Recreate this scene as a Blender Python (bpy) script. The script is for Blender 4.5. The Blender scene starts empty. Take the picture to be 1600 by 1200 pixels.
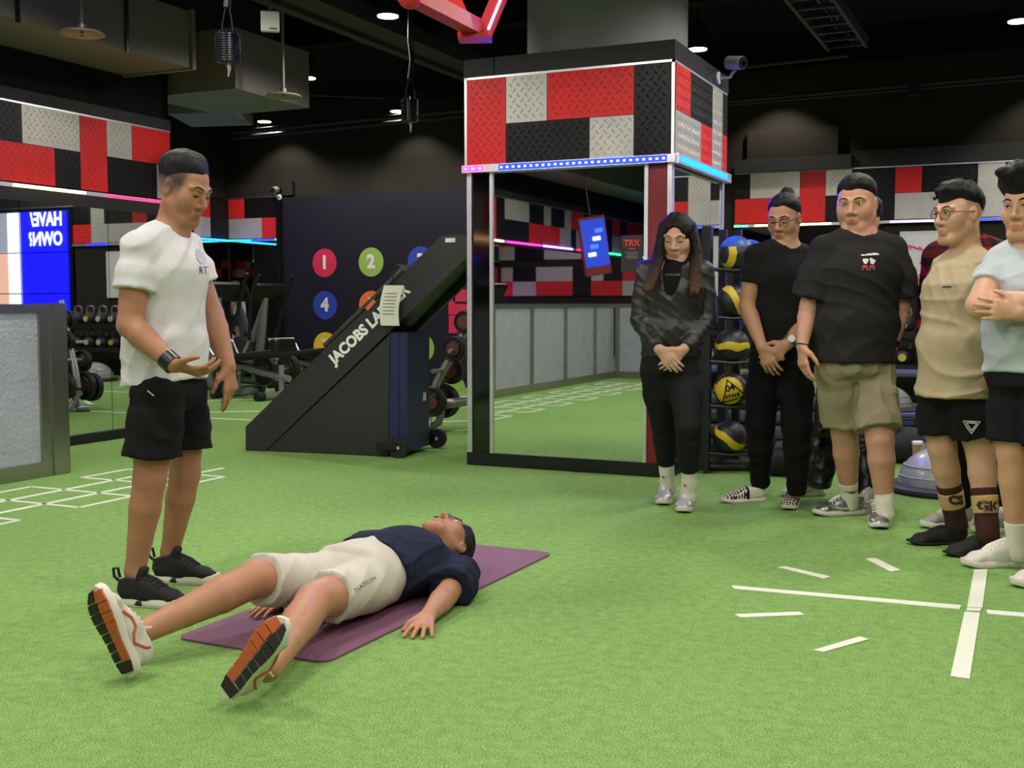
import bpy, bmesh, math, random
import numpy as np
from mathutils import Vector, Matrix
random.seed(7)
SC = bpy.context.scene
COL = SC.collection

# ------------------------------------------------------------------ camera
FPX, CX, CY, HOR = 1780.0, 800.0, 600.0, 474.0      # focal length in pixels, centre, horizon row (1600x1200)
CAMZ, YAW = 1.12, math.radians(24.9)
PITCH = math.atan((CY - HOR) / FPX)
cam_data = bpy.data.cameras.new('camera')
cam_data.sensor_width = 36.0
cam_data.lens = 36.0 * FPX / 1600.0
cam_data.clip_start, cam_data.clip_end = 0.05, 200
cam = bpy.data.objects.new('camera', cam_data)
COL.objects.link(cam)
cam.location = (0, 0, CAMZ)
cam.rotation_euler = (math.pi / 2 - PITCH, 0, YAW)
SC.camera = cam

# ------------------------------------------------------------------ world, exposure
world = bpy.data.worlds.new('world'); SC.world = world
world.use_nodes = True
world.node_tree.nodes['Background'].inputs[0].default_value = (0.02, 0.02, 0.025, 1)
world.node_tree.nodes['Background'].inputs[1].default_value = 0.3
SC.view_settings.view_transform = 'Standard'
SC.view_settings.look = 'None'
SC.view_settings.exposure = 0.0
SC.view_settings.gamma = 1.0
SC.view_settings.use_curve_mapping = False
SC.cycles.use_denoising = True
SC.cycles.max_bounces = 10
SC.cycles.glossy_bounces = 6
SC.cycles.sample_clamp_indirect = 6.0

# ceiling downlights above and beside the frame, in the same rows and at the same height as the cans in view: (X, Y, place)
LAMP_Z = 3.42
SPOT_W = 142.0
DOWNLIGHTS = [(-5.0, 0.2, 'first_row_counter'), (-2.6, 0.2, 'first_row_left'), (-0.2, 0.4, 'first_row_centre'), (2.2, 0.6, 'first_row_right'),
              (-4.75, 2.6, 'second_row_counter'), (-3.0, 2.4, 'second_row_left'), (-0.6, 2.6, 'second_row_centre'), (1.8, 2.8, 'second_row_right'),
              (-4.75, 5.0, 'third_row_counter'), (-2.9, 4.6, 'third_row_left'), (-0.7, 4.9, 'third_row_centre'), (1.6, 5.2, 'third_row_right'),
              (-0.8, 7.4, 'fourth_row_centre'), (1.4, 7.6, 'fourth_row_right'), (.9, 11.6, 'video_wall'),
              (-9.0, 1.0, 'treadmill'), (-9.0, 3.4, 'treadmill_end'), (-9.0, 5.6, 'partition'), (-9.2, -1.2, 'counter_corner'), (-9.2, -3.6, 'counter_back'), (-8.9, -6.2, 'counter_far'),
              (-3.5, -3.0, 'back_row_left'), (0.5, -3.0, 'back_row_right')]

# ------------------------------------------------------------------ pixel helpers (a pixel gives a direction only)
FW = Vector((-math.sin(YAW), math.cos(YAW), 0)); RT = Vector((math.cos(YAW), math.sin(YAW), 0))
CAM = Vector((0, 0, CAMZ))
def ray(x, y):
    r = (x - CX) / FPX; u = -(y - CY) / FPX
    f = math.cos(PITCH) + u * math.sin(PITCH); z = u * math.cos(PITCH) - math.sin(PITCH)
    return RT * (r / f) + FW + Vector((0, 0, z / f))      # one metre of forward distance
def P(x, y, d): return CAM + ray(x, y) * d
def PZ(x, y, z=0.0):
    v = ray(x, y); return CAM + v * ((z - CAMZ) / v.z)
def PXp(x, y, X):
    v = ray(x, y); return CAM + v * (X / v.x)
def PYp(x, y, Y):
    v = ray(x, y); return CAM + v * (Y / v.y)
def Pplane(x, y, p0, n):
    v = ray(x, y); return CAM + v * ((p0 - CAM).dot(n) / v.dot(n))
def depth_of(p): return (Vector(p) - CAM).dot(FW)

# ------------------------------------------------------------------ materials
def s2l(c):
    def f(v):
        v /= 255.0
        return v / 12.92 if v <= 0.04045 else ((v + 0.055) / 1.055) ** 2.4
    return tuple(f(v) for v in c)
MATS = {}
def mat(name, rgb, rough=0.6, metal=0.0, var=0.08, nscale=20.0, bump=0.0, bscale=200.0, emit=None, estr=0.0, spec=0.5,
        coat=0.0, trans=0.0, sheen=0.0, stretch=None):
    if name in MATS: return MATS[name]
    m = bpy.data.materials.new(name); m.use_nodes = True
    nt = m.node_tree; b = nt.nodes['Principled BSDF']
    c = s2l(rgb)
    tc = nt.nodes.new('ShaderNodeTexCoord')
    src = tc.outputs['Object']
    if stretch:
        mp = nt.nodes.new('ShaderNodeMapping'); mp.inputs['Scale'].default_value = stretch
        nt.links.new(src, mp.inputs[0]); src = mp.outputs[0]
    nz = nt.nodes.new('ShaderNodeTexNoise'); nz.inputs['Scale'].default_value = nscale; nz.inputs['Detail'].default_value = 4
    nt.links.new(src, nz.inputs['Vector'])
    rp = nt.nodes.new('ShaderNodeValToRGB')
    rp.color_ramp.elements[0].position, rp.color_ramp.elements[1].position = 0.3, 0.7
    rp.color_ramp.elements[0].color = tuple(v * (1 - var) for v in c) + (1,)
    rp.color_ramp.elements[1].color = tuple(min(1, v * (1 + var)) for v in c) + (1,)
    nt.links.new(nz.outputs['Fac'], rp.inputs[0]); nt.links.new(rp.outputs[0], b.inputs['Base Color'])
    b.inputs['Roughness'].default_value = rough; b.inputs['Metallic'].default_value = metal
    b.inputs['Specular IOR Level'].default_value = spec
    b.inputs['Coat Weight'].default_value = coat
    b.inputs['Transmission Weight'].default_value = trans
    b.inputs['Sheen Weight'].default_value = sheen
    if bump:
        n2 = nt.nodes.new('ShaderNodeTexNoise'); n2.inputs['Scale'].default_value = bscale; n2.inputs['Detail'].default_value = 3
        nt.links.new(src, n2.inputs['Vector'])
        bp = nt.nodes.new('ShaderNodeBump'); bp.inputs['Strength'].default_value = bump; bp.inputs['Distance'].default_value = 0.01
        nt.links.new(n2.outputs['Fac'], bp.inputs['Height']); nt.links.new(bp.outputs[0], b.inputs['Normal'])
    if emit:
        b.inputs['Emission Color'].default_value = s2l(emit) + (1,); b.inputs['Emission Strength'].default_value = estr
    MATS[name] = m; return m
def node(m, t): return m.node_tree.nodes.new(t)

# turf
def turf_material():
    m = mat('green_turf', (102, 160, 72), rough=0.95, spec=0.1)
    nt = m.node_tree; b = nt.nodes['Principled BSDF']
    tc = nt.nodes.new('ShaderNodeTexCoord')
    def noise(sc, det=3):
        n = nt.nodes.new('ShaderNodeTexNoise'); n.inputs['Scale'].default_value = sc; n.inputs['Detail'].default_value = det
        nt.links.new(tc.outputs['Object'], n.inputs['Vector']); return n
    mid, fine = noise(24, 4), noise(210, 4)
    r1 = nt.nodes.new('ShaderNodeValToRGB')
    r1.color_ramp.elements[0].position, r1.color_ramp.elements[1].position = .32, .68
    r1.color_ramp.elements[0].color = s2l((80, 124, 58)) + (1,); r1.color_ramp.elements[1].color = s2l((166, 204, 120)) + (1,)
    nt.links.new(fine.outputs['Fac'], r1.inputs[0])
    mx = nt.nodes.new('ShaderNodeMixRGB'); mx.blend_type = 'OVERLAY'; mx.inputs[0].default_value = .35
    nt.links.new(r1.outputs[0], mx.inputs[1]); nt.links.new(mid.outputs['Fac'], mx.inputs[2])
    nt.links.new(mx.outputs[0], b.inputs['Base Color'])
    bp = nt.nodes.new('ShaderNodeBump'); bp.inputs['Strength'].default_value = .8; bp.inputs['Distance'].default_value = .008
    nt.links.new(fine.outputs['Fac'], bp.inputs['Height']); nt.links.new(bp.outputs[0], b.inputs['Normal'])
    return m
M_TURF = turf_material()
M_LINE = mat('white_turf_line', (226, 230, 212), rough=.9, var=.06, nscale=90, bump=.3, bscale=300, spec=.1)
M_BLACK = mat('black_paint', (13, 13, 16), rough=.7, spec=.15, var=.15, nscale=6)
M_CEIL = mat('ceiling_black', (13, 12, 16), rough=.9, spec=.1, var=.2, nscale=3)
M_DGREY = mat('dark_grey_paint', (46, 45, 48), rough=.6, spec=.25, var=.08, nscale=5)
M_WALLU = mat('upper_wall_charcoal', (44, 42, 38), rough=.8, spec=.1, var=.1, nscale=2.5)
M_NAVY = mat('number_wall_navy', (29, 27, 40), rough=.6, spec=.2, var=.05, nscale=3)
M_DUCT = mat('duct_grey', (112, 106, 104), rough=.55, var=.07, nscale=3)
M_STEEL = mat('brushed_steel', (168, 164, 156), rough=.32, metal=1.0, var=.1, nscale=60, bump=.04, bscale=80, stretch=(40, 40, 1))
M_CHROME = mat('chrome_trim', (225, 225, 230), rough=.38, metal=1.0, var=.05)
M_MIRROR = mat('mirror_silver', (222, 226, 226), rough=.015, metal=1.0, var=.01)
M_BGLASS = mat('black_gloss_glass', (6, 7, 8), rough=.06, spec=.6, var=.05)
M_BASE = mat('black_base', (12, 12, 13), rough=.4, var=.1)
M_REDP = mat('red_panel', (118, 20, 24), rough=.4, var=.06, nscale=4)
M_REDM = mat('red_steel', (196, 34, 34), rough=.4, var=.06)
M_RUB = mat('black_rubber', (19, 19, 20), rough=.7, var=.2, nscale=40)
M_BLKM = mat('black_steel', (20, 20, 22), rough=.38, var=.1)
M_SILV = mat('silver_frame', (158, 158, 160), rough=.35, metal=.6, var=.06)
M_CHARC = mat('charcoal_steel', (37, 38, 38), rough=.5, var=.06, nscale=6, bump=.03, bscale=300)
M_WHITE = mat('white_plastic', (220, 218, 214), rough=.5, var=.03)
M_PAPER = mat('paper', (222, 222, 206), rough=.8, var=.04, nscale=12)
M_LENS = mat('lamp_lens', (255, 244, 220), rough=.4, emit=(255, 240, 214), estr=14.0)
def plate_mat(name, rgb, relief, rough=.42, metal=0.0):
    """chequer plate paint; relief adds the fine tread on plates too far away for built lugs"""
    m = mat(name, rgb, rough=rough, metal=metal, var=.06, nscale=7, spec=.25)
    if relief:
        nt = m.node_tree; b = nt.nodes['Principled BSDF']; tc = nt.nodes.new('ShaderNodeTexCoord')
        vo = nt.nodes.new('ShaderNodeTexVoronoi'); vo.inputs['Scale'].default_value = 26; vo.inputs['Randomness'].default_value = .12
        nt.links.new(tc.outputs['Object'], vo.inputs['Vector'])
        rp = nt.nodes.new('ShaderNodeValToRGB'); rp.color_ramp.elements[0].position = .12; rp.color_ramp.elements[1].position = .42
        rp.color_ramp.elements[0].color = (1, 1, 1, 1); rp.color_ramp.elements[1].color = (0, 0, 0, 1)
        nt.links.new(vo.outputs['Distance'], rp.inputs[0])
        bp = nt.nodes.new('ShaderNodeBump'); bp.inputs['Strength'].default_value = .6; bp.inputs['Distance'].default_value = .006
        nt.links.new(rp.outputs[0], bp.inputs['Height']); nt.links.new(bp.outputs[0], b.inputs['Normal'])
    return m
PLATE = {'r': plate_mat('red_plate', (214, 42, 46), True), 'k': plate_mat('black_plate', (15, 15, 18), True, .45),
         's': plate_mat('silver_plate', (186, 178, 172), True, .4, .25)}
PLATE_N = {'r': plate_mat('red_tread_plate', (216, 42, 44), False), 'k': plate_mat('black_tread_plate', (14, 14, 16), False, .42),
           's': plate_mat('silver_tread_plate', (190, 187, 182), False, .38, .3)}
def led(name, rgb, st): return mat('led_' + name, rgb, rough=.4, emit=rgb, estr=st * 1.5 if st > 8 else st)
L_BLUE = led('blue', (6, 16, 255), 14); L_CYAN = led('cyan', (4, 140, 255), 12); L_PINK = led('pink', (255, 30, 150), 10)
L_RED = led('red', (255, 16, 50), 10); L_WARM = led('warm', (255, 200, 130), 16); L_GREEN = led('green', (30, 255, 120), 12)
L_SIDE = led('side', (0, 16, 255), 110); L_BLUE2 = led('deep_blue', (1, 2, 255), 110); L_VIOLET = led('violet', (190, 110, 255), 16); L_DOT = led('blue_dot', (70, 110, 255), 12); L_PDOT = led('violet_dot', (235, 90, 255), 10)

# ------------------------------------------------------------------ mesh helpers
class MB:
    """collects shapes for ONE mesh object"""
    def __init__(s): s.v = []; s.f = []
    def add(s, vs, fs):
        o = len(s.v); s.v += [tuple(v) for v in vs]; s.f += [tuple(i + o for i in f) for f in fs]; return s
    def box(s, c, size, rot=None):
        x, y, z = (q / 2 for q in size); c = Vector(c)
        vs = [Vector((a * x, b * y, d * z)) for a in (-1, 1) for b in (-1, 1) for d in (-1, 1)]
        if rot is not None: vs = [rot @ v for v in vs]
        return s.add([v + c for v in vs], [(0, 1, 3, 2), (4, 6, 7, 5), (0, 4, 5, 1), (2, 3, 7, 6), (0, 2, 6, 4), (1, 5, 7, 3)])
    def bb(s, lo, hi):
        return s.box([(a + b) / 2 for a, b in zip(lo, hi)], [abs(b - a) for a, b in zip(lo, hi)])
    def rbox(s, c, size, r=.01, rot=None):
        """box with chamfered edges"""
        x, y, z = (q / 2 for q in size); c = Vector(c); r = min(r, x * .9, y * .9, z * .9)
        bm = bmesh.new(); bmesh.ops.create_cube(bm, size=1)
        for v in bm.verts: v.co = Vector((v.co.x * 2 * x, v.co.y * 2 * y, v.co.z * 2 * z))
        bmesh.ops.bevel(bm, geom=bm.edges[:], offset=r, segments=2, affect='EDGES', profile=.5)
        bm.verts.index_update()
        vs = [(rot @ v.co if rot is not None else v.co) + c for v in bm.verts]; fs = [[v.index for v in f.verts] for f in bm.faces]
        bm.free(); return s.add(vs, fs)
    def cyl(s, a, b, r0, r1=None, n=16, cap=True):
        a, b = Vector(a), Vector(b); r1 = r0 if r1 is None else r1
        u = (b - a).normalized(); t = Vector((0, 0, 1)) if abs(u.z) < .9 else Vector((1, 0, 0))
        p = u.cross(t).normalized(); q = u.cross(p)
        vs = [a + (p * math.cos(k * 2 * math.pi / n) + q * math.sin(k * 2 * math.pi / n)) * r0 for k in range(n)]
        vs += [b + (p * math.cos(k * 2 * math.pi / n) + q * math.sin(k * 2 * math.pi / n)) * r1 for k in range(n)]
        fs = [(k, (k + 1) % n, n + (k + 1) % n, n + k) for k in range(n)]
        if cap: fs += [tuple(range(n))[::-1], tuple(range(n, 2 * n))]
        return s.add(vs, fs)
    def tube(s, pts, r, n=10):
        pts = [Vector(p) for p in pts]; rs = r if isinstance(r, (list, tuple)) else [r] * len(pts)
        rings = []; prev = None
        for i, p in enumerate(pts):
            u = ((pts[min(i + 1, len(pts) - 1)] - pts[max(i - 1, 0)])).normalized()
            if prev is None:
                t = Vector((0, 0, 1)) if abs(u.z) < .9 else Vector((1, 0, 0)); a = u.cross(t).normalized()
            else:
                a = (prev - u * prev.dot(u)).normalized()
            prev = a; b = u.cross(a)
            rings.append([p + (a * math.cos(k * 2 * math.pi / n) + b * math.sin(k * 2 * math.pi / n)) * rs[i] for k in range(n)])
        fs = []
        for i in range(len(pts) - 1):
            for k in range(n): fs.append((i * n + k, i * n + (k + 1) % n, (i + 1) * n + (k + 1) % n, (i + 1) * n + k))
        m = (len(pts) - 1) * n
        fs += [tuple(range(n))[::-1], tuple(range(m, m + n))]
        return s.add([v for rg in rings for v in rg], fs)
    def lathe(s, prof, c=(0, 0, 0), n=24, rot=None):
        """prof: (radius, height) pairs"""
        c = Vector(c); vs = []; fs = []
        for (r, z) in prof:
            for k in range(n):
                v = Vector((r * math.cos(k * 2 * math.pi / n), r * math.sin(k * 2 * math.pi / n), z))
                vs.append((rot @ v if rot is not None else v) + c)
        for i in range(len(prof) - 1):
            for k in range(n): fs.append((i * n + k, i * n + (k + 1) % n, (i + 1) * n + (k + 1) % n, (i + 1) * n + k))
        m = (len(prof) - 1) * n
        fs += [tuple(range(n))[::-1], tuple(range(m, m + n))]
        return s.add(vs, fs)
    def prism(s, poly, off):
        """poly: 3-D points of a face, extruded by the vector off"""
        n = len(poly); off = Vector(off)
        vs = [Vector(p) for p in poly] + [Vector(p) + off for p in poly]
        fs = [tuple(range(n)), tuple(range(n, 2 * n))[::-1]] + [(k, n + k, n + (k + 1) % n, (k + 1) % n) for k in range(n)]
        return s.add(vs, fs)
    def ball(s, c, r, n=16, m=10, rot=None):
        r = (r, r, r) if not hasattr(r, '__len__') else r; c = Vector(c); vs = []; fs = []
        for i in range(1, m):
            t = math.pi * i / m
            for k in range(n):
                a = 2 * math.pi * k / n
                v = Vector((r[0] * math.sin(t) * math.cos(a), r[1] * math.sin(t) * math.sin(a), r[2] * math.cos(t)))
                vs.append((rot @ v if rot is not None else v) + c)
        for sg in (1, -1):
            v = Vector((0, 0, r[2] * sg)); vs.append((rot @ v if rot is not None else v) + c)
        top, bot = (m - 1) * n, (m - 1) * n + 1
        for i in range(m - 2):
            for k in range(n): fs.append((i * n + k, (i + 1) * n + k, (i + 1) * n + (k + 1) % n, i * n + (k + 1) % n))
        for k in range(n):
            fs.append((top, k, (k + 1) % n)); fs.append((bot, (m - 2) * n + (k + 1) % n, (m - 2) * n + k))
        return s.add(vs, fs)
    def build(s, name, m, parent=None, smooth=False, loc=None, fixn=True):
        me = bpy.data.meshes.new(name); me.from_pydata(s.v, [], s.f)
        if fixn:
            bm = bmesh.new(); bm.from_mesh(me); bmesh.ops.recalc_face_normals(bm, faces=bm.faces[:]); bm.to_mesh(me); bm.free()
        return link_mesh(name, me, m, parent, smooth, loc)
def smooth_by_angle(me, ang=40):
    me.shade_smooth()
    n = len(me.polygons)
    if n > 60000: return
    bm = bmesh.new(); bm.from_mesh(me); lim = math.radians(ang)
    for e in bm.edges:
        e.smooth = not (len(e.link_faces) == 2 and e.calc_face_angle(0) > lim)
    bm.to_mesh(me); bm.free()
def link_mesh(name, me, m, parent=None, smooth=False, loc=None):
    for q in (m if isinstance(m, (list, tuple)) else [m]): me.materials.append(q)
    if smooth: smooth_by_angle(me)
    o = bpy.data.objects.new(name, me); COL.objects.link(o)
    if parent is not None: o.parent = parent
    if loc is not None: o.location = loc
    return o
def tag(o, label, cat=None, group=None, kind=None):
    o['label'] = label
    if cat: o['category'] = cat
    if group: o['group'] = group
    if kind: o['kind'] = kind
    return o
def thing(name, label, cat, loc=(0, 0, 0), rotz=0.0, group=None, kind=None):
    o = bpy.data.objects.new(name, None); COL.objects.link(o); o.empty_display_size = .1
    o.location = loc; o.rotation_euler = (0, 0, rotz)
    return tag(o, label, cat, group, kind)
def copy_of(o, loc=None, parent=None, rot=None):
    c = o.copy(); COL.objects.link(c)
    if parent is not None: c.parent = parent
    if loc is not None: c.location = loc
    if rot is not None: c.rotation_euler = rot
    return c
def copy_tree(o, parent=None):
    c = o.copy(); COL.objects.link(c); c.parent = parent
    for ch in o.children:
        if ch.type != 'LIGHT': copy_tree(ch, c)
    return c
def text_mesh(body, size=1.0, align='CENTER', extrude=0.0, bold=0.0, res=3):
    """returns (verts, faces) of flat lettering in the XY plane"""
    cu = bpy.data.curves.new('lettering', 'FONT'); cu.body = body; cu.size = size; cu.align_x = align; cu.align_y = 'CENTER'
    cu.extrude = extrude; cu.offset = bold; cu.resolution_u = res
    o = bpy.data.objects.new('lettering', cu); COL.objects.link(o)
    dg = bpy.context.evaluated_depsgraph_get(); me = bpy.data.meshes.new_from_object(o.evaluated_get(dg))
    vs = [v.co.copy() for v in me.vertices]; fs = [tuple(p.vertices) for p in me.polygons]
    bpy.data.objects.remove(o); bpy.data.curves.remove(cu); bpy.data.meshes.remove(me)
    return vs, fs
def lettering(name, body, size, m, origin, ex, ey, parent=None, bold=0.0, lift=0.002, sx=1.0):
    vs, fs = text_mesh(body, size, bold=bold); ex, ey = Vector(ex).normalized(), Vector(ey).normalized(); n = ex.cross(ey)
    b = MB(); b.add([Vector(origin) + ex * v.x * sx + ey * v.y + n * lift for v in vs], fs)
    return b.build(name, m, parent, fixn=False)
# ================================================================== THE SETTING
XW, YB = -6.95, 13.5            # left mirror wall, far wall
XA = -10.85                     # outer left wall (alcove and the zone behind the counter)
XR, YF, ZC = 4.6, -8.6, 3.95    # right wall, wall behind the camera, ceiling
Z_LED, Z_PL0, Z_PL1, Z_CAP = 2.03, 2.055, 2.64, 2.80
DZ = .035                       # the left band hangs a little lower

fl = tag(MB().bb((XA - .2, YF - .2, -.12), (XR + .2, YB + .2, 0)).build('floor', M_TURF), 'green artificial turf floor with white training lines', 'floor', kind='structure')
tag(MB().bb((XA - .2, YF - .2, ZC), (XR + .2, YB + .2, ZC + .1)).build('ceiling', M_CEIL), 'black painted open ceiling slab', 'ceiling', kind='structure')

def marking(pts, parent=fl):
    b = MB(); b.prism([Vector((p[0], p[1], .0005)) for p in pts], (0, 0, .0035)); return b.build('marking_line', M_LINE, parent)
def strip(a, b, w):
    a, b = Vector((a[0], a[1], 0)), Vector((b[0], b[1], 0)); u = (b - a).normalized(); n = Vector((-u.y, u.x, 0)) * w / 2
    return marking([a - n, b - n, b + n, a + n])
def pxquad(*pp): marking([PZ(*p) for p in pp])
pxquad((1143, 916), (1147, 921), (1499, 953), (1502, 947))
pxquad((1541, 954), (1543, 960), (1700, 974), (1700, 967))
pxquad((1522, 891), (1543, 891), (1535, 951), (1511, 950))
pxquad((1511, 951), (1534, 952), (1531, 956), (1510, 955))
pxquad((1507, 957), (1531, 959), (1515, 1062), (1485, 1058))
pxquad((1216, 887), (1227, 886), (1298, 902), (1288, 905))
pxquad((1353, 874), (1368, 873), (1407, 892), (1391, 894))
pxquad((1148, 961), (1157, 966), (1257, 962), (1249, 957))
pxquad((1271, 1017), (1287, 1020), (1358, 1000), (1343, 996))
pxquad((1640, 880), (1656, 878), (1720, 900), (1700, 905)); pxquad((1640, 1000), (1655, 1004), (1760, 1020), (1740, 1026))
# agility ladder
for X in (-5.30, -5.02): strip((X, -1.2), (X, 6.15), .035)
yy = -1.1
k = 0
while yy < 6.2:
    strip((-5.57, yy), (-4.76, yy), .03)
    if k % 2 == 0 and yy + .4 < 6.2:
        strip((-5.57, yy), (-5.57, yy + .41), .03); strip((-4.76, yy), (-4.76, yy + .41), .03)
    yy += .408; k += 1
# long lines in the far lane
strip((-9.6, 8.75), (-3.7, 8.9), .045)
strip((-9.2, 9.9), (-8.2, 10.9), .04); strip((-8.2, 10.9), (-3.0, 10.95), .045)
for k in range(7): strip((-8.6 + k * .85, 9.25 + .04 * k), (-8.2 + k * .85, 9.55 + .04 * k), .05)
strip((-2.0, 11.6), (3.2, 11.6), .05); strip((-1.5, 10.4), (3.2, 9.6), .05)
for k in range(4): strip((-.6 + k * .8, 10.55 - .1 * k), (-.1 + k * .8, 10.45 - .1 * k), .05)

# ---------------- walls
def wall(name, lo, hi, m, label): return tag(MB().bb(lo, hi).build(name, m), label, 'wall', kind='structure')
wall('wall_far', (XA - .2, YB, 0), (XR + .2, YB + .2, ZC), M_WALLU, 'charcoal far wall behind mirrors and number targets')
wall('wall_outer_left', (XA - .2, YF, 0), (XA, YB, ZC), M_WALLU, 'charcoal side wall of the cardio alcove')
wall('wall_right', (XR, YF, 0), (XR + .2, YB, ZC), M_WALLU, 'charcoal wall on the right of the turf')
wall('wall_near', (XA - .2, YF - .2, 0), (XR + .2, YF, ZC), M_WALLU, 'charcoal wall behind the photographer')
# left partition that carries the mirror wall, and the soffit beam over the counter
YE0, YE1 = 4.2, 7.86
wall('wall_left', (XW - .25, YE0, 0), (XW, YE1, ZC), M_BLACK, 'black partition wall carrying the tall mirrors')
tag(MB().bb((XW - .25, YF, Z_PL0 - .085), (XW, YE0, ZC)).build('wall_soffit_left', M_BLACK), 'black bulkhead over the counter', 'wall', kind='structure')

# ---------------- chequer plate fascias
def plate_board(name, label, origin, ex, n, cells, near=False, z0=Z_PL0, z1=Z_PL1):
    """cells: (s0, s1, t0, t1, colour); t runs 0 (bottom) to 1 (top). Each plate is a piece of its own."""
    origin, ex, n = Vector(origin), Vector(ex), Vector(n)
    root = thing(name, label, 'wall panel', origin, 0, kind='structure')
    smin, smax = min(c[0] for c in cells), max(c[1] for c in cells)
    ez = Vector((0, 0, 1)); H = z1 - z0
    def q(s, z, o): return ex * s + ez * z + n * o
    b = MB(); b.prism([q(smin, z0, .0), q(smax, z0, .0), q(smax, z1, .0), q(smin, z1, .0)], n * .012); b.build('backing_board', M_BLACK, root)
    for (s0, s1, t0, t1, c) in cells:
        g = .002
        b = MB(); b.prism([q(s0 + g, z0 + H * t0 + g, .011), q(s1 - g, z0 + H * t0 + g, .011), q(s1 - g, z0 + H * t1 - g, .011), q(s0 + g, z0 + H * t1 - g, .011)], n * .006)
        if near is True or (near and near(s0)):
            st = .056; a, L, w = 0, .022, .0058
            i0 = int(s0 / st) - 1
            r = 0; z = math.ceil((z0 + H * t0 + .02) / (st * .62)) * st * .62
            while z < z0 + H * t1 - .015:
                r = int(round(z / (st * .62)))
                for i in range(i0, int(s1 / st) + 2):
                    s = (i + (.5 if r % 2 else 0)) * st
                    if s < s0 + .024 or s > s1 - .024: continue
                    ang = math.radians(48 if r % 2 else -48)
                    d = ex * math.cos(ang) + ez * math.sin(ang); p = ex * -math.sin(ang) + ez * math.cos(ang)
                    cc = q(s, z, .017)
                    b.add([cc - d * L, cc - p * w, cc + d * L, cc + p * w, cc + n * .0042 - d * L * .45, cc + n * .0042 + d * L * .45],
                          [(0, 1, 4), (1, 5, 4), (1, 2, 5), (2, 3, 5), (3, 4, 5), (3, 0, 4)])
                z += st * .62
        b.build('tread_plate', (PLATE_N if near is True or (near and near(s0)) else PLATE)[c], root)
    return root
def random_cells(s0, s1, seed, last='k'):
    rnd = random.Random(seed); s = s0; out = []; pat = ['r', 'k', 's']
    while s < s1 - .05:
        w = min(rnd.choice([.28, .42, .55, .85]), s1 - s)
        if s1 - s - w < .15: w = s1 - s
        c = rnd.choice([q for q in pat if q != last])
        if w < .45 and rnd.random() < .5: out.append((s, s + w, 0, 1, c))
        else:
            c2 = rnd.choice([q for q in pat if q != c]); t = .5
            if rnd.random() < .5 and w > .5:
                c3 = rnd.choice([q for q in pat if q != c and q != c2]); h = w * rnd.choice([.35, .6])
                out += [(s, s + w, t, 1, c), (s, s + h, 0, t, c2), (s + h, s + w, 0, t, c3)]
            else: out += [(s, s + w, t, 1, c), (s, s + w, 0, t, c2)]
        last = c; s += w
    return out
# left fascia: s runs along +Y from Y=0
def yl(x, y=240): return PXp(x, y, XW).y
LY = [yl(v) for v in (0, 33, 83, 123, 165, 204, 242)]
cells = [(LY[0] - .25, LY[1], .5, 1, 'k'), (LY[1], LY[3], .5, 1, 's'), (LY[3], LY[4], 0, 1, 'r'), (LY[4], LY[5], .5, 1, 's'), (LY[5], YE1, .5, 1, 'r'),
         (LY[0] - .25, LY[2], 0, .5, 'r'), (LY[2], LY[3], 0, .5, 'k'), (LY[4], LY[6], 0, .5, 'k'), (LY[6], YE1, 0, .5, 's')]
cells += random_cells(YF, LY[0] - .25, 5)
plate_board('wall_fascia_left', 'red, silver and black chequer plate band above the left mirrors', (XW, 0, 0), (0, 1, 0), (1, 0, 0), cells, near=lambda s0: s0 > LY[0] - .3, z0=Z_PL0 - DZ, z1=Z_PL1 - DZ)
# far wall, alcove end
def xb(x, y=330): return PYp(x, y, YB).x
A0 = xb(362); A1 = xb(443)
u_ = lambda px: xb(300 + px / 3.53)
cells = [(XA, u_(300), .5, 1, 'r'), (u_(300), A1, .5, 1, 'k'), (XA, u_(395), 0, .5, 's'), (u_(395), A1, 0, .5, 'r')]
plate_board('wall_fascia_alcove', 'chequer plate band at the end of the cardio alcove', (0, YB - .03, 0), (1, 0, 0), (0, -1, 0), cells)
# outer left wall
cells = [(YB - .45, YB - .03, 0, 1, 'k'), (YB - 1.1, YB - .45, .5, 1, 'r'), (YB - .8, YB - .45, 0, .5, 's'), (YB - 1.1, YB - .8, 0, .5, 'k')] + random_cells(YF, YB - 1.1, 21)
plate_board('wall_fascia_outer', 'chequer plate band along the outer alcove wall', (XA + .03, 0, 0), (0, 1, 0), (1, 0, 0), cells)
# far wall, right of the pillar
w_ = lambda px: xb(1100 + px / 3.2, 300)
R0 = w_(160); R1 = w_(742)
cells = [(R0, w_(235), .5, 1, 'k'), (w_(235), w_(483), .5, 1, 's'), (w_(483), w_(612), 0, 1, 'r'), (w_(612), R1, .5, 1, 's'), (R0, w_(483), 0, .5, 'r'), (w_(612), R1, 0, .5, 'k'),
         (R1, w_(957), 0, 1, 'k'), (w_(957), w_(1090), .5, 1, 'r'), (w_(1090), w_(1368), .5, 1, 'k'), (w_(957), w_(1368), 0, .5, 's'), (w_(1368), w_(1505), 0, 1, 's')]
cells += [(w_(1505), -.02, .5, 1, 'k'), (w_(1505), -.02, 0, .5, 'r')]
plate_board('wall_fascia_far', 'chequer plate band on the far wall behind the group', (0, YB - .03, 0), (1, 0, 0), (0, -1, 0), cells, near=True)
plate_board('wall_fascia_near', 'chequer plate band on the wall behind the photographer', (0, YF + .03, 0), (1, 0, 0), (0, 1, 0), random_cells(XA, XR, 33))
plate_board('wall_fascia_right', 'chequer plate band on the right wall', (XR - .03, 0, 0), (0, 1, 0), (-1, 0, 0), random_cells(YF, YB, 41))
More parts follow.
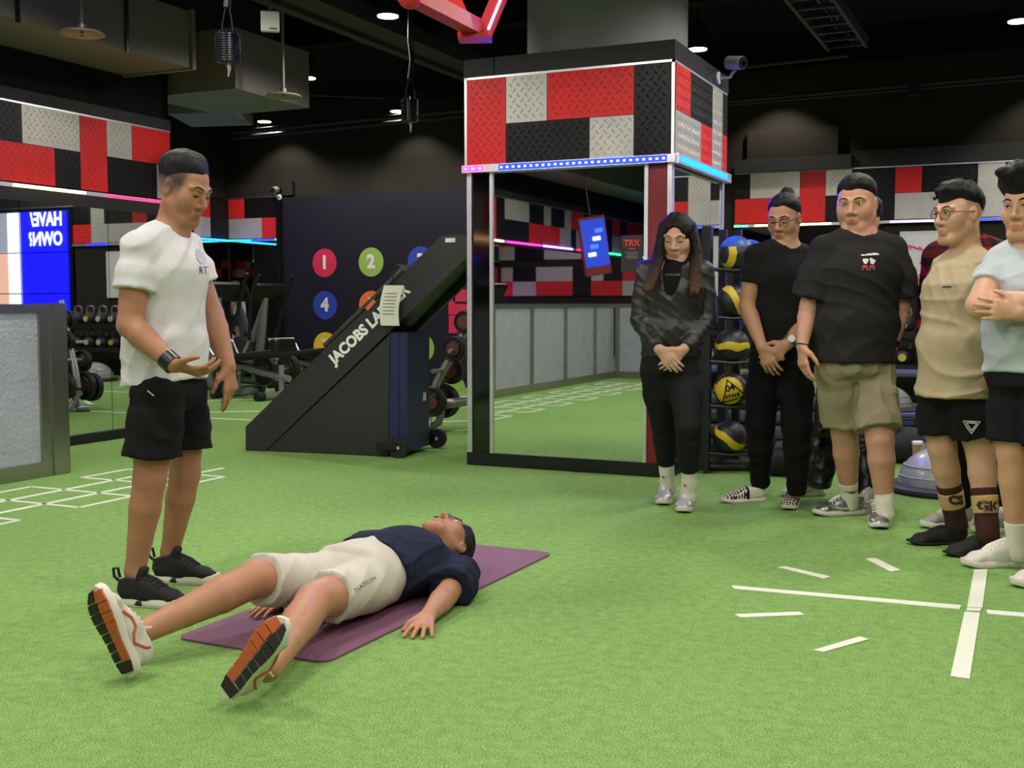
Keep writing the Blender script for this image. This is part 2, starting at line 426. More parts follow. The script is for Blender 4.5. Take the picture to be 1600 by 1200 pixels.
plate_board('wall_fascia_lower', 'low chequer plate band behind the treadmills', (XA + .03, 0, 0), (0, 1, 0), (1, 0, 0), random_cells(YF + .1, 8.0, 55), z0=1.28, z1=1.9)
plate_board('wall_fascia_low_near', 'low chequer plate band on the wall behind the photographer', (0, YF + .03, 0), (1, 0, 0), (0, 1, 0), random_cells(XA + .1, XR - .2, 57), z0=1.28, z1=1.9)
# steel cap trims and dark caps
def trim(i, lo, hi, m, label): return tag(MB().bb(lo, hi).build('trim_%d' % i, m), label, 'trim', kind='structure')
trim(1, (XW, YF, Z_PL1 - DZ - .004), (XW + .022, YE1, Z_PL1 - DZ + .012), M_CHROME, 'thin bright trim on top of the left plate band')
trim(2, (XW, YF, Z_PL1 - DZ + .012), (XW + .03, YE1, Z_PL1 - DZ + .10), M_DGREY, 'dark grey cap above the left plate band')
trim(3, (XA, YB - .052, Z_PL1 - .004), (A1, YB, Z_PL1 + .01), M_CHROME, 'thin bright trim on the alcove plate band')
trim(4, (R0, YB - .055, Z_PL1 - .004), (XR, YB, Z_PL1 + .01), M_CHROME, 'thin bright trim on the far plate band')
trim(5, (R0, YB - .12, Z_PL1 + .01), (R1, YB, Z_PL1 + .16), M_DGREY, 'dark grey cap on the stepped part of the far wall')
trim(6, (R1, YB - .06, Z_PL1 + .01), (XR, YB, Z_PL1 + .2), M_DGREY, 'dark grey cap along the far plate band')
trim(7, (w_(220), YB - .08, Z_PL1 + .16), (w_(672), YB, 3.14), M_WALLU, 'raised charcoal panel high on the far wall')
trim(8, (XA, YB - .06, Z_PL1 + .01), (A1 + .2, YB, Z_PL1 + .2), M_WALLU, 'charcoal cap above the alcove plates')
trim(9, (XW, YE0, 0), (XW + .05, YE1, .075), M_BASE, 'black base under the left mirrors')
trim(10, (XW, YE1 - .03, .075), (XW + .03, YE1, Z_LED - DZ), M_BLACK, 'black end strip of the left mirrors')

# ---------------- mirrors
def mirror(i, poly, off, label, m=M_MIRROR):
    b = MB(); b.prism(poly, off); return tag(b.build('wall_mirror_%d' % i, m), label, 'mirror', kind='structure')
YS = [YE0, yl(30, 400), yl(168, 400), YE1 - .03]
for i in range(3):
    y0, y1 = YS[i] + .003, YS[i + 1] - .003
    mirror(i + 1, [(XW, y0, .075), (XW, y1, .075), (XW, y1, Z_LED - DZ - .11), (XW, y0, Z_LED - DZ - .11)], (.012, 0, 0),
           ['tall wall mirror beside the counter post', 'tall wall mirror reflecting the blue video wall', 'tall wall mirror behind the instructor'][i])
trim(11, (XW, YE0, Z_LED - DZ - .11), (XW + .02, YE1, Z_LED - DZ), M_DGREY, 'dark strip between mirrors and light strip')
xs = [XA + .03, xb(402), A1 - .05]
for i in range(2):
    mirror(4 + i, [(xs[i] + .004, YB, .08), (xs[i + 1] - .004, YB, .08), (xs[i + 1] - .004, YB, Z_LED), (xs[i] + .004, YB, Z_LED)], (0, -.012, 0),
           ['alcove end mirror in the corner', 'alcove end mirror beside the number wall'][i])
mirror(6, [(XA, 8.2, .08), (XA, YB - .03, .08), (XA, YB - .03, Z_LED), (XA, 8.2, Z_LED)], (.012, 0, 0), 'alcove side mirror')
mirror(7, [(R0 + .05, YB, .08), (w_(900), YB, .08), (w_(900), YB, Z_LED), (R0 + .05, YB, Z_LED)], (0, -.012, 0), 'dark mirror on the far wall behind the ball rack')
trim(12, (XA, YB - .04, 0), (XR, YB, .08), M_BASE, 'black base along the far wall')

# ---------------- number wall
NW0, NW1 = A1, xb(1000)
nw = tag(MB().bb((NW0, YB - .06, 0), (NW1 + .3, YB, Z_PL1 - .02)).build('wall_number_target', M_NAVY), 'dark navy training wall with coloured number discs', 'wall', kind='structure')
trim(13, (NW0 - .06, YB - .1, 0), (NW0 + .02, YB, Z_PL1 + .1), M_BLACK, 'black post at the edge of the number wall')
DISC = {'red': mat('disc_crimson', (200, 36, 76), .6, var=.04), 'green': mat('disc_green', (140, 172, 78), .6, var=.04),
        'blue': mat('disc_blue', (36, 62, 168), .6, var=.04), 'yellow': mat('disc_yellow', (226, 190, 40), .6, var=.04),
        'orange': mat('disc_orange', (220, 110, 50), .6, var=.04)}
M_NUM = mat('number_white', (216, 214, 216), .6, var=.03)
NX = [xb(511, 411), xb(583.5, 411), xb(661, 411)]
NZ = [PYp(511, 411, YB).z, PYp(513, 477, YB).z, PYp(515, 541, YB).z]
DR = (PYp(511, 388.5, YB).z - PYp(511, 433, YB).z) / 2
cols = ['red', 'green', 'blue', 'blue', 'orange', 'red', 'yellow', 'orange', 'green']
for k in range(9):
    c = Vector((NX[k % 3], YB - .06, NZ[k // 3]))
    b = MB(); n = 40
    b.prism([c + Vector((DR * math.cos(2 * math.pi * j / n), 0, DR * math.sin(2 * math.pi * j / n))) for j in range(n)], (0, -.004, 0))
    d = b.build('number_disc', DISC[cols[k]], nw); d['label'] = 'round %s vinyl disc with a white number' % cols[k]
    t = lettering('number', str(k + 1), DR * 1.25, M_NUM, c + Vector((0, -.005, 0)), (1, 0, 0), (0, 0, 1), d, bold=.012)
# crimson block figure further right on the number wall
b = MB(); cx_, cz_ = xb(722, 500), NZ[1] - .05
for (dx, dz, w, h) in ((0, .18, .2, .16), (0, .0, .34, .14), (-.1, -.2, .13, .24), (.1, -.2, .13, .24), (-.12, .12, .1, .1)):
    b.box((cx_ + dx, YB - .063, cz_ + dz), (w, .006, h))
b.build('crimson_figure', DISC['red'], nw)
b = MB(); b.prism([Vector((xb(714, 610) + .16 * math.cos(j * math.pi / 10), YB - .06, PYp(714, 606, YB).z + .16 * math.sin(j * math.pi / 10))) for j in range(20)], (0, -.004, 0)); b.build('number_disc', DISC['green'], nw)

# ---------------- LED strips (each a thing: rail + lit segments)
def led_strip(label, a, b, n, segs, dots=False, size=.022, group=None, name='led_strip'):
    """segs: (t0, t1, material)"""
    a, b, n = Vector(a), Vector(b), Vector(n); u = (b - a); ez = Vector((0, 0, 1))
    root = thing(name, label, 'light strip', a, 0, group)
    def bar(name, t0, t1, m, off, th, h):
        q = MB(); q.prism([u * t0 + n * off - ez * h / 2, u * t1 + n * off - ez * h / 2, u * t1 + n * off + ez * h / 2, u * t0 + n * off + ez * h / 2], n * th); return q.build(name, m, root)
    bar('rail', 0, 1, M_CHROME, 0, size, size * 1.4)
    for (t0, t1, m) in segs:
        if dots:
            bar('glow_line', t0, t1, L_BLUE2 if m is L_DOT else L_PINK, size - .003, .004, size * 1.1)
            L = u.length; k = max(1, int((t1 - t0) * L / .042))
            for i in range(k):
                t = t0 + (t1 - t0) * (i + .5) / k; h = .0085 / L
                bar('diode', t - h, t + h, m, size, .004, .013)
        else: bar('lit_segment', t0, t1, m, size, .004, size * .8)
    return root
ly = lambda px: PXp(px, 300, XW).y
T = lambda y: (y - YF) / (YE1 - YF)
led_strip('long strip glowing white, gold and pink under the left plate band', (XW + .002, YF, Z_LED - DZ), (XW + .002, YE1, Z_LED - DZ), (1, 0, 0),
          [(T(ly(18)), T(ly(75)), L_WARM), (T(ly(75)), T(ly(130)), L_WARM), (T(ly(162)), 1, L_RED), (T(2.2), T(4.0), L_BLUE), (T(-.6), T(1.2), L_WARM), (T(-1.9), T(-.7), L_PINK), (T(-3.2), T(-2.0), L_VIOLET),
           (T(-4.6), T(-3.4), L_RED), (T(-5.8), T(-4.8), L_GREEN), (T(-7), T(-5.9), L_CYAN), (T(-8.5), T(-7.2), L_BLUE)])
led_strip('strip glowing cyan and blue across the alcove end', (XA + .03, YB - .05, Z_LED), (A1, YB - .05, Z_LED), (0, -1, 0), [(0, .45, L_CYAN), (.45, .86, L_BLUE), (.9, 1, L_GREEN)])
led_strip('strip glowing blue, white and pink along the outer alcove wall', (XA + .05, YF, Z_LED), (XA + .05, YB - .05, Z_LED), (1, 0, 0),
          [(.9, .995, L_CYAN), (.8, .88, L_BLUE), (.7, .78, L_VIOLET), (.6, .68, L_PINK), (.5, .58, L_GREEN), (.4, .49, L_BLUE), (.3, .39, L_CYAN), (.2, .28, L_PINK), (.05, .18, L_BLUE)])
TT = lambda px: (xb(px, 352) - R0) / (-.02 - R0)
led_strip('strip glowing gold, violet and blue behind the group', (R0, YB - .05, Z_LED), (-.02, YB - .05, Z_LED), (0, -1, 0),
          [(0, TT(1170), L_GREEN), (TT(1181), TT(1206), L_WARM), (TT(1240), TT(1300), L_WARM), (TT(1392), TT(1470), L_VIOLET), (TT(1515), TT(1580), L_BLUE)])
led_strip('strip glowing blue on the wall behind the photographer', (XW + .04, YF + .05, Z_LED), (XR, YF + .05, Z_LED), (0, 1, 0), [(.05, .2, L_BLUE), (.25, .4, L_CYAN), (.45, .6, L_GREEN)], name='led_strip_offscreen')
led_strip('low strip glowing many colours behind the treadmills', (XA + .05, YF, 1.25), (XA + .05, 8.0, 1.25), (1, 0, 0), [(k / 10., k / 10. + .085, [L_VIOLET, L_CYAN, L_PINK, L_BLUE, L_GREEN][k % 5]) for k in range(10)], name='led_strip_offscreen')
# ---------------- mirrored pillar
PY0 = 7.01
PX0, PX1 = PYp(730, 400, PY0).x, PYp(1049, 400, PY0).x
PY1 = PXp(1133, 250, PX1).y
pil = thing('pillar', 'square pillar clad in chequer plates with a mirror front and blue lights', 'pillar', (PX0, PY0, 0), 0, kind='structure')
PW, PD = PX1 - PX0, PY1 - PY0
def pb(name, lo, hi, m, parent=pil): return MB().bb(lo, hi).build(name, m, parent)
pb('core', (.03, .03, 0), (PW - .03, PD - .03, 2.05), M_BLACK)
pb('plinth', (-.004, -.004, 0), (PW + .004, PD + .004, .09), M_BASE)
pb('upper_box', (0, 0, 2.03), (PW, PD, 2.645), M_BLACK)
b = MB().bb((-.015, -.015, 2.645), (PW + .015, PD + .015, 2.765)); b.build('cap', M_DGREY, pil)
pb('cap_joint', (.21, -.018, 2.65), (.216, -.012, 2.765), M_BLACK)
def fx(px, y=500): return PYp(px, y, PY0).x - PX0
def cham(name, x0, x1, m, th=.018, z0=.09, z1=2.03): return pb(name, (x0, -th + .03, z0), (x1, .031, z1), m)
e = [0, fx(737.5), fx(765), fx(770), fx(1005), fx(1011), fx(1042), PW]
cham('edge_trim', e[0], e[1], M_CHROME, .034); cham('edge_trim', e[6], e[7], M_CHROME, .034)
cham('black_glass', e[1], e[2], M_BGLASS); cham('trim_strip', e[2], e[3], M_CHROME, .03)
cham('front_mirror', e[3], e[4], M_MIRROR); cham('trim_strip', e[4], e[5], M_CHROME, .03)
cham('red_panel', e[5], e[6], M_REDP)
# side mirror in a frame
pb('side_mirror', (PW - .031, .06, .09), (PW - .012, PD - .06, 2.03), M_MIRROR)
for y0, y1 in ((.0, .06), (PD - .06, PD)): pb('edge_trim', (PW - .031, y0 + .002, .09), (PW - .002, y1 - .002, 2.03), M_CHROME)
for nm, lo, hi in (('edge_trim', (-.004, -.012, 2.625), (PW + .012, .0, 2.647)), ('edge_trim', (PW, -.004, 2.625), (PW + .012, PD, 2.647)), ('edge_trim', (-.012, -.012, 2.03), (.006, .006, 2.645)),
                   ('edge_trim', (PW - .006, -.012, 2.03), (PW + .012, .006, 2.645)), ('edge_trim', (PW - .004, PD - .012, 2.03), (PW + .012, PD, 2.645))):
    pb(nm, lo, hi, M_CHROME)
g_ = lambda px: fx(700 + px / 3.2, 180)
s = [.006, g_(295), g_(500), g_(712), g_(934), PW - .008]
cells = [(s[0], s[1], 0, 1, 'r'), (s[1], s[2], .5, 1, 's'), (s[2], s[4], .45, 1, 'r'), (s[1], s[3], 0, .5, 'k'), (s[3], s[4], 0, .45, 's'), (s[4], s[5], 0, 1, 'k')]
cells = [(a, b_, t0, t1, c) for (a, b_, t0, t1, c) in cells]
cells[1] = (s[1], s[2], .47, 1, 's'); cells[2] = (s[2], s[4], .47, 1, 'r'); cells[3] = (s[1], s[3], 0, .47, 'k'); cells[4] = (s[3], s[4], 0, .47, 's')
def board_on_pillar(origin, ex, n, cells):
    r = plate_board('plates', '', origin, ex, n, cells, near=True, z0=2.045, z1=2.63)
    for ch in list(r.children):
        ch.parent = pil; ch.location = r.location - pil.location
    bpy.data.objects.remove(r)
board_on_pillar((PX0, PY0, 0), (1, 0, 0), (0, -1, 0), cells)
def sy(px, y=250): return PXp(700 + px / 3.2, y, PX1).y - PY0
q = [.008, sy(1197), sy(1252), sy(1308), sy(1359), PD - .014]
cells = [(q[0], q[1], .5, 1, 'r'), (q[1], q[3], .5, 1, 'k'), (q[0], q[2], 0, .5, 's'), (q[2], q[3], 0, .5, 'r'), (q[3], q[4], 0, 1, 's'), (q[4], q[5], .5, 1, 'k'), (q[4], q[5], 0, .5, 'r')]
board_on_pillar((PX1, PY0, 0), (0, 1, 0), (1, 0, 0), cells)
# round concrete shaft above
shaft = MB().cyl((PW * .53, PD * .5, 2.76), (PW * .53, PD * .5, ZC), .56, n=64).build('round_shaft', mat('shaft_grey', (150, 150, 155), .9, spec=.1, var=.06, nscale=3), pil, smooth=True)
tf = lambda px: (fx(px, 255)) / PW
led_strip('dotted strip glowing blue and violet around the pillar front', (PX0 - .02, PY0 - .004, Z_LED), (PX1 + .03, PY0 - .004, Z_LED), (0, -1, 0), [(.005, .11, L_PDOT), (.185, .965, L_DOT)], dots=True, size=.036)
led_strip('strip glowing cyan on the pillar side', (PX1 + .004, PY0 - .02, Z_LED), (PX1 + .004, PY1, Z_LED), (1, 0, 0), [(.03, .9, L_SIDE)], size=.045)
# poster on the pillar mirror
po = thing('poster', 'black poster with a red heading stuck on the pillar mirror', 'poster', (PX0, PY0, 0))
p0, p1, p2, p3 = PYp(970, 368, PY0), PYp(1003.5, 368, PY0), PYp(1003.5, 424, PY0), PYp(970, 424, PY0)
rel = lambda v: v - Vector((PX0, PY0, 0))
zt, zb_ = rel(p0).z, rel(p2).z; x0, x1 = rel(p0).x, min(rel(p1).x, e[4] - .004)
MB().bb((x0, .008, zb_), (x1, .0125, zt)).build('sheet', mat('poster_black', (22, 20, 22), .5), po)
M_PRED = mat('poster_red', (196, 44, 40), .5); M_PGREY = mat('poster_grey', (120, 118, 118), .5)
lettering('heading', 'TRX', .055, M_PRED, ((x0 + x1) / 2, .008, zt - .05), (1, 0, 0), (0, 0, 1), po, bold=.002)
MB().bb((x0 + .05, .006, zt - .09), (x1 - .05, .0085, zt - .083)).build('underline', M_PRED, po)
for k in range(4): MB().bb((x0 + .03 + .01 * (k % 2), .006, zt - .112 - k * .012), (x1 - .03, .0085, zt - .108 - k * .012)).build('text_line', M_PGREY, po)

# ---------------- counter with frosted panels
M_FROST = mat('frosted_panel', (156, 160, 168), rough=.2, var=.06, nscale=5, bump=1.0, bscale=38, spec=.6, coat=.2)
XC, CH = -5.82, 1.115
cy1 = PXp(107, 742, XC).y - .13
ct = thing('counter', 'steel framed counter with rippled frosted panels', 'counter', (XC, 0, 0))
def cb(name, lo, hi, m): return MB().bb(lo, hi).build(name, m, ct)
YC0, XC1 = -2.15, -2.4
cb('top_rail', (-.16, YC0, CH - .05), (.012, cy1, CH), M_STEEL); cb('bottom_rail', (-.16, YC0, 0), (.012, cy1, .1), M_STEEL)
cb('end_post', (-.16, cy1 - .002, 0), (.022, cy1 + .13, CH + .004), M_STEEL)
yy = cy1
while yy > YC0 + .3:
    cb('stile', (-.1, yy - .085, .1), (.008, yy, CH - .05), M_STEEL)
    y2 = max(YC0, yy - 1.12)
    cb('frosted_panel', (-.06, y2 - .0, .1), (-.01, yy - .085, CH - .05), M_FROST); yy -= 1.12
cb('top_rail', (-.16, YC0 - .16, CH - .05), (XC1 - XC, YC0 + .002, CH), M_STEEL); cb('bottom_rail', (-.16, YC0 - .16, 0), (XC1 - XC, YC0 + .002, .1), M_STEEL)
xx = .01
while xx < XC1 - XC - .2:
    cb('stile', (xx, YC0 - .1, .1), (xx + .07, YC0 - .004, CH - .05), M_STEEL)
    cb('frosted_panel', (xx + .07, YC0 - .06, .1), (min(xx + 1.12, XC1 - XC), YC0 - .02, CH - .05), M_FROST); xx += 1.12
# ================================================================== CEILING
can0 = None
def downlight(x, y, w=SPOT_W, z=LAMP_Z, lab='black cylinder downlight over the open turf', size=165, place=None):
    global can0
    if can0 is None:
        can0 = thing('downlight' if place is None else 'downlight_offscreen', lab, 'lamp', (x, y, z), 0, 'ceiling downlights')
        b = MB(); b.lathe([(.088, .0), (.092, .0), (.092, .2), (.07, .22), (.0, .22)], n=24); b.build('can', M_BLKM, can0, True)
        MB().cyl((0, 0, -.006), (0, 0, .004), .084, n=24).build('lens', M_LENS, can0)
        MB().cyl((0, 0, .21), (0, 0, ZC - z + .02), .012, n=8).build('stem', M_BLKM, can0)
        r = can0
    else:
        r = copy_tree(can0); r.name = 'downlight' if place is None else 'downlight_offscreen'; r.location = (x, y, z); r['label'] = lab
    ld = bpy.data.lights.new('downlight_lamp', 'SPOT'); ld.energy = w; ld.spot_size = math.radians(size); ld.spot_blend = .3
    ld.shadow_soft_size = .10; ld.color = (1.0, .955, .87)
    lo = bpy.data.objects.new('downlight_lamp' if place is None else 'downlight_%s_offscreen' % place, ld); COL.objects.link(lo); lo.parent = r; lo.location = (0, 0, -.02)
    return r
for (x_, y_, q_) in DOWNLIGHTS: downlight(x_, y_, lab='black cylinder downlight over the open turf', place=q_)
# the cans in view: three large ones and the three small far ones
for (px, py, lb) in ((606, 25, 'black downlight with a glowing lens beside the red steel frame'), (1090, 77, 'black downlight with a glowing lens beside the pillar cap'), (1592, 33, 'black downlight with a glowing lens high above the grey tee person'),
                     (480, 122, 'black downlight with a glowing lens past the end of the duct'), (621, 174, 'black downlight with a glowing lens beside the number wall pendant'), (413, 190, 'black downlight with a glowing lens over the cardio alcove')):
    p = PZ(px, py, LAMP_Z); downlight(p.x, p.y, SPOT_W, lab=lb)
# small wall washers close to the far wall
def washer(x, w, lb, off=False, zz=3.72, yy=YB - .5):
    r = thing('wall_washer_offscreen' if off else 'wall_washer', 'small black spotlight washing the wall ' + lb, 'lamp', (x, yy, zz), 0, 'spotlights along the far wall')
    MB().lathe([(.045, 0), (.05, 0), (.05, .12), (.0, .13)], n=16).build('can', M_BLKM, r, True)
    MB().cyl((0, 0, -.004), (0, 0, .004), .04, n=16).build('lens', M_LENS, r)
    MB().cyl((0, 0, .12), (0, 0, ZC - zz + .02), .01, n=8).build('stem', M_BLKM, r)
    ld = bpy.data.lights.new('washer_lamp', 'SPOT'); ld.energy = w; ld.spot_size = math.radians(104); ld.spot_blend = .5; ld.shadow_soft_size = .03; ld.color = (1, .9, .74)
    lo = bpy.data.objects.new('washer_video_wall_offscreen' if off else 'washer_lamp', ld); COL.objects.link(lo); lo.parent = r; lo.location = (0, 0, -.02); lo.rotation_euler = (math.radians(6), 0, 0)
for px, w, lb, off in ((452, 60, 'above the alcove mirrors', False), (655, 60, 'above the number discs', False), (1222, 75, 'beside the pillar', False), (1645, 60, 'beside the video wall', True)): washer(xb(px, 200), w, lb, off)

# ducts
duct = thing('air_duct', 'large grey rectangular air duct under the black ceiling', 'duct', (XW, 0, 0))
yB = PXp(300, 100, -6.23).y
MB().bb((0.005, YF + .1, 3.0), (.72, yB, 3.44)).build('duct_section', M_DUCT, duct)
MB().bb((0.0, yB - .02, 2.985), (.745, yB + .02, 3.455)).build('flange', M_DUCT, duct)
MB().bb((-.3, YE1 + .02, 2.93), (.72, 8.95, 3.44)).build('duct_section', M_DUCT, duct)
for yv in (2.0, 4.2, 5.6, 6.6):
    MB().bb((.72, yv, 2.98), (.735, yv + .03, ZC)).build('hanger_strap', M_BLKM, duct)
d2 = thing('air_duct', 'pale lit air duct above the cardio alcove', 'duct', P(270, 175, 12.2))
o_ = P(270, 175, 12.2)
def dv(px, py, dd): return P(px, py, dd) - o_
b = MB(); b.prism([dv(262, 178, 12.2), dv(365, 175, 12.2), dv(365, 158, 12.2), dv(262, 130, 12.2)], FW * .9); b.build('duct_section', M_DUCT, d2)
MB().cyl(dv(293, 165, 12.4), dv(293, 165, 12.4) + Vector((0, 0, ZC - P(293, 165, 12.4).z + .01)), .014).build('hanger_rod', M_BLKM, d2)
# beams and cable trays along the room
def beam(px, w, h, z, label, m=M_CEIL, y0=-2.0, y1=YB):
    x = PZ(px[0], px[1], z).x
    return tag(MB().bb((x, y0, z), (x + w, y1, z + h)).build('ceiling_beam', m), label, 'beam', kind='structure')
M_BEAM = mat('beam_charcoal', (36, 35, 40), .6, var=.1)
beam((560, 50), .28, .14, 3.5, 'charcoal channel beam running over the number wall', M_BEAM)
beam((470, 30), .1, .1, 3.46, 'thin charcoal conduit tray beside the channel beam', M_BEAM)
beam((640, 60), .08, .12, 3.6, 'narrow charcoal rail under the ceiling', M_BEAM)
for i, yv in enumerate((3.2, 6.2, 9.4, 12.4)):
    tag(MB().bb((XW, yv, 3.62), (XR, yv + .22, ZC)).build('ceiling_beam', M_CEIL), ['black cross beam above the lying man', 'black cross beam before the pillar', 'black cross beam behind the pillar', 'black cross beam near the far wall'][i], 'beam', kind='structure')
# ladder cable tray
tray = thing('cable_tray', 'black ladder cable tray with loose cables', 'cable tray', (PZ(1225, 2, 3.45).x, 6.0, 3.45))
tw = PZ(1300, 2, 3.45).x - PZ(1225, 2, 3.45).x
for xv in (0, tw): MB().bb((xv, 0, 0), (xv + .03, 5.0, .1)).build('side_rail', M_BEAM, tray)
for k in range(17): MB().bb((.02, .1 + k * .3, .01), (tw + .01, .14 + k * .3, .04)).build('rung', M_BEAM, tray)
rr = random.Random(3)
for k in range(5):
    MB().tube([(tw * (.55 + .08 * k) + rr.uniform(-.03, .03), yv, .06 + rr.uniform(0, .03)) for yv in np.arange(.1, 5, .35)], .009, 6).build('cable', M_DGREY if k % 2 else M_BLKM, tray, True)
# pipes along the far wall
def pipe(a, b_, r, label, m=M_DGREY):
    a, b_ = Vector(a), Vector(b_); o = thing('conduit_pipe', label, 'pipe', a)
    MB().tube([(0, 0, 0), b_ - a], r, 10).build('pipe_run', m, o, True)
    for t in (.12, .5, .88):
        q = (b_ - a) * t; MB().cyl(q, q + Vector((0, 0, ZC - (a + q).z + .01)), .006, n=6).build('hanger_rod', M_BLKM, o)
    return o
p1, p2 = PYp(1140, 158, 12.6), PYp(1600, 117, 12.6)
pp = pipe(p1, p2 + (p2 - p1) * .3, .022, 'upper grey conduit pipe high above the group'); 
p1b, p2b = PYp(1140, 163, 12.67), PYp(1600, 124, 12.67)
pipe(p1b, p2b + (p2b - p1b) * .3, .018, 'lower grey conduit pipe high above the group')
br = PYp(1428, 136, 12.58); tag(MB().box(br + Vector((0, .05, 0)), (.09, .16, .16)).box(br + Vector((0, 0, .3)), (.03, .03, .5)).build('pipe_clamp', M_BLKM), 'black clamp holding two conduit pipes', 'clamp')
pipe(PYp(1165, 104, 11.0), PYp(1325, 86, 11.0), .02, 'short pale conduit pipe beside the security camera')
pipe(PYp(362, 207, 12.9), PYp(725, 172, 12.9), .03, 'long dark conduit pipe over the number wall', M_BEAM)
pipe(PYp(362, 216, 12.99), PYp(725, 181, 12.99), .03, 'second dark conduit pipe below the first over the number wall', M_BEAM)
pipe(PYp(480, 148, 11.6), PYp(600, 153, 11.6), .016, 'thin light conduit pipe beside the end of the duct')
# sprinkler collector discs
M_DISC = mat('collector_disc', (148, 136, 120), .4, metal=.3, var=.1)
def collector(px, py, lab, zc=2.95):
    p = PZ(px, py, zc)
    r = thing('sprinkler_disc', lab, 'sprinkler', p)
    MB().lathe([(.001, .03), (.05, .028), (.14, .008), (.152, -.004), (.15, -.008), (.12, .0), (.001, .012)], n=40).build('collector_plate', M_DISC, r, True)
    MB().cyl((0, 0, .0), (0, 0, ZC - zc + .02), .013, n=10).build('drop_pipe', M_DUCT, r, True)
    MB().lathe([(.02, .03), (.026, .03), (.026, .06), (.02, .06)], n=14).build('collar', M_DISC, r, True)
    MB().lathe([(.008, -.03), (.012, -.03), (.008, .0), (.004, .01)], n=10).build('nozzle', M_CHROME, r, True)
collector(128, 52, 'round sprinkler collector plate in front of the duct'); collector(443, 150, 'round sprinkler collector plate below the duct end', 2.85)
# microphone pendants
M_MIC = mat('mic_gunmetal', (64, 62, 70), .3, metal=.8, var=.1)
def mic(px, py, d, top, lab):
    p = P(px, py, d); r = thing('pendant_microphone', lab, 'pendant', p)
    MB().lathe([(.0, -.085), (.05, -.085), (.062, -.07), (.062, .07), (.05, .085), (.0, .085)], n=24).build('core', M_BLKM, r, True)
    for k in range(12): MB().lathe([(.058, -.078 + k * .0142), (.07, -.078 + k * .0142), (.07, -.07 + k * .0142), (.058, -.07 + k * .0142)], n=24).build('grille_ring', M_MIC, r, True)
    for a in range(4):
        an = a * math.pi / 2 + .5; c, s_ = math.cos(an) * .071, math.sin(an) * .071
        MB().tube([(c * .5, s_ * .5, -.1), (c, s_, -.085), (c, s_, .085), (c * .6, s_ * .6, .11)], .004, 6).build('cage_bar', M_MIC, r, True)
    MB().tube([(0, 0, -.085), (.004, .004, -.12), (0, 0, -.165)], [.014, .011, .004], 8).build('tail', M_CHROME, r, True)
    h = ZC - p.z
    MB().tube([(-.035, 0, .1), (-.04, 0, .15), (-.012, .0, .25), (.0, 0, .3)], .006, 6).build('yoke', M_MIC, r, True)
    MB().tube([(.04, 0, .1), (.035, 0, .16), (.018, 0, .25), (.01, 0, .3)], .006, 6).build('yoke', M_MIC, r, True)
    MB().tube([(.0, 0, .25), (.012, .01, .4), (-.008, 0, .55), (.004, 0, h + .01)], [.024, .02, .012, .01], 8).build('cable_bundle', M_RUB, r, True)
    MB().tube([(.02, 0, .28), (.03, .01, .45), (.02, .0, .62), (.05, 0, h + .01)], .005, 6).build('cable', M_DGREY, r, True)
mic(356, 77, 7.1, 0, 'vintage microphone pendant hanging beside the duct'); mic(641, 174, 9.2, 0, 'vintage microphone pendant hanging in front of the number wall')
# white access point
p = P(422, 34, 7.9); r = thing('speaker_box', 'small square white box hanging under the ceiling', 'speaker', p, YAW + .2)
MB().rbox((0, 0, 0), (.125, .05, .135), .008).build('shell', M_WHITE, r); MB().box((.02, -.0255, -.05), (.05, .003, .008)).build('logo_strip', M_DGREY, r); MB().cyl((0, 0, .06), (0, 0, ZC - p.z + .01), .008, n=8).build('stem', M_BLKM, r)
# red steel truss
tr = thing('red_truss', 'red steel hanging frame with a blue light strip', 'frame', P(745, 48, 5.6))
o_ = P(745, 48, 5.6)
def tv(px, py, d): return P(px, py, d) - o_
def beam_between(name, a, b_, w, h, m, parent):
    a, b_ = Vector(a), Vector(b_); u = (b_ - a).normalized(); s_ = u.cross(Vector((0, 0, 1))).normalized() if abs(u.z) < .97 else FW.copy(); t = s_.cross(u)
    q = MB(); q.prism([a - s_ * w / 2 - t * h / 2, a + s_ * w / 2 - t * h / 2, a + s_ * w / 2 + t * h / 2, a - s_ * w / 2 + t * h / 2], b_ - a); return q.build(name, m, parent)
b = MB(); b.prism([tv(714, 51, 5.55), tv(768, 49, 5.55), tv(768, 57, 5.55), tv(716, 58, 5.55)], FW * .14); b.build('foot_plate', M_REDM, tr)
beam_between('truss_leg', tv(731, 52, 5.6), tv(672, -80, 5.6), .075, .075, M_REDM, tr)
beam_between('truss_leg', tv(757, 52, 5.6), tv(812, -80, 5.6), .06, .075, M_REDM, tr)
ar = beam_between('truss_arm', tv(748, 46, 5.63), tv(628, -16, 5.0), .08, .07, M_REDM, tr)
beam_between('light_strip', tv(744, 38, 5.56), tv(640, -14, 5.0), .015, .008, led('truss', (160, 140, 255), 5), ar)
beam_between('light_strip', tv(763, 46, 5.56), tv(815, -80, 5.56), .026, .01, led('truss2', (130, 170, 255), 4), tr)
beam_between('top_chord', tv(560, -80, 5.6), tv(900, -80, 5.6), .08, .08, M_REDM, tr)
for px in (600, 860):
    a_ = tv(px, -82, 5.6); MB().cyl(a_, a_ + Vector((0, 0, ZC - (o_ + a_).z + .01)), .012, n=8).build('hanger_rod', M_BLKM, tr)
MB().ball(tv(640, -4, 5.0), .05).build('end_knob', M_REDM, tr, True)
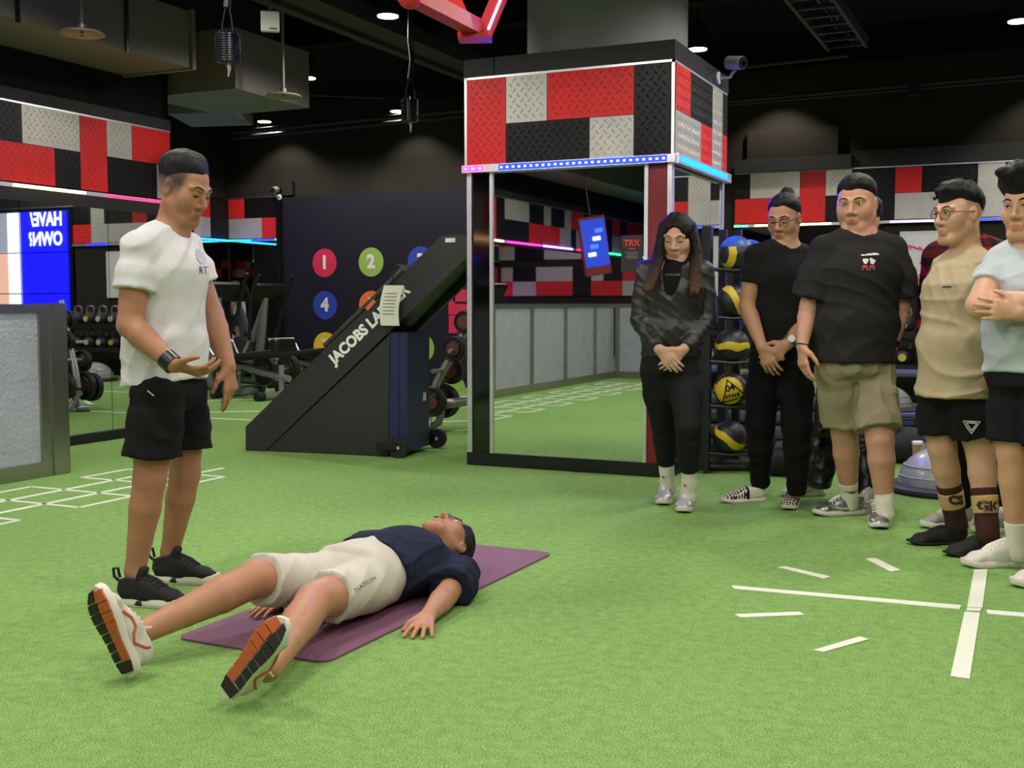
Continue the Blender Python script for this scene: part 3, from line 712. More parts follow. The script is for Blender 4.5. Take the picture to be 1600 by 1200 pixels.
# cameras
M_CAMB = mat('camera_beige', (150, 146, 130), .45, var=.05)
def cctv(p, aim, lab, sc=1.0, wall_n=(1, 0, 0)):
    r = thing('security_camera', lab, 'camera', p); aim = Vector(aim).normalized(); wn = Vector(wall_n)
    MB().cyl((0, 0, 0), wn * .012, .045 * sc, n=20).build('base_disc', M_WHITE, r, True)
    k = wn * .13 * sc; MB().tube([(0, 0, 0), wn * .09 * sc, k + Vector((0, 0, .05 * sc))], .012 * sc, 8).build('bracket', M_CAMB, r, True)
    c = k + Vector((0, 0, .1 * sc)); hd = MB().cyl(c - aim * .07 * sc, c + aim * .07 * sc, .05 * sc, n=20).build('housing', M_CAMB, r, True)
    MB().cyl(c + aim * .069 * sc, c + aim * .078 * sc, .047 * sc, .045 * sc, n=20).build('front_ring', M_BLKM, hd); MB().cyl(c + aim * .078 * sc, c + aim * .083 * sc, .022 * sc, n=16).build('lens', M_BGLASS, hd)
    return r
cctv(PXp(1122, 122, PX1 + .016), RT * .5 - FW * .7 + Vector((0, 0, -.15)), 'beige bullet security camera on the pillar cap', .95)
cctv(PYp(437, 308, YB - .1), -FW + RT * -.3 + Vector((0, 0, -.2)), 'small white security camera above the alcove mirror', .9, (0, -1, 0))

# ================================================================== VIDEO WALL (real one, right of the frame; seen in the left mirrors)
vw = thing('video_wall', 'bright blue video wall of nine screens', 'video wall', (.08, YB - .02, .62))
M_BLUE = led('screen_blue', (18, 20, 255), 1.6); M_SCRW = led('screen_white', (225, 240, 255), 1.3); M_SCRR = led('screen_red', (235, 50, 48), 1.1)
M_SCRS = led('screen_skin', (226, 170, 150), 1.0); M_TXT = led('screen_text', (235, 250, 255), 1.7); M_SCRG = led('screen_grey', (150, 150, 165), .9)
pw, ph = 1.12, .655
MB().bb((-.08, -.02, -.06), (pw * 3 + .06, .02, ph * 3 + .05)).build('surround', M_BLACK, vw)
for i in range(3):
    for j in range(3):
        x0, z0 = i * pw + .008, j * ph + .008; x1, z1 = x0 + pw - .016, z0 + ph - .016
        xs_ = 1.02
        if i == 0:
            s_ = MB().bb((x0, -.045, z0), (min(x1, xs_ * 1.0), -.02, z1)).build('screen', M_BLUE, vw)
            MB().bb((min(x1, xs_), -.045, z0), (x1, -.02, z1)).build('picture_area', M_SCRW, s_)
        else:
            s_ = MB().bb((x0, -.045, z0), (x1, -.02, z1)).build('screen', M_SCRW, vw)
            if i == 1:
                MB().bb((x0 + .42, -.048, z0), (x1, -.045, min(z1, z0 + (.36 if j == 2 else 9)))).build('picture_area', M_SCRR, s_)
                MB().bb((x0 + .18, -.048, z0), (x0 + .42, -.045, z1)).build('picture_area', M_SCRG if j == 2 else M_SCRS, s_)
            else: MB().bb((x0, -.048, z0), (x1 - .3, -.045, z1)).build('picture_area', M_SCRR, s_)
def vtext(body, x, z, size):
    vs, fs = text_mesh(body, size, align='LEFT', bold=size * .03); q_ = MB(); q_.add([Vector((x + v.x * .82, -.05, z + v.y)) for v in vs], fs); q_.build('screen_text', M_TXT, vw, fixn=False)
vtext('HAVE/', .1, ph * 3 - .14, .3); vtext('OWN?', .1, ph * 3 - .45, .3)

# glass marker board on the far wall
wb = thing('marker_board', 'white glass marker board with red scribbles', 'board', PYp(1404, 462, YB - .02)); o_ = wb.location.copy()
W_ = PYp(1475, 462, YB - .02).x - o_.x; H_ = PYp(1404, 362, YB - .02).z - o_.z
MB().bb((0, -.02, 0), (W_ + .3, 0, H_)).build('glass_sheet', mat('board_white', (214, 212, 210), .15, var=.04, nscale=2), wb)
rr = random.Random(11)
for k in range(5):
    pts = []; x, z = W_ * .45 + rr.uniform(-.12, .1), H_ * (.2 + .14 * k)
    for j in range(9): pts.append((x, -.024, z)); x += rr.uniform(-.06, .08); z += rr.uniform(-.05, .05)
    MB().tube(pts, .009, 5).build('scribble', mat('marker_red', (232, 70, 80), .4), wb)

# ================================================================== EQUIPMENT
# ---- inclined ladder climber
g0, g1 = PZ(385, 704, 0), PZ(607, 714, 0)
ex = (g1 - g0).normalized(); en = Vector((-ex.y, ex.x, 0)); ez = Vector((0, 0, 1))      # en points away from the camera
lad = thing('ladder_climber', 'black inclined ladder climbing machine with white lettering', 'climber', g0)
def lp(zx, zy):   # zoomed-crop pixel on the near side panel
    v = Pplane(350 + zx / 3.158, 350 + zy / 3.158, g0, en) - g0; return Vector((v.x, v.y, max(v.z, 0)))
WD = .58
beam_poly = [lp(107, 1118), lp(107, 1000), lp(1075, 56), lp(1185, 50), lp(1245, 120), lp(205, 1118)]
for off in (0, WD - .05):
    b = MB(); b.prism([p + en * off for p in beam_poly], en * .05); b.build('side_beam', M_CHARC, lad)
b = MB(); b.prism([p + en * .012 for p in (lp(206, 1120), lp(815, 545), lp(806, 1146))], en * (WD - .03)); b.build('side_panel', M_CHARC, lad)
b = MB(); b.prism([p + en * .05 for p in (lp(225, 1098), lp(150, 1010), lp(1050, 130), lp(1170, 135))], en * (WD - .1)); b.build('belly_pan', M_CHARC, lad)
M_LADB = mat('ladder_blue', (28, 30, 74), .45, var=.06, nscale=4)
cb0, cb1 = lp(806, 1146), lp(806, 535); cbx = ex * .15
b = MB(); b.prism([Vector((cb0.x, cb0.y, .04)) + en * .02, Vector((cb0.x, cb0.y, .04)) + cbx + en * .02, cb1 + cbx + en * .02, cb1 + en * .02], en * (WD - .16)); b.build('drive_cabinet', M_LADB, lad)
b = MB(); b.prism([Vector((cb0.x, cb0.y, .05)) + cbx * .53 + en * .016, Vector((cb0.x, cb0.y, .05)) + cbx * .545 + en * .016, cb1 + cbx * .545 + en * .016, cb1 + cbx * .53 + en * .016], en * .01); b.build('door_seam', M_BLACK, lad)
q = cb0 + cbx * 1.0 + en * .34; MB().box((q.x, q.y, .42), (.012, .05, .06)).build('latch_plate', M_WHITE, lad)
for off in (-.045, WD + .0):
    q = cb0 + ex * (.1 + (.05 if off > 0 else 0)) + en * off
    w = MB().cyl(Vector((q.x, q.y, .075)), Vector((q.x, q.y, .075)) + en * .045, .075, n=24).build('wheel', M_RUB, lad, True)
    MB().cyl(Vector((q.x, q.y, .075)) - en * .004, Vector((q.x, q.y, .075)) + en * .05, .014, n=12).build('axle', M_WHITE, w, True)
    MB().box((q.x - ex.x * .08, q.y - ex.y * .08, .085), (.16, .05, .05), Matrix.Rotation(math.atan2(ex.y, ex.x), 3, 'Z')).build('wheel_bracket', M_BLKM, lad)
up = (lp(1075, 56) - lp(107, 1000)).normalized(); pn = (up.cross(en)).normalized()
if pn.z < 0: pn = -pn
M_RUNG = mat('rung_wood', (120, 96, 66), .45, var=.15, nscale=12)
base_ = lp(107, 1000); LL = (lp(1075, 56) - base_).length
for k in range(8):
    c = base_ + up * (.2 + k * (LL - .3) / 7.5) - pn * .01
    MB().cyl(c + en * .05, c + en * (WD - .05), .02, n=10).build('rung', M_RUNG, lad, True)
M_RAIL = mat('rail_foam', (62, 56, 50), .5, var=.1)
for off in (.04, WD - .05):
    a_, b_ = lp(485, 602) + en * off, lp(875, 222) + en * off
    MB().tube([a_ - pn * .05, a_, b_, b_ - pn * .06], .019, 10).build('handrail', M_RAIL if off < .1 else M_BLKM, lad, True)
cn = lp(830, 255); MB().box(cn + en * .28 + pn * .02, (.12, .2, .1), Matrix.Rotation(.6, 3, 'Y')).build('console', M_RUB, lad)
MB().box(lp(725, 400) + en * -.004, (.09, .01, .03), Matrix.Rotation(math.atan2(ex.y, ex.x), 3, 'Z') @ Matrix.Rotation(-math.radians(44), 3, 'Y')).build('warning_label', mat('label_orange', (206, 104, 70), .5), lad)
q = lp(1118, 80); MB().box(q - en * .003, (.075, .008, .03), Matrix.Rotation(math.atan2(ex.y, ex.x), 3, 'Z')).build('maker_plate', M_WHITE, lad)
tc_ = (lp(530, 665) + lp(905, 315)) / 2 - en * .004
lettering('lettering', 'JACOBS LADDER', .112, mat('letter_white', (232, 230, 224), .5, var=.02), lp(716, 499) - en * .002, up, pn, lad, bold=.005, sx=.96)
# notice sheet hanging from the handrail
nt_ = thing('notice_sheet', 'white printed notice sheet hanging on the ladder climber', 'paper', lp(840, 300) + g0 - en * .03)
o_ = nt_.location - g0
nx, nz = 7, 9; vs = []; fs = []
c0, c1, c2, c3 = lp(800, 303), lp(897, 303), lp(880, 502), lp(788, 500)
for j in range(nz):
    for i in range(nx):
        u_1, v_1 = i / (nx - 1), j / (nz - 1)
        p_ = (c0 * (1 - u_1) + c1 * u_1) * (1 - v_1) + (c3 * (1 - u_1) + c2 * u_1) * v_1
        vs.append(p_ - o_ - en * (.035 + .03 * math.sin(v_1 * 2.6)) + ex * (-.012 * math.sin(v_1 * 3.1)))
for j in range(nz - 1):
    for i in range(nx - 1): a_ = j * nx + i; fs.append((a_, a_ + 1, a_ + nx + 1, a_ + nx))
b = MB(); b.add(vs, fs); b.add([Vector(v) + en * .0015 for v in vs], [f[::-1] for f in fs]); b.build('sheet', M_PAPER, nt_, True, fixn=False)
for j in range(7):
    v_1 = .2 + j * .085; p_ = (c0 * .82 + c1 * .18) * (1 - v_1) + (c3 * .82 + c2 * .18) * v_1; p2_ = (c0 * .2 + c1 * .8) * (1 - v_1) + (c3 * .2 + c2 * .8) * v_1
    sh = -o_ - en * (.039 + .03 * math.sin(v_1 * 2.6)) + ex * (-.012 * math.sin(v_1 * 3.1)); MB().tube([p_ + sh, p2_ + sh], .0022, 4).build('print_line', M_PGREY, nt_)
MB().tube([Vector((0, 0, .0)) - en * .02, Vector((0, 0, .05)), Vector((.01, 0, .07))], .004, 5).build('tie', M_BLKM, nt_)

# ---- plate storage arm of a lifting station behind the pillar
M_PLT = mat('rubber_plate', (28, 28, 30), .55, var=.12, nscale=30); M_HUB = mat('plate_hub', (120, 70, 60), .4, metal=.3)
def weight_plate(parent, c, ax, r, th):
    c, ax = Vector(c), Vector(ax).normalized()
    rot = ax.to_track_quat('Z', 'Y').to_matrix()
    w = MB().lathe([(.03, -th / 2), (r * .55, -th / 2), (r * .62, -th * .32), (r * .84, -th * .32), (r * .9, -th / 2), (r, -th * .4), (r, th * .4), (r * .9, th / 2), (r * .84, th * .32), (r * .62, th * .32), (r * .55, th / 2), (.03, th / 2)], c, 32, rot).build('weight_plate', M_PLT, parent, True)
    MB().lathe([(.028, -th / 2 - .003), (.06, -th / 2 - .003), (.06, th / 2 + .003), (.028, th / 2 + .003)], c, 20, rot).build('hub_ring', M_HUB, w, True)
    return w
st = thing('plate_rack', 'silver lifting station arm loaded with black weight plates', 'weight rack', PZ(700, 680, 0)); o_ = st.location.copy()
dS = depth_of(o_) + .35
def sp(px, py, dd=0.0):
    q = P(px, py, dS + dd) - o_; q.z = max(q.z, .034); return q
MB().tube([sp(672, 630), sp(684, 595), sp(704, 560), sp(735, 500), sp(748, 470)], .036, 10).build('upright', M_SILV, st, True)
MB().tube([sp(672, 640), sp(690, 632), sp(735, 626), sp(775, 622)], .045, 10).build('foot_beam', M_SILV, st, True)
MB().tube([sp(668, 700, .1), sp(672, 672), sp(686, 660), sp(690, 640)], .035, 10).build('foot_beam', M_SILV, st, True)
MB().tube([sp(672, 640), sp(667, 690, -.1)], .03, 10).build('foot_leg', M_SILV, st, True)
tow = -(FW * .8 + RT * .35)
for (px, py, r_, dd) in ((710, 545, .112, -.12), (712, 545, .112, -.03), (727, 503, .1, -.05), (729, 505, .1, .03), (706, 580, .115, .12), (690, 625, .15, .1), (694, 627, .15, .18), (676, 628, .13, -.12)):
    weight_plate(st, sp(px, py, dd), tow, r_, .06)
MB().tube([sp(712, 545, .15), sp(702, 549, -.32)], .016, 10).build('sleeve_pin', M_CHROME, st, True)
MB().tube([sp(700, 578, .1), sp(676, 580, -.25)], .02, 10).build('sleeve_pin', M_SILV, st, True)

# ---- cardio machines in the alcove
def cardio(px, py, rot, lab, sc=1.0):
    p = PZ(px, py, 0); r = thing('elliptical_trainer', lab, 'exercise machine', p, rot, 'elliptical trainers in the alcove')
    Z = Vector
    MB().tube([(-.5, 0, .06), (.75, 0, .06)], .05, 8).build('base_rail', M_SILV, r, True)
    for x in (-.5, .72): MB().tube([(x, -.32, .05), (x, .32, .05)], .045, 8).build('base_foot', M_BLKM, r, True)
    MB().tube([(.28, 0, .08), (.1, 0, .8), (.02, 0, 1.2)], [.07, .055, .045], 10).build('mast', M_SILV, r, True)
    MB().tube([(.7, 0, .08), (.3, 0, .7), (.05, 0, 1.12)], [.05, .045, .035], 10).build('brace', M_SILV, r, True)
    MB().rbox((-.04, 0, 1.27), (.06, .46, .3), .02, Matrix.Rotation(-.75, 3, 'Y')).build('console', M_BLKM, r)
    MB().rbox((-.065, 0, 1.285), (.02, .36, .2), .005, Matrix.Rotation(-.75, 3, 'Y')).build('screen', mat('console_screen', (52, 58, 62), .15), r)
    for s_ in (-1, 1):
        MB().tube([(.12, .2 * s_, .62), (.0, .26 * s_, 1.0), (-.14, .28 * s_, 1.35), (-.25, .26 * s_, 1.5)], .022, 8).build('moving_handle', M_RUB, r, True)
        MB().tube([(.5, .18 * s_, .38), (-.15, .2 * s_, .32), (-.5, .2 * s_, .25)], .03, 8).build('pedal_arm', M_SILV, r, True)
        MB().rbox((-.25, .22 * s_, .36), (.36, .15, .05), .02).build('pedal', M_RUB, r)
        MB().tube([(.12, .2 * s_, .62), (.3, .2 * s_, .4)], .022, 8).build('link_arm', M_CHROME, r, True)
    MB().cyl((.52, -.12, .38), (.52, .12, .38), .28, n=28).build('flywheel_cover', M_DGREY, r, True)
    return r
cardio(345, 611, math.radians(160), 'silver elliptical trainer with tilted black console, nearer the alcove side mirror')
cardio(418, 602, math.radians(160), 'silver elliptical trainer with tilted black console, nearer the number wall')
# ---- two plate loaded benches
def bench_machine(px, py, rot, lab):
    p = PZ(px, py, 0); r = thing('plate_bench', lab, 'exercise machine', p, rot, 'plate loaded benches near the number wall')
    MB().rbox((0, 0, .50), (1.0, .36, .09), .035, Matrix.Rotation(-.1, 3, 'Y')).build('pad', M_RUB, r, True)
    MB().tube([(-.45, 0, .42), (.1, 0, .3), (.55, 0, .24)], .04, 8).build('spine', M_SILV, r, True)
    for x in (-.3, .42):
        MB().tube([(x, 0, .06), (x, 0, .4)], .035, 8).build('post', M_SILV, r, True); MB().tube([(x, -.34, .05), (x, .34, .05)], .045, 8).build('cross_foot', M_SILV, r, True)
        for s_ in (-1, 1): MB().tube([(x, .3 * s_, .05), (x, .4 * s_, .05)], .055, 10).build('foot_cap', M_RUB, r, True)
    for s_ in (-1, 1):
        weight_plate(r, (-.18, .33 * s_, .3), (0, 1, 0), .18, .08)
        MB().tube([(-.18, .08 * s_, .3), (-.18, .44 * s_, .3)], .02, 8).build('sleeve_pin', M_CHROME, r, True)
    MB().rbox((.45, 0, .62), (.12, .34, .18), .03).build('head_rest', M_BLKM, r)
    MB().tube([(-.5, -.2, .5), (-.62, -.22, .66), (-.62, .22, .66), (-.5, .2, .5)], .016, 8).build('grab_handle', M_CHROME, r, True)
bench_machine(400, 621, math.radians(-8), 'black padded plate loaded bench in front of the elliptical trainers')
bench_machine(496, 612, math.radians(-8), 'black padded plate loaded bench beside the foot of the number wall')

# ---- medicine balls and rack
rk0 = Vector((-1.72, 7.25, 0))
rk = thing('ball_rack', 'tall black steel medicine ball rack beside the pillar', 'rack', PZ(1130, 742, 0)); o_ = rk.location.copy(); dR = depth_of(o_) + .12
def rp(px, py, dd=0.0): return P(px, py, dR + dd) - o_
def gz(v, z): return Vector((v.x, v.y, z))
pole_a, pole_b = rp(1107, 600), rp(1128, 600, .3)
for (pa, w) in ((rp(1103, 600, -.05), .06), (rp(1127, 600, .3), .05), (rp(1150, 600, .28), .05)):
    MB().bb((pa.x - w / 2, pa.y - w / 2, .02), (pa.x + w / 2, pa.y + w / 2, 1.62)).build('upright', M_BLKM, rk)
f0 = gz(rp(1099, 742, .0), .035); f1 = gz(rp(1204, 742, .0), .035); YV = Vector((0, 1, 0))
for dd in (0, .22, .44): MB().tube([f0 + YV * dd, f1 + YV * dd], .028, 8).build('foot_bar', M_BLKM, rk, True)
for px in (1106, 1190): q = gz(rp(px, 742, 0), .05); MB().tube([q, q + YV * .44], .03, 8).build('foot_bar', M_BLKM, rk, True)
M_BALLK = mat('ball_black', (30, 30, 32), .45, var=.15, nscale=30, bump=.1, bscale=200); M_BALLY = mat('ball_yellow', (206, 178, 36), .5, var=.08, nscale=20); M_BALLB = mat('ball_blue', (44, 84, 128), .45, var=.1)
BALLS = [(1150, 396, 'b', 22), (1147, 471, 'k', 25), (1144, 540, 'k', 26), (1142, 609, 'n', 26), (1140, 683, 'k', 26)]
balls_lab = ['blue topped black medicine ball on the highest rack shelf', 'tilted black and yellow medicine ball on the second shelf from the top', 'black medicine ball with a yellow wave band on the middle shelf',
             'black medicine ball marked 04 on the second lowest shelf', 'black medicine ball with a yellow belt on the lowest shelf']
def ball_shell(c, r, n1, n2, fn, name, m, parent, lift):
    """patch of a sphere where fn(direction) is true"""
    N, Mm = 120, 72; vs = []; fs = []; ids = {}
    def vid(i, j):
        i %= N
        if (i, j) not in ids:
            t = math.pi * j / Mm; a = 2 * math.pi * i / N; d = Vector((math.sin(t) * math.cos(a), math.sin(t) * math.sin(a), math.cos(t)))
            ids[(i, j)] = len(vs); vs.append(c + d * (r + lift))
        return ids[(i, j)]
    for j in range(Mm):
        for i in range(N):
            t = math.pi * (j + .5) / Mm; a = 2 * math.pi * (i + .5) / N
            if fn(Vector((math.sin(t) * math.cos(a), math.sin(t) * math.sin(a), math.cos(t)))): fs.append((vid(i, j), vid(i, j + 1), vid(i + 1, j + 1), vid(i + 1, j)))
    b = MB(); b.add(vs, fs); return b.build(name, m, parent, True, fixn=False)
view = -FW
for k, (px, py, c_, rpx) in enumerate(BALLS):
    r_ = .112; c = P(px, py, dR - .02)
    # shelf cradle
    zz = c.z - r_ + .012 - o_.z
    a0 = rp(1104, py, -.03); cc = c - o_
    for s_ in (-1, 1):
        q0 = gz(rp(1104, py, .0 + .06 * s_), zz); q1 = gz(cc, zz) + RT * .17 + FW * .07 * s_
        MB().tube([q0, gz((q0 + q1) / 2, zz - .012), q1], .011, 8).build('cradle_bar', M_BLKM, rk, True)
    q1 = gz(cc, zz) + RT * .17; MB().tube([q1 - FW * .07, q1 + FW * .07], .011, 8).build('cradle_bar', M_BLKM, rk, True)
    ob = thing('medicine_ball', balls_lab[k], 'ball', c, 0, 'medicine balls on the rack')
    MB().ball((0, 0, 0), r_, 32, 20).build('rubber_shell', M_BALLK if c_ != 'b' else mat('ball_dark', (34, 40, 48), .4), ob, True)
    z0 = Vector((0, 0, 0)); tilt = Vector((.35 * (k - 2), 0, 1)).normalized() if k != 1 else (RT * .9 + Vector((0, 0, .6))).normalized()
    if c_ == 'k':
        ball_shell(z0, r_, 0, 0, lambda d, tl=tilt: abs(d.dot(tl) + .05 * math.sin(5 * math.atan2(d.y, d.x))) < .26 - .12 * abs(d.dot(RT)), 'yellow_band', M_BALLY, ob, .0025)
    if c_ == 'n':
        ball_shell(z0, r_, 0, 0, lambda d: d.dot((view + RT * -.35).normalized()) > .62 or abs(d.dot(Vector((0, 0, 1))) - .1) < .25 and d.dot(view) < .62, 'yellow_band', M_BALLY, ob, .0025)
        n_ = (view - RT * .1).normalized(); rgt = Vector((0, 0, 1)).cross(n_).normalized(); up_ = n_.cross(rgt); a_ = .3; rgt, up_ = rgt * math.cos(a_) + up_ * math.sin(a_), up_ * math.cos(a_) - rgt * math.sin(a_)
        for body, yo, sz in (('04', .022, .06), ('XTWA', -.03, .032)):
            vs, fs = text_mesh(body, sz, bold=.0015); q_ = MB()
            q_.add([((n_ * math.sqrt(max(1e-6, r_ ** 2 - v.x ** 2 - (v.y + yo) ** 2)) + rgt * (v.x - .01) + up_ * (v.y + yo)).normalized()) * (r_ + .005) for v in vs], fs); q_.build('print', M_BLACK, ob, fixn=False)
        tri = []
        for s0, s1 in (((-.075, -.055), (.075, -.055)), ((.075, -.055), (-.01, .075)), ((-.01, .075), (-.075, -.055))):
            pts = []
            for j in range(9):
                t = j / 8; a_, b_ = s0[0] * (1 - t) + s1[0] * t, s0[1] * (1 - t) + s1[1] * t
                pts.append((n_ * math.sqrt(max(1e-6, r_ ** 2 - a_ * a_ - b_ * b_)) + rgt * a_ + up_ * b_).normalized() * (r_ + .004))
            MB().tube(pts, .004, 6).build('print', M_BLACK, ob, True)
    if c_ == 'b':
        ball_shell(z0, r_, 0, 0, lambda d: d.z > .35, 'blue_cap', M_BALLB, ob, .0025); ball_shell(z0, r_, 0, 0, lambda d: abs(d.dot((RT * .8 + FW * .3))+.55) < .14 and d.z < .35, 'yellow_band', M_BALLY, ob, .0025)
# second row of balls behind
for k, (px, py) in enumerate(((1172, 398), (1176, 640 - 40), (1182, 676))):
    ob = thing('medicine_ball', ['dark blue medicine ball on the highest shelf, rear row', 'dark grey medicine ball on the second lowest shelf, rear row', 'dark grey medicine ball on the lowest shelf, rear row'][k], 'ball', P(px, py, dR + .46), 0, 'medicine balls on the rack')
    MB().ball((0, 0, 0), .105, 24, 16).build('rubber_shell', M_BALLB if k == 0 else M_BALLK, ob, True); ball_shell(Vector((0, 0, 0)), .105, 0, 0, lambda d: abs(d.z) < .15, 'seam_band', M_BALLK, ob, .002)
    q0 = P(px, py, dR + .46) - o_; MB().tube([q0 + Vector((0, 0, -.1)) - RT * .2, q0 + Vector((0, 0, -.108)), q0 + Vector((0, 0, -.1)) + RT * .15], .012, 8).build('cradle_bar', M_BLKM, rk, True)

# ---- kettlebell rack on the far wall
M_KB = mat('kettlebell_rubber', (34, 34, 36), .5, var=.12, nscale=25); M_KBH = mat('kettlebell_handle', (120, 118, 114), .35, metal=.7)
M_KRING = mat('kettlebell_print', (190, 186, 160), .5); M_KYEL = mat('kettlebell_yellow', (204, 190, 70), .5)
kx0, kx1 = -1.75, -.25
kr = thing('kettlebell_rack', 'black two tier kettlebell rack against the far wall', 'rack', ((kx0 + kx1) / 2, 12.95, 0))
hw = (kx1 - kx0) / 2
TZ = (.45, .80)
for z in TZ: MB().bb((-hw, -.2, z - .03), (hw, .2, z)).build('shelf', M_BLKM, kr)
for z in TZ: MB().bb((-hw, -.22, z - .05), (hw, -.2, z + .02)).build('front_lip', M_BLKM, kr)
for x in (-hw, hw - .05):
    for y in (-.2, .15): MB().bb((x, y, 0), (x + .05, y + .05, TZ[1])).build('upright', M_BLKM, kr)
kb0 = None
rr = random.Random(9); n = 0
kb_lab = {}
for t, z in enumerate(TZ):
    for i in range(6 if t == 0 else 5):
        x = -hw + .16 + i * .245; loc = (kr.location.x + x, 12.95, z)
        lab = 'black kettlebell with a %s mark, %s from the marker board, %s' % (('yellow' if (i + t) % 3 == 1 else 'pale ring'), ['first', 'second', 'third', 'fourth', 'fifth', 'sixth'][i], 'lower shelf' if t == 0 else 'upper shelf')
        k_ = thing('kettlebell', lab, 'kettlebell', loc, 0, 'kettlebells on the %s shelf with %s marks' % ('lower' if t == 0 else 'upper', 'yellow' if (i + t) % 3 == 1 else 'pale'))
        if kb0 is None:
            b = MB().lathe([(.001, 0), (.065, 0), (.1, .04), (.112, .09), (.1, .145), (.07, .18), (.001, .19)], n=24)
            mb_body = b.build('bell', M_KB, k_, True)
            mb_handle = MB().tube([(-.05, 0, .16), (-.075, 0, .215), (-.06, 0, .265), (0, 0, .278), (.06, 0, .265), (.075, 0, .215), (.05, 0, .16)], .017, 10).build('handle', M_KBH, k_, True)
            kb0 = (mb_body, mb_handle)
        else:
            for q_ in kb0: copy_of(q_, parent=k_)
        mrk = MB()
        if (i + t) % 3 == 1: mrk.cyl((0, -.1, .09), (0, -.114, .09), .042, n=24); mrk.build('number_disc', M_KYEL, k_)
        else: mrk.lathe([(.036, 0), (.043, 0), (.043, .014), (.036, .014)], (0, -.1, .09), 24, Matrix.Rotation(math.pi / 2, 3, 'X')).build('number_ring', M_KRING, k_)
# ---- bench, step platforms, bags, balance trainers behind the group
def at_ground(px, py): return PZ(px, py, 0)
bn = thing('seat_bench', 'low bench with a blue grey seat and steel legs', 'bench', (-1.2, 11.7, 0), .1)
MB().rbox((0, 0, .44), (1.1, .34, .06), .02).build('seat', mat('seat_blue', (72, 74, 120), .5), bn)
for x in (-.5, .5):
    for y in (-.13, .13): MB().cyl((x, y, 0), (x, y, .42), .016, n=10).build('leg', M_CHROME, bn, True)
M_STEP = mat('step_grey', (84, 86, 96), .55, var=.08); M_STEPB = mat('step_blue', (66, 70, 130), .5, var=.08)
def step_platform(c, rot, lab, i, m):
    r = thing('step_platform', lab, 'step platform', c, rot, 'stacked step platforms')
    MB().rbox((0, 0, .05), (.74, .34, .1), .03).build('body', m, r); MB().rbox((0, 0, .104), (.66, .28, .012), .004).build('grip_top', M_RUB, r)
    for s_ in (-1, 1): MB().rbox((.37 * s_, 0, .05), (.03, .2, .06), .01).build('end_handle', M_BLKM, r)
g_ = at_ground(1393, 716)
words = ['bottom', 'second from bottom', 'third from bottom', 'top']
for k in range(3): step_platform((g_.x, g_.y + .25, k * .112), YAW + .3, 'grey step platform beside the cargo shorts man, %s of its stack' % ['bottom', 'middle', 'top'][k], k, M_STEPB if k == 2 else M_STEP)
g_ = at_ground(1196, 715)
for k in range(4): step_platform((g_.x, g_.y + .4, k * .112), .1, 'grey step platform behind the man with the hair bun, %s of its stack' % words[k], k, M_STEP)
g_ = at_ground(1088, 712)
for k in range(3): step_platform((g_.x + .12, g_.y + 1.0, k * .112), .05, 'grey step platform behind the ball rack, %s of its stack' % ['bottom', 'middle', 'top'][k], k, M_STEPB if k == 1 else M_STEP)
M_BAG = mat('bag_black', (22, 22, 25), .7, var=.2, nscale=20, bump=.3, bscale=30)
def bag(c, rot, sc, lab, name='gym_bag'):
    r = thing(name, lab, 'bag', c, rot)
    b = MB(); b.ball((0, 0, .17 * sc), (.3 * sc, .17 * sc, .17 * sc), 20, 12); b.ball((.1 * sc, 0, .16 * sc), (.24 * sc, .18 * sc, .155 * sc), 18, 12); o = b.build('fabric_body', M_BAG, r, True)
    for s_ in (-1, 1): MB().tube([(-.14 * sc, .08 * sc * s_, .28 * sc), (-.08 * sc, .1 * sc * s_, .42 * sc), (.08 * sc, .1 * sc * s_, .42 * sc), (.14 * sc, .08 * sc * s_, .28 * sc)], .012, 6).build('strap', M_BAG, r, True)
    MB().tube([(-.25 * sc, 0, .29 * sc), (0, 0, .338 * sc), (.25 * sc, 0, .29 * sc)], .006, 5).build('zip', M_DGREY, r, True)
g_ = at_ground(1415, 726); bag((g_.x, g_.y + .1, 0), YAW, .75, 'black gym bag slumped beside the step platforms')
g_ = at_ground(1220, 745); bag((g_.x, g_.y + .05, 0), .3, .6, 'black gym bag behind the man with the hair bun')
bag((-.62, 12.45, 0), .1, 1.1, 'large black backpack in front of the kettlebell rack', 'backpack')
M_DOME = mat('dome_grey', (166, 168, 172), .3, var=.04, coat=.3)
def bosu(c, lab):
    r = thing('balance_trainer', lab, 'balance ball', c)
    prof = [(.31, 0), (.325, .015), (.325, .035), (.3, .05)]; MB().lathe(prof, n=40).build('platform', mat('dome_base', (58, 50, 66), .5), r, True)
    d_ = MB().lathe([(.265 * math.cos(a), .045 + .225 * math.sin(a)) for a in np.linspace(0, math.pi / 2 - .01, 12)], n=40).build('dome', M_DOME, r, True)
    for z, rad in ((.1, .26), (.16, .232)): MB().lathe([(rad - .004, z - .004), (rad + .004, z), (rad - .004, z + .004)], n=40).build('ridge', M_DOME, d_, True)
g_ = at_ground(1475, 768); bosu((g_.x, g_.y, 0), 'grey half dome balance trainer beside the tan shirt man')
g_ = at_ground(1470, 742); bosu((g_.x + .5, g_.y + .8, 0), 'grey half dome balance trainer behind the front one')
bosu((-1.45, 12.4, 0), 'grey half dome balance trainer beside the large backpack')
g_ = at_ground(1434, 737)
cu = thing('paper_cup', 'tall brown paper coffee cup on the turf', 'cup', g_)
MB().lathe([(.028, 0), (.04, .19), (.037, .19), (.026, .01)], n=24).build('cup', mat('kraft', (170, 128, 84), .7), cu, True); MB().lathe([(.042, .185), (.043, .2), (.036, .205), (.001, .205)], n=24).build('lid', M_WHITE, cu, True)
g_ = at_ground(1444, 741); bo = thing('water_bottle', 'clear plastic bottle with red label and blue cap', 'bottle', g_)
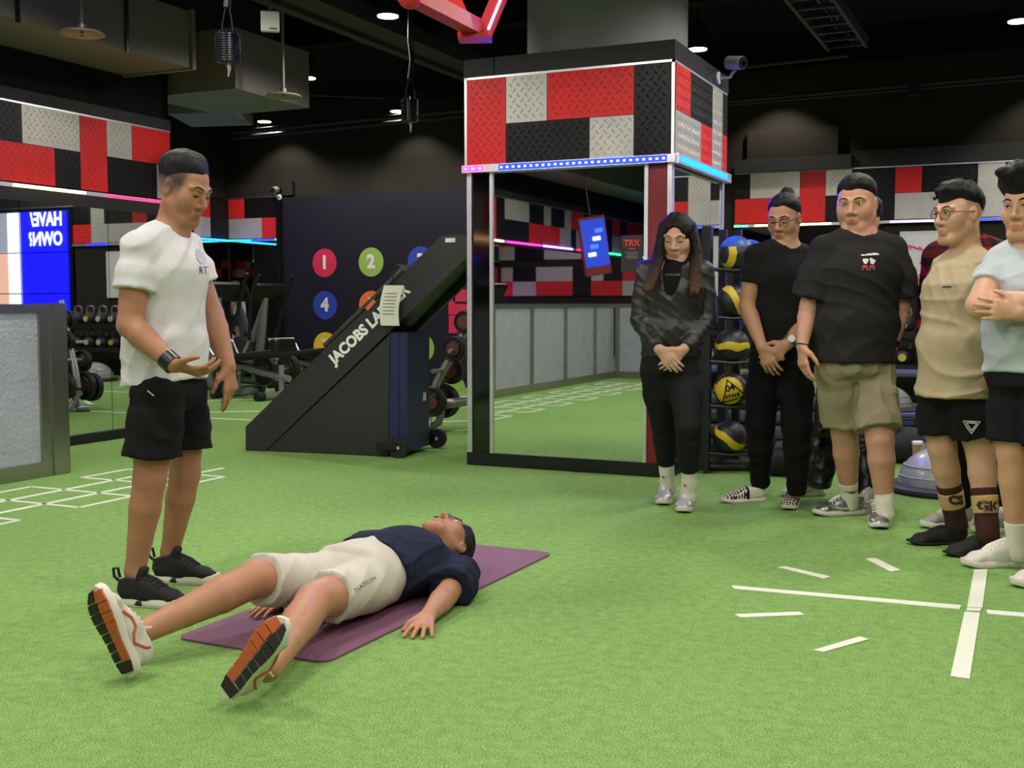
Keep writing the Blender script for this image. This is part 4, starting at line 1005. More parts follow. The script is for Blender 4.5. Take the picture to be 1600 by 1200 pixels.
MB().lathe([(.028, 0), (.032, .01), (.032, .12), (.03, .16), (.012, .2), (.012, .215)], n=20).build('body', mat('bottle_clear', (190, 198, 206), .1, trans=.7), bo, True)
MB().lathe([(.0325, .04), (.0328, .04), (.0328, .1), (.0325, .1)], n=20).build('label_wrap', mat('label_red', (190, 36, 40), .5), bo, True); MB().lathe([(.014, .213), (.014, .235), (.001, .236)], n=16).build('cap', mat('cap_blue', (40, 50, 150), .4), bo, True)
# ---- hanging screens behind the counter, seen in the pillar mirror
def screen_thing(lab, c, rot, w, h, m, tilt=0):
    r = thing('hanging_screen', lab, 'screen', c, 0); r.rotation_euler = (0, tilt, rot)
    MB().rbox((0, 0, 0), (w, .06, h), .01).build('case', mat('case_red', (120, 34, 34), .4), r)
    MB().box((0, -.032, .05 * h), (w * .9, .004, h * .8)).build('display', m, r)
    for k in range(4): MB().box((-w * .2 + .12 * k * w, -.035, h * (.25 - .13 * k)), (w * .3, .002, h * .07)).build('display_patch', M_SCRW if k % 2 else led('screen_mid', (70, 120, 240), 1.2), r)
    MB().cyl((0, .02, h / 2 - .02), (0, .02, ZC - c[2] + .0), .012, n=8).build('hanger', M_BLKM, r)
screen_thing('portrait advertising screen hanging over the counter', (-5.9, -1.5, 1.95), math.pi * .75, .42, .85, led('screen_deep', (30, 60, 190), 1.0), .16)
screen_thing('cyan menu screen hanging behind the counter', (-5.5, -5.5, 1.75), math.pi * .8, .8, .45, led('screen_cyan', (60, 200, 235), 1.3))
for k, (x, y) in enumerate(((-8.3, 2.2), (-8.6, .6), (-8.3, -1.0), (-8.8, -2.6))):
    r = thing('treadmill', ['treadmill behind the counter, beside the mirror partition', 'treadmill behind the counter, second from the mirror partition', 'treadmill behind the counter, third from the mirror partition', 'treadmill behind the counter, beyond the counter corner'][k], 'exercise machine', (x, y, 0), .0, 'treadmills behind the counter')
    MB().rbox((0, 0, .1), (1.7, .7, .14), .03).build('deck', M_BLKM, r); MB().rbox((-.1, 0, .175), (1.4, .5, .012), .003).build('belt', M_RUB, r)
    for s_ in (-1, 1): MB().tube([(.6, .33 * s_, .1), (.75, .33 * s_, 1.1), (.3, .33 * s_, 1.08)], .035, 8).build('upright', M_SILV, r, True)
    MB().rbox((.72, 0, 1.25), (.1, .7, .42), .03, Matrix.Rotation(.5, 3, 'Y')).build('console', M_BLKM, r); MB().box((.66, 0, 1.26), (.02, .4, .26), Matrix.Rotation(.5, 3, 'Y')).build('screen', led('tread_screen%d' % (k % 2), ((90, 110, 255), (240, 70, 200))[k % 2], .9), r)
# ================================================================== PEOPLE
F32 = np.float32
def nv(v): return np.array(v, dtype=np.float64)
def unit(v): v = nv(v); return v / (np.linalg.norm(v) + 1e-12)
class Field:
    """a solid described by blended rounded shapes; meshed as one continuous surface"""
    def __init__(s): s.ops = []; s.post = []; s.inc = []; s.tags = {}; s.cur = None; s.parts = []; s.cuts = []
    def rec(s, op):
        s.ops.append(op)
        if s.cur: s.tags.setdefault(s.cur, []).append(op)
    def part(s, F, inc=(), infl=.009, planes=(), k=.015):
        """a garment piece with its own hems, blended into the rest"""
        s.parts.append((F, list(inc), infl, [(nv(p), unit(n)) for p, n in planes], k)); return s
    def include(s, ops, infl=.012, k=.012): s.inc.append((ops, infl, k)); return s
    def seg(s, a, b, ra, rb, side=None, k=.02, cap=1.0, mode='u'):
        """tapered limb; ra, rb = radius or (half width along side, half depth)"""
        a, b = nv(a), nv(b); ra = (ra, ra) if not hasattr(ra, '__len__') else ra; rb = (rb, rb) if not hasattr(rb, '__len__') else rb
        u = b - a; L = np.linalg.norm(u) + 1e-9; u = u / L
        sd = nv(side) if side is not None else (nv((1, 0, 0)) if abs(u[0]) < .8 else nv((0, 1, 0)))
        sd = unit(sd - u * sd.dot(u)); td = np.cross(u, sd)
        R = max(ra + rb); lo = np.minimum(a, b) - R; hi = np.maximum(a, b) + R
        def f(x, y, z):
            px, py, pz = x - a[0], y - a[1], z - a[2]
            ax = px * u[0] + py * u[1] + pz * u[2]; sx = px * sd[0] + py * sd[1] + pz * sd[2]; tx = px * td[0] + py * td[1] + pz * td[2]
            t = np.clip(ax / L, 0, 1); res = ax - t * L
            w = ra[0] + (rb[0] - ra[0]) * t; d = ra[1] + (rb[1] - ra[1]) * t; m = np.minimum(w, d)
            q = np.sqrt((sx / w) ** 2 + (tx / d) ** 2 + (res / (m * cap)) ** 2)
            return (q - 1) * m
        s.rec((f, lo, hi, k, mode)); return s
    def chain(s, pts, k=.02, side=None):
        for i, ((a, ra), (b, rb)) in enumerate(zip(pts[:-1], pts[1:])): s.seg(a, b, ra, rb, side, k if i == 0 else min(k, .006))
        return s
    def ell(s, c, r, M=None, k=.02, mode='u'):
        c, r = nv(c), nv(r); M = np.eye(3) if M is None else nv(M)      # columns of M are the axes
        R = max(r); lo, hi = c - R, c + R
        def f(x, y, z):
            px, py, pz = x - c[0], y - c[1], z - c[2]
            q = [(px * M[0, i] + py * M[1, i] + pz * M[2, i]) / r[i] for i in range(3)]
            k0 = np.sqrt(q[0] ** 2 + q[1] ** 2 + q[2] ** 2); k1 = np.sqrt((q[0] / r[0]) ** 2 + (q[1] / r[1]) ** 2 + (q[2] / r[2]) ** 2) + 1e-6
            return k0 * (k0 - 1) / k1
        s.rec((f, lo, hi, k, mode)); return s
    def plane(s, p, n):
        """keep only what lies behind the plane (n points to the removed side)"""
        p, n = nv(p), unit(n); s.post.append(lambda D, x, y, z: np.maximum(D, (x - p[0]) * n[0] + (y - p[1]) * n[1] + (z - p[2]) * n[2])); return s
    def folds(s, amp, fn): s.post.insert(0, lambda D, x, y, z: D + amp * fn(x, y, z)); return s
    def grid(s, vox):
        allops = s.ops + [o for q in s.parts for o in q[0].ops]; los = [o[1] for o in allops if o[4] == 'u']; his = [o[2] for o in allops if o[4] == 'u']
        lo = np.min(los, 0) - .025; hi = np.max(his, 0) + .025; n = np.ceil((hi - lo) / vox).astype(int) + 1
        s.lo, s.vox, s.n = lo, vox, n
        ax = [(lo[i] + vox * np.arange(n[i])).astype(F32) for i in range(3)]
        D = s.union(s.ops, ax)
        for ops, infl, kk in s.inc:
            d = s.union(ops, ax) - infl; h = np.clip(.5 + .5 * (d - D) / kk, 0, 1); D = d + (D - d) * h - kk * h * (1 - h)
        X, Y, Z = ax[0][:, None, None], ax[1][None, :, None], ax[2][None, None, :]
        for PF, inc, infl, planes, kk in s.parts:
            d = s.union(PF.ops, ax)
            if inc: d = np.minimum(d, s.union(inc, ax) - infl)
            for q, n_ in planes: d = np.maximum(d, (X - q[0]) * n_[0] + (Y - q[1]) * n_[1] + (Z - q[2]) * n_[2])
            h = np.clip(.5 + .5 * (d - D) / kk, 0, 1); D = (d + (D - d) * h - kk * h * (1 - h)).astype(F32)
        for p in s.post: D = p(D, X, Y, Z).astype(F32)
        if s.cuts:
            d = s.union(s.cuts, ax); D = np.maximum(D, -d)
        s.D = D; return s
    def union(s, ops, ax):
        lo, vox, n = s.lo, s.vox, s.n
        D = np.full(tuple(n), .12, F32)
        for f, a, b, k, mode in ops:
            i0 = np.maximum(0, np.floor((a - .05 - lo) / vox).astype(int)); i1 = np.minimum(n, np.ceil((b + .05 - lo) / vox).astype(int) + 1)
            if np.any(i1 <= i0): continue
            sl = tuple(slice(p, q) for p, q in zip(i0, i1))
            d = f(ax[0][sl[0]][:, None, None], ax[1][sl[1]][None, :, None], ax[2][sl[2]][None, None, :]).astype(F32)
            S = D[sl]
            if mode == 'u':
                h = np.clip(.5 + .5 * (d - S) / k, 0, 1); D[sl] = d + (S - d) * h - k * h * (1 - h)
            else:
                h = np.clip(.5 - .5 * (S + d) / k, 0, 1); D[sl] = S + (-d - S) * h + k * h * (1 - h)
        return D
    def sample(s, p):
        q = (nv(p) - s.lo) / s.vox; i = np.floor(q).astype(int)
        if np.any(i < 0) or np.any(i >= s.n - 1): return .1
        f = q - i; v = s.D[i[0]:i[0] + 2, i[1]:i[1] + 2, i[2]:i[2] + 2].astype(float)
        v = v[0] * (1 - f[0]) + v[1] * f[0]; v = v[0] * (1 - f[1]) + v[1] * f[1]; return v[0] * (1 - f[2]) + v[1] * f[2]
    def hit(s, p, d, far=.5):
        """first surface point along d from p"""
        p, d = nv(p), unit(d); t = 0; st = s.vox * .5; prev = s.sample(p)
        while t < far:
            c = s.sample(p + d * (t + st))
            if c <= 0 < prev: return p + d * (t + st * prev / (prev - c + 1e-9))
            prev = c; t += st
        return p + d * far * .5
    def mesh(s, name, vox, m, parent, paint=None, smooth_it=1):
        s.grid(vox); D = s.D; I = D < 0
        I[0] = I[-1] = False; I[:, 0] = I[:, -1] = False; I[:, :, 0] = I[:, :, -1] = False
        c = [I[i:I.shape[0] - 1 + i, j:I.shape[1] - 1 + j, k:I.shape[2] - 1 + k] for i in (0, 1) for j in (0, 1) for k in (0, 1)]
        anyv = c[0].copy(); allv = c[0].copy()
        for q in c[1:]: anyv |= q; allv &= q
        mixed = anyv & ~allv; idx = np.argwhere(mixed); N = len(idx)
        offs = [(i, j, k) for i in (0, 1) for j in (0, 1) for k in (0, 1)]
        V = np.stack([D[idx[:, 0] + o[0], idx[:, 1] + o[1], idx[:, 2] + o[2]] for o in offs], 1).astype(np.float64)
        In = np.stack([I[idx[:, 0] + o[0], idx[:, 1] + o[1], idx[:, 2] + o[2]] for o in offs], 1)
        acc = np.zeros((N, 3)); cnt = np.zeros(N)
        O = np.array(offs, float)
        for a in range(8):
            for b in range(a + 1, 8):
                if np.abs(O[a] - O[b]).sum() != 1: continue
                mk = In[:, a] != In[:, b]; va, vb = V[mk, a], V[mk, b]; den = va - vb; den[np.abs(den) < 1e-9] = 1e-9
                t = np.clip(va / den, 0, 1)[:, None]; acc[mk] += O[a] + (O[b] - O[a]) * t; cnt[mk] += 1
        pos = s.lo + (idx + acc / cnt[:, None]) * vox
        vid = np.full(mixed.shape, -1, np.int64); vid[mixed] = np.arange(N)
        quads = []
        for ax in range(3):
            sl0 = [slice(1, -1)] * 3; sl1 = [slice(1, -1)] * 3; sl0[ax] = slice(0, -1); sl1[ax] = slice(1, None)
            A, B = I[tuple(sl0)], I[tuple(sl1)]
            for flip, msk in ((0, A & ~B), (1, ~A & B)):
                e = np.argwhere(msk)
                if not len(e): continue
                e = e + np.array([0 if i == ax else 1 for i in range(3)])
                u, v = (ax + 1) % 3, (ax + 2) % 3; du = np.zeros(3, int); dv_ = np.zeros(3, int); du[u] = 1; dv_[v] = 1
                qd = [vid[tuple((e - a * du - b * dv_).T)] for a, b in ((1, 1), (0, 1), (0, 0), (1, 0))]
                qd = np.stack(qd, 1); quads.append(qd[:, ::-1] if flip else qd)
        Q = np.concatenate(quads)
        for _ in range(smooth_it):      # light relaxation
            sm = np.zeros_like(pos); cn = np.zeros(N)
            for a in range(4):
                b = (a + 1) % 4
                np.add.at(sm, Q[:, a], pos[Q[:, b]]); np.add.at(cn, Q[:, a], 1); np.add.at(sm, Q[:, b], pos[Q[:, a]]); np.add.at(cn, Q[:, b], 1)
            pos = pos * .55 + sm / np.maximum(cn, 1)[:, None] * .45
        me = bpy.data.meshes.new(name); me.vertices.add(N); me.vertices.foreach_set('co', pos.astype(F32).ravel())
        me.loops.add(Q.size); me.loops.foreach_set('vertex_index', Q.astype(np.int32).ravel())
        me.polygons.add(len(Q)); me.polygons.foreach_set('loop_start', np.arange(0, Q.size, 4, dtype=np.int32))
        me.update(calc_edges=True); me.shade_smooth()
        if paint is not None:
            col = paint(pos).astype(F32); at = me.color_attributes.new('paint', 'FLOAT_COLOR', 'POINT'); at.data.foreach_set('color', col.ravel())
        for q in (m if isinstance(m, (list, tuple)) else [m]): me.materials.append(q)
        o = bpy.data.objects.new(name, me); COL.objects.link(o)
        if parent is not None: o.parent = parent
        return o

def paint_mat(name, rough=.5, spec=.4, sss=.0, var=.08, nscale=30, bump=.05, bscale=180, stretch=None):
    if name in MATS: return MATS[name]
    m = mat(name, (128, 128, 128), rough=rough, spec=spec, var=var, nscale=nscale, bump=bump, bscale=bscale, stretch=stretch)
    nt = m.node_tree; b = nt.nodes['Principled BSDF']
    at = nt.nodes.new('ShaderNodeAttribute'); at.attribute_name = 'paint'
    nz = [n for n in nt.nodes if n.type == 'TEX_NOISE'][0]
    hs = nt.nodes.new('ShaderNodeMixRGB'); hs.blend_type = 'MULTIPLY'; hs.inputs[0].default_value = 1
    rp = nt.nodes.new('ShaderNodeValToRGB'); rp.color_ramp.elements[0].color = (1 - var * 2, 1 - var * 2, 1 - var * 2, 1); rp.color_ramp.elements[1].color = (1, 1, 1, 1)
    rp.color_ramp.elements[0].position, rp.color_ramp.elements[1].position = .3, .7
    nt.links.new(nz.outputs['Fac'], rp.inputs[0]); nt.links.new(at.outputs['Color'], hs.inputs[1]); nt.links.new(rp.outputs[0], hs.inputs[2]); nt.links.new(hs.outputs[0], b.inputs['Base Color'])
    if sss: b.inputs['Subsurface Weight'].default_value = sss; b.inputs['Subsurface Radius'].default_value = (.01, .004, .002)
    return m
M_SKIN = paint_mat('skin', rough=.5, spec=.35, var=.05, nscale=18, bump=.03)
M_HAIR = mat('hair_black', (14, 12, 13), rough=.55, spec=.25, var=.25, nscale=60, bump=.7, bscale=120, stretch=(1, 1, .25))
M_EYEW = mat('eye_white', (226, 220, 214), rough=.25, var=.03); M_IRIS = mat('eye_dark', (22, 15, 12), rough=.2)
def cloth(name, rgb, rough=.85, bump=.25, bs=260, var=.1, ns=14, sheen=0.0, spec=.15): return mat(name, rgb, rough=rough, bump=bump, bscale=bs, var=var, nscale=ns, sheen=sheen, spec=spec)
M_GLASSF = mat('spectacle_frame', (48, 44, 44), rough=.3, metal=.7); M_GLASSL = mat('spectacle_lens', (230, 232, 240), rough=.02, spec=.5)
def thin_glass(m, f):
    nt = m.node_tree; b = nt.nodes['Principled BSDF']; tr = nt.nodes.new('ShaderNodeBsdfTransparent'); mx = nt.nodes.new('ShaderNodeMixShader'); mx.inputs[0].default_value = f
    out = [n for n in nt.nodes if n.type == 'OUTPUT_MATERIAL'][0]; b.inputs['Metallic'].default_value = 1; nt.links.new(tr.outputs[0], mx.inputs[1]); nt.links.new(b.outputs[0], mx.inputs[2]); nt.links.new(mx.outputs[0], out.inputs[0])
thin_glass(M_GLASSL, .06)

def foldfn(seed, fx=22., fz=6., warp=1.5, ridge=False):
    r = np.random.RandomState(seed); ph = r.uniform(0, 6.28, 8); d = r.normal(size=(6, 3)); d /= np.linalg.norm(d, axis=1)[:, None]
    def f(x, y, z):
        a = fx * (d[0, 0] * x + d[0, 1] * y) + fz * z + ph[0] + warp * np.sin(9 * (d[1, 0] * x + d[1, 1] * y) + 5 * z + ph[1])
        b = 1.5 * fx * (d[2, 0] * x + d[2, 1] * y) - 1.6 * fz * z + ph[2] + warp * np.sin(13 * (d[3, 0] * x + d[3, 1] * y) - 7 * z + ph[3])
        c = .9 * fx * (d[4, 0] * x + d[4, 1] * y + .8 * d[4, 2] * z) + ph[4] + warp * np.sin(11 * z + 6 * d[5, 0] * x + ph[5])
        m1 = .5 + .5 * np.sin(8 * z + 5 * x + ph[6]); m2 = .5 + .5 * np.sin(6 * z - 9 * y + 4 * x + ph[7])
        if not ridge: return np.sin(a) * .5 + np.sin(b) * .3 + np.sin(c) * .4
        R = lambda q: .3 - (1 - np.abs(np.sin(q))) ** 2
        return R(a) * .75 * m1 + R(b) * .55 * m2 + R(c) * .8 * (1 - .6 * m1)
    return f
SHOE_CACHE = {}

class Person:
    def __init__(s, label, px, py, skin, H=1.0, name='person', d0=None):
        s.base = PZ(px, py, 0) if d0 is None else PZ(px, py, 0)
        s.D = depth_of(s.base); s.root = thing(name, label, 'person', s.base, YAW)
        s.skin = s2l(skin); s.H = H; s.B = Field(); s.na = s.nl = 0; s.paints = []; s.lat0 = (s.base - CAM).dot(RT)
    def L(s, w):     # world -> local (right, away, up)
        w = Vector(w) - s.base; return nv((w.dot(RT), w.dot(FW), w.z))
    def p(s, x, y, dd=0.0): return s.L(P(x, y, s.D + dd))
    def z(s, x, y, z=0.0): return s.L(PZ(x, y, z))
    # ---- body pieces
    def arm(s, sh, el, wr, k=.016, g=1.0):
        g *= s.H; m1 = sh * .55 + el * .45; m2 = el * .72 + wr * .28
        s.B.cur = 'uparm%d' % s.na; s.armat = getattr(s, 'armat', []) + [(sh, 'uparm%d' % s.na)]; s.na += 1; s.B.chain([(sh, .054 * g), (m1, .049 * g), (el, .040 * g)], k); s.B.cur = 'loarm'; s.B.chain([(el, .040 * g), (m2, .043 * g), (wr, .026 * g)], k); s.B.cur = None
    def leg(s, hp, kn, an, k=.02, g=1.0):
        g *= s.H; m1 = hp * .5 + kn * .5; c = kn * .68 + an * .32; c2 = kn * .35 + an * .65
        ax = unit(an - kn); bk = nv((0, 0, 0))
        s.B.cur = 'thigh%d' % s.nl; s.legat = getattr(s, 'legat', []) + [(hp, 'thigh%d' % s.nl)]; s.nl += 1; s.B.chain([(hp, .086 * g), (m1, .074 * g), (kn, .055 * g)], k); s.B.cur = 'shin'; s.B.chain([(kn, .055 * g), (c, .056 * g), (c2, .044 * g), (an, .035 * g)], k); s.B.cur = None
    def torso(s, pel, wai, che, shl, shr, neck, w=1.0, d=1.0):
        g = s.H; side = shr - shl; up = (shl + shr) / 2; s.B.cur = 'torso'
        s.B.seg(pel, wai, (.165 * g * w, .115 * g * d), (.145 * g * w, .105 * g * d), side, .04)
        s.B.seg(wai, che, (.145 * g * w, .105 * g * d), (.165 * g * w, .118 * g * d), side, .04)
        s.B.seg(che, up * .8 + neck * .2, (.165 * g * w, .118 * g * d), (.14 * g * w, .08 * g * d), side, .04)
        nb = neck + (up - neck) * .3
        for q in (shl, shr): s.B.seg(nb, q, .042 * g, .052 * g, None, .035)
        s.B.cur = None; s.side = unit(side)
    def neck(s, nb, hc, r=.054): s.B.seg(nb, hc, r * s.H * 1.1, r * s.H, None, .025)
    def hand(s, W, f, n, thumb, curl=(.25, .35, .25), spread=.09, sc=1.0, curls=None, tcurl=.2):
        """W wrist, f finger direction, n palm-side normal, thumb = rough thumb side"""
        f = unit(f); n = unit(nv(n) - f * f.dot(nv(n))); t = unit(np.cross(f, n))
        if t.dot(nv(thumb)) < 0: t = -t
        sc = sc * s.H; B = s.B
        B.seg(W, W + f * .088 * sc, (.027 * sc, .019 * sc), (.041 * sc, .0125 * sc), t, .014)
        offs = (.031, .0105, -.0105, -.030); lens = ((.041, .025, .019), (.045, .028, .020), (.041, .026, .019), (.032, .020, .017)); kl = (.086, .091, .087, .078)
        tips = []
        for i in range(4):
            cu = curl if curls is None else curls[i]
            p = W + f * kl[i] * sc + t * offs[i] * sc; a = spread * (1.5 - i); d = unit(f * math.cos(a) + t * math.sin(a)); nn = n; ang = 0
            rr_ = (.0092, .0084, .0078, .0070) if i < 3 else (.008, .0074, .007, .0062)
            for j in range(3):
                ang += cu[j]; dd = d * math.cos(ang) + nn * math.sin(ang); q = p + dd * lens[i][j] * sc
                B.seg(p, q, rr_[j] * sc, rr_[j + 1] * sc, None, .0045 if j else .008); p = q
            tips.append((p, dd))
        T = W + f * .022 * sc + t * .024 * sc; a1 = unit(f * .62 + t * .72 + n * .25); a2 = unit(f * .86 + t * .38 + n * (.2 + tcurl)); a3 = unit(f * .92 + t * .15 + n * (.2 + tcurl))
        q1 = T + a1 * .042 * sc; q2 = q1 + a2 * .033 * sc; q3 = q2 + a3 * .026 * sc
        B.seg(T, q1, .0165 * sc, .0125 * sc, None, .012); B.seg(q1, q2, .0118 * sc, .0100 * sc, None, .006); B.seg(q2, q3, .0100 * sc, .0078 * sc, None, .005)
        s.paints.append(('nails', [(tp + dd * .004, dd) for tp, dd in tips]))
        return tips
    def head(s, c, fwd, up, sc=1.0, jaw=1.0, wide=1.0, nose=1.0):
        """c = centre between the ears; fwd = face direction"""
        f = unit(fwd); u = unit(nv(up) - f * f.dot(nv(up))); r = np.cross(f, u)     # r = the person's right
        M = np.stack([r, f, u], 1); sc = sc * s.H; s.hM, s.hc, s.hs = M, nv(c), sc
        g = lambda x, y, z: nv(c) + M @ (nv((x * wide, y, z)) * sc)
        s.hp = g; B = s.B; R = lambda *q: nv(q) * sc
        B.ell(g(0, -.012, .038), R(.077 * wide, .098, .088), M, .02)
        B.ell(g(0, .022, -.028), R(.064 * wide * jaw, .070, .086), M, .03)
        B.seg(g(-.026, .062, -.098), g(.026, .062, -.098), .020 * sc, .020 * sc, None, .022)       # chin
        for q in (-1, 1):
            B.seg(g(.054 * q * jaw, -.002, -.05), g(.024 * q, .056, -.1), .022 * sc, .018 * sc, None, .025)    # jaw line
            B.ell(g(.041 * q, .053, -.020), R(.029, .027, .034), M, .028)                       # cheek
            B.seg(g(.014 * q, .091, .030), g(.05 * q, .076, .032), .009 * sc, .009 * sc, None, .014)           # brow ridge
            B.ell(g(.032 * q, .101, .012), R(.018, .014, .011), M, .010, 's')                      # eye socket
            B.ell(g(.0325 * q, .080, .011), R(.0155, .011, .0095), M, .006)                        # eyelids
            B.ell(g(.0795 * q, -.012, -.002), R(.009, .021, .033), M, .008)                        # ear
            B.ell(g(.087 * q, -.004, .002), R(.005, .010, .018), M, .004, 's')
            B.ell(g(.0145 * q, .096, -.031), R(.0095, .011, .008), M, .006)                        # nostril wing
        B.seg(g(0, .088, .022), g(0, .1065 + .004 * nose, -.022), (.0070 * sc), (.0108 * sc), None, .012)
        B.ell(g(0, .106 + .004 * nose, -.027), R(.0105, .010, .0090), M, .008)
        B.seg(g(-.02, .0845, -.0605), g(.02, .0845, -.0605), .0074 * sc, .0074 * sc, None, .006)
        B.seg(g(-.003, .0912, -.0600), g(.003, .0912, -.0600), .0072 * sc, .0072 * sc, None, .010)
        B.seg(g(-.016, .086, -.0730), g(.016, .086, -.0730), .0082 * sc, .0080 * sc, None, .006)
        B.seg(g(-.03, .0968, -.0665), g(.03, .0968, -.0665), .0024 * sc, .0022 * sc, None, .004, 1, 's')
    def head_paint(s, lip=(.62, .30, .28), stubble=0.0, fade=None, blush=.12):
        M, c, sc = s.hM, s.hc, s.hs
        def fn(pos, col):
            q = ((pos - c) @ M) / sc; x, y, z = q[:, 0], q[:, 1], q[:, 2]
            near = (np.linalg.norm(q, axis=1) < .16)
            d = np.exp(-((x / .021) ** 4 + ((z + .0665) / .0105) ** 4)) * (y > .07) * near
            col[:, :3] = col[:, :3] * (1 - d[:, None] * .75) + col[:, :3] * np.array([.82, .46, .45]) * d[:, None] * .75
            if stubble:
                d = np.clip((-.035 - z) / .03, 0, 1) * (y > -.01) * near * (1 - np.exp(-((x / .03) ** 4 + ((z + .067) / .02) ** 4))); col[:, :3] *= (1 - stubble * d[:, None])
            if fade:     # short cropped sides
                lo_, hi_, yf, am = fade
                d = np.clip((z - lo_) / (hi_ - lo_), 0, 1) * np.clip((yf - y) / .02, 0, 1) * near; col[:, :3] = col[:, :3] * (1 - am * d[:, None]) + np.array([.02, .018, .018]) * am * d[:, None]
        s.paints.append(('fn', fn))
    def body(s, vox=.0055, m=M_SKIN):
        def paint(pos):
            col = np.ones((len(pos), 4)); col[:, :3] = s.skin
            for kd, q in s.paints:
                if kd == 'fn': q(pos, col)
                else:
                    for tp, dd in q:
                        d = np.linalg.norm(pos - tp, axis=1); w = np.exp(-(d / .009) ** 2)[:, None] * .5; col[:, :3] = col[:, :3] * (1 - w) + col[:, :3] * np.array([1.12, .95, .92]) * w
            return np.clip(col, 0, 1)
        if getattr(s, 'rest', None): s.B.plane(*s.rest)
        s.bodyobj = s.B.mesh('body', vox, m, s.root, paint); return s.bodyobj
    def face_parts(s, eyes='open', brow=1.0, gaze=(0, 0)):
        g, M, sc, B = s.hp, s.hM, s.hs, s.B; f = M[:, 1]; tm = Matrix([list(r) for r in M])
        for q in (-1, 1):
            c = B.hit(g(.0325 * q, .13, .011), -f, .09)
            if eyes == 'open':
                e = MB(); e.ball(Vector(c - f * .0045 * sc), (.0116 * sc, .0072 * sc, .0038 * sc), 16, 10, tm); eo = e.build('eye', M_EYEW, s.root, True)
                i_ = c + M[:, 0] * gaze[0] + M[:, 2] * gaze[1] + f * .0016 * sc; e = MB(); e.ball(Vector(i_), (.0047 * sc, .003 * sc, .0037 * sc), 12, 8, tm); e.build('iris', M_IRIS, eo, True)
                lid = [B.hit(g(x * q, .13, z), -f, .09) + f * .0015 for x, z in ((.018, .0112), (.026, .0145), (.034, .0150), (.046, .0122))]
            else:
                lid = [B.hit(g(x * q, .13, z), -f, .09) + f * .0012 for x, z in ((.019, .0075), (.027, .0045), (.036, .004), (.046, .0075))]
            MB().tube(lid, [.0012 * sc, .0026 * sc, .0026 * sc, .0012 * sc], 6).build('eyelash', M_HAIR, s.root, True)
            br = [B.hit(g(x * q, .13, z), -f, .09) + f * .001 for x, z in ((.014, .0325), (.026, .0375), (.04, .0385), (.053, .031))]
            MB().tube(br, [.0020 * brow * sc, .0032 * brow * sc, .0028 * brow * sc, .0012 * sc], 8).build('eyebrow', M_HAIR, s.root, True)
        for q in (-1, 1):
            c = B.hit(g(.007 * q, .13, -.041), unit(-f + M[:, 2] * .4), .06); e = MB(); e.ball(Vector(c), (.0034 * sc, .003 * sc, .0022 * sc), 8, 6, tm); e.build('nostril', mat('nostril_skin', (140, 84, 70), .8), s.root, True)
    def glasses(s, round_=True, w=.022, h=.02, m=None, lens=True, dz=0.0):
        g, M, sc = s.hp, s.hM, s.hs; m = m or M_GLASSF; fr = None; n = 20
        gl = []
        for q in (-1, 1):
            pts = []
            for k in range(n + 1):
                a = 2 * math.pi * k / n; ca, sa = math.cos(a), math.sin(a)
                if not round_: ca, sa = np.sign(ca) * abs(ca) ** .45, np.sign(sa) * abs(sa) ** .45
                pts.append(g(.033 * q + w * ca, .107 - .012 * abs(.033 * q + w * ca) / .055, .006 + dz + h * sa))
            o = MB().tube(pts, .0016 * sc, 6).build('spectacles' if fr is None else 'lens_rim', m, s.root if fr is None else fr, True); fr = fr or o
            if lens:
                b = MB(); b.add([Vector(v) for v in pts[:-1]], [tuple(range(n))]); b.build('lens', M_GLASSL, fr, fixn=False)
            MB().tube([g(.055 * q, .094, .014 + dz), g(.078 * q, .05, .014 + dz), g(.084 * q, -.01, .012 + dz), g(.082 * q, -.025, .0)], .0018 * sc, 6).build('temple_arm', m, fr, True)
        MB().tube([g(-.012, .108, .012 + dz), g(0, .113, .014 + dz), g(.012, .108, .012 + dz)], .0016 * sc, 6).build('bridge', m, fr, True)
    def hair(s, kind='short', m=M_HAIR, seed=1, vol=.018, line=(.086, .070), slope=.78, vox=.0045, ramp=.055, base=.009):
        g, M, sc = s.hp, s.hM, s.hs; F = Field(); R = lambda *q: nv(q) * sc
        n = unit(M @ nv((0, -slope, math.sqrt(1 - slope ** 2)))); p0 = g(0, *line)
        c = nv(s.hc); hn = nv(n); p0 = nv(p0); fr = foldfn(seed, 190, 40, 2.0); fr2 = foldfn(seed + 50, 70, 25, 1.5)
        F.ell(g(0, -.012, .038), R(.0775, .0985, .0885), M, .02)
        if kind == 'quiff': F.ell(g(0, .015, .085), R(.055, .078, .05), M, .03)
        if kind == 'bun': F.ell(g(0, -.074, .116), R(.027, .027, .027), M, .012)
        if kind == 'long': F.ell(g(0, -.05, -.03), R(.080, .07, .12), M, .03)
        if kind == 'quiff':
            r_ = np.random.RandomState(seed)
            for k in range(34):
                a, b = r_.uniform(-.05, .05), r_.uniform(-.07, .085); st = g(a, b, .112 - 3.5 * b * b - 6 * a * a); F.seg(st, st + M @ nv((r_.uniform(-.012, .012), r_.uniform(.004, .028), r_.uniform(.008, .01 + vol * 1.1))) * sc, .012 * sc, .005 * sc, None, .008)
        upv = nv(M[:, 2])
        def taper(D, x, y, z):
            d = (x - p0[0]) * hn[0] + (y - p0[1]) * hn[1] + (z - p0[2]) * hn[2] + .009 * fr2(x, y, z)
            t = np.clip(d / (ramp * sc), 0, 1); t = t * t * (3 - 2 * t); h = np.clip(((x - c[0]) * upv[0] + (y - c[1]) * upv[1] + (z - c[2]) * upv[2]) / (.1 * sc), 0, 1)
            return D + .005 * sc - (base + vol * h) * sc * t + (.0022 * sc) * fr(x, y, z) * t
        def plain(D, x, y, z): return D - .010 * sc + .0022 * sc * fr(x, y, z)
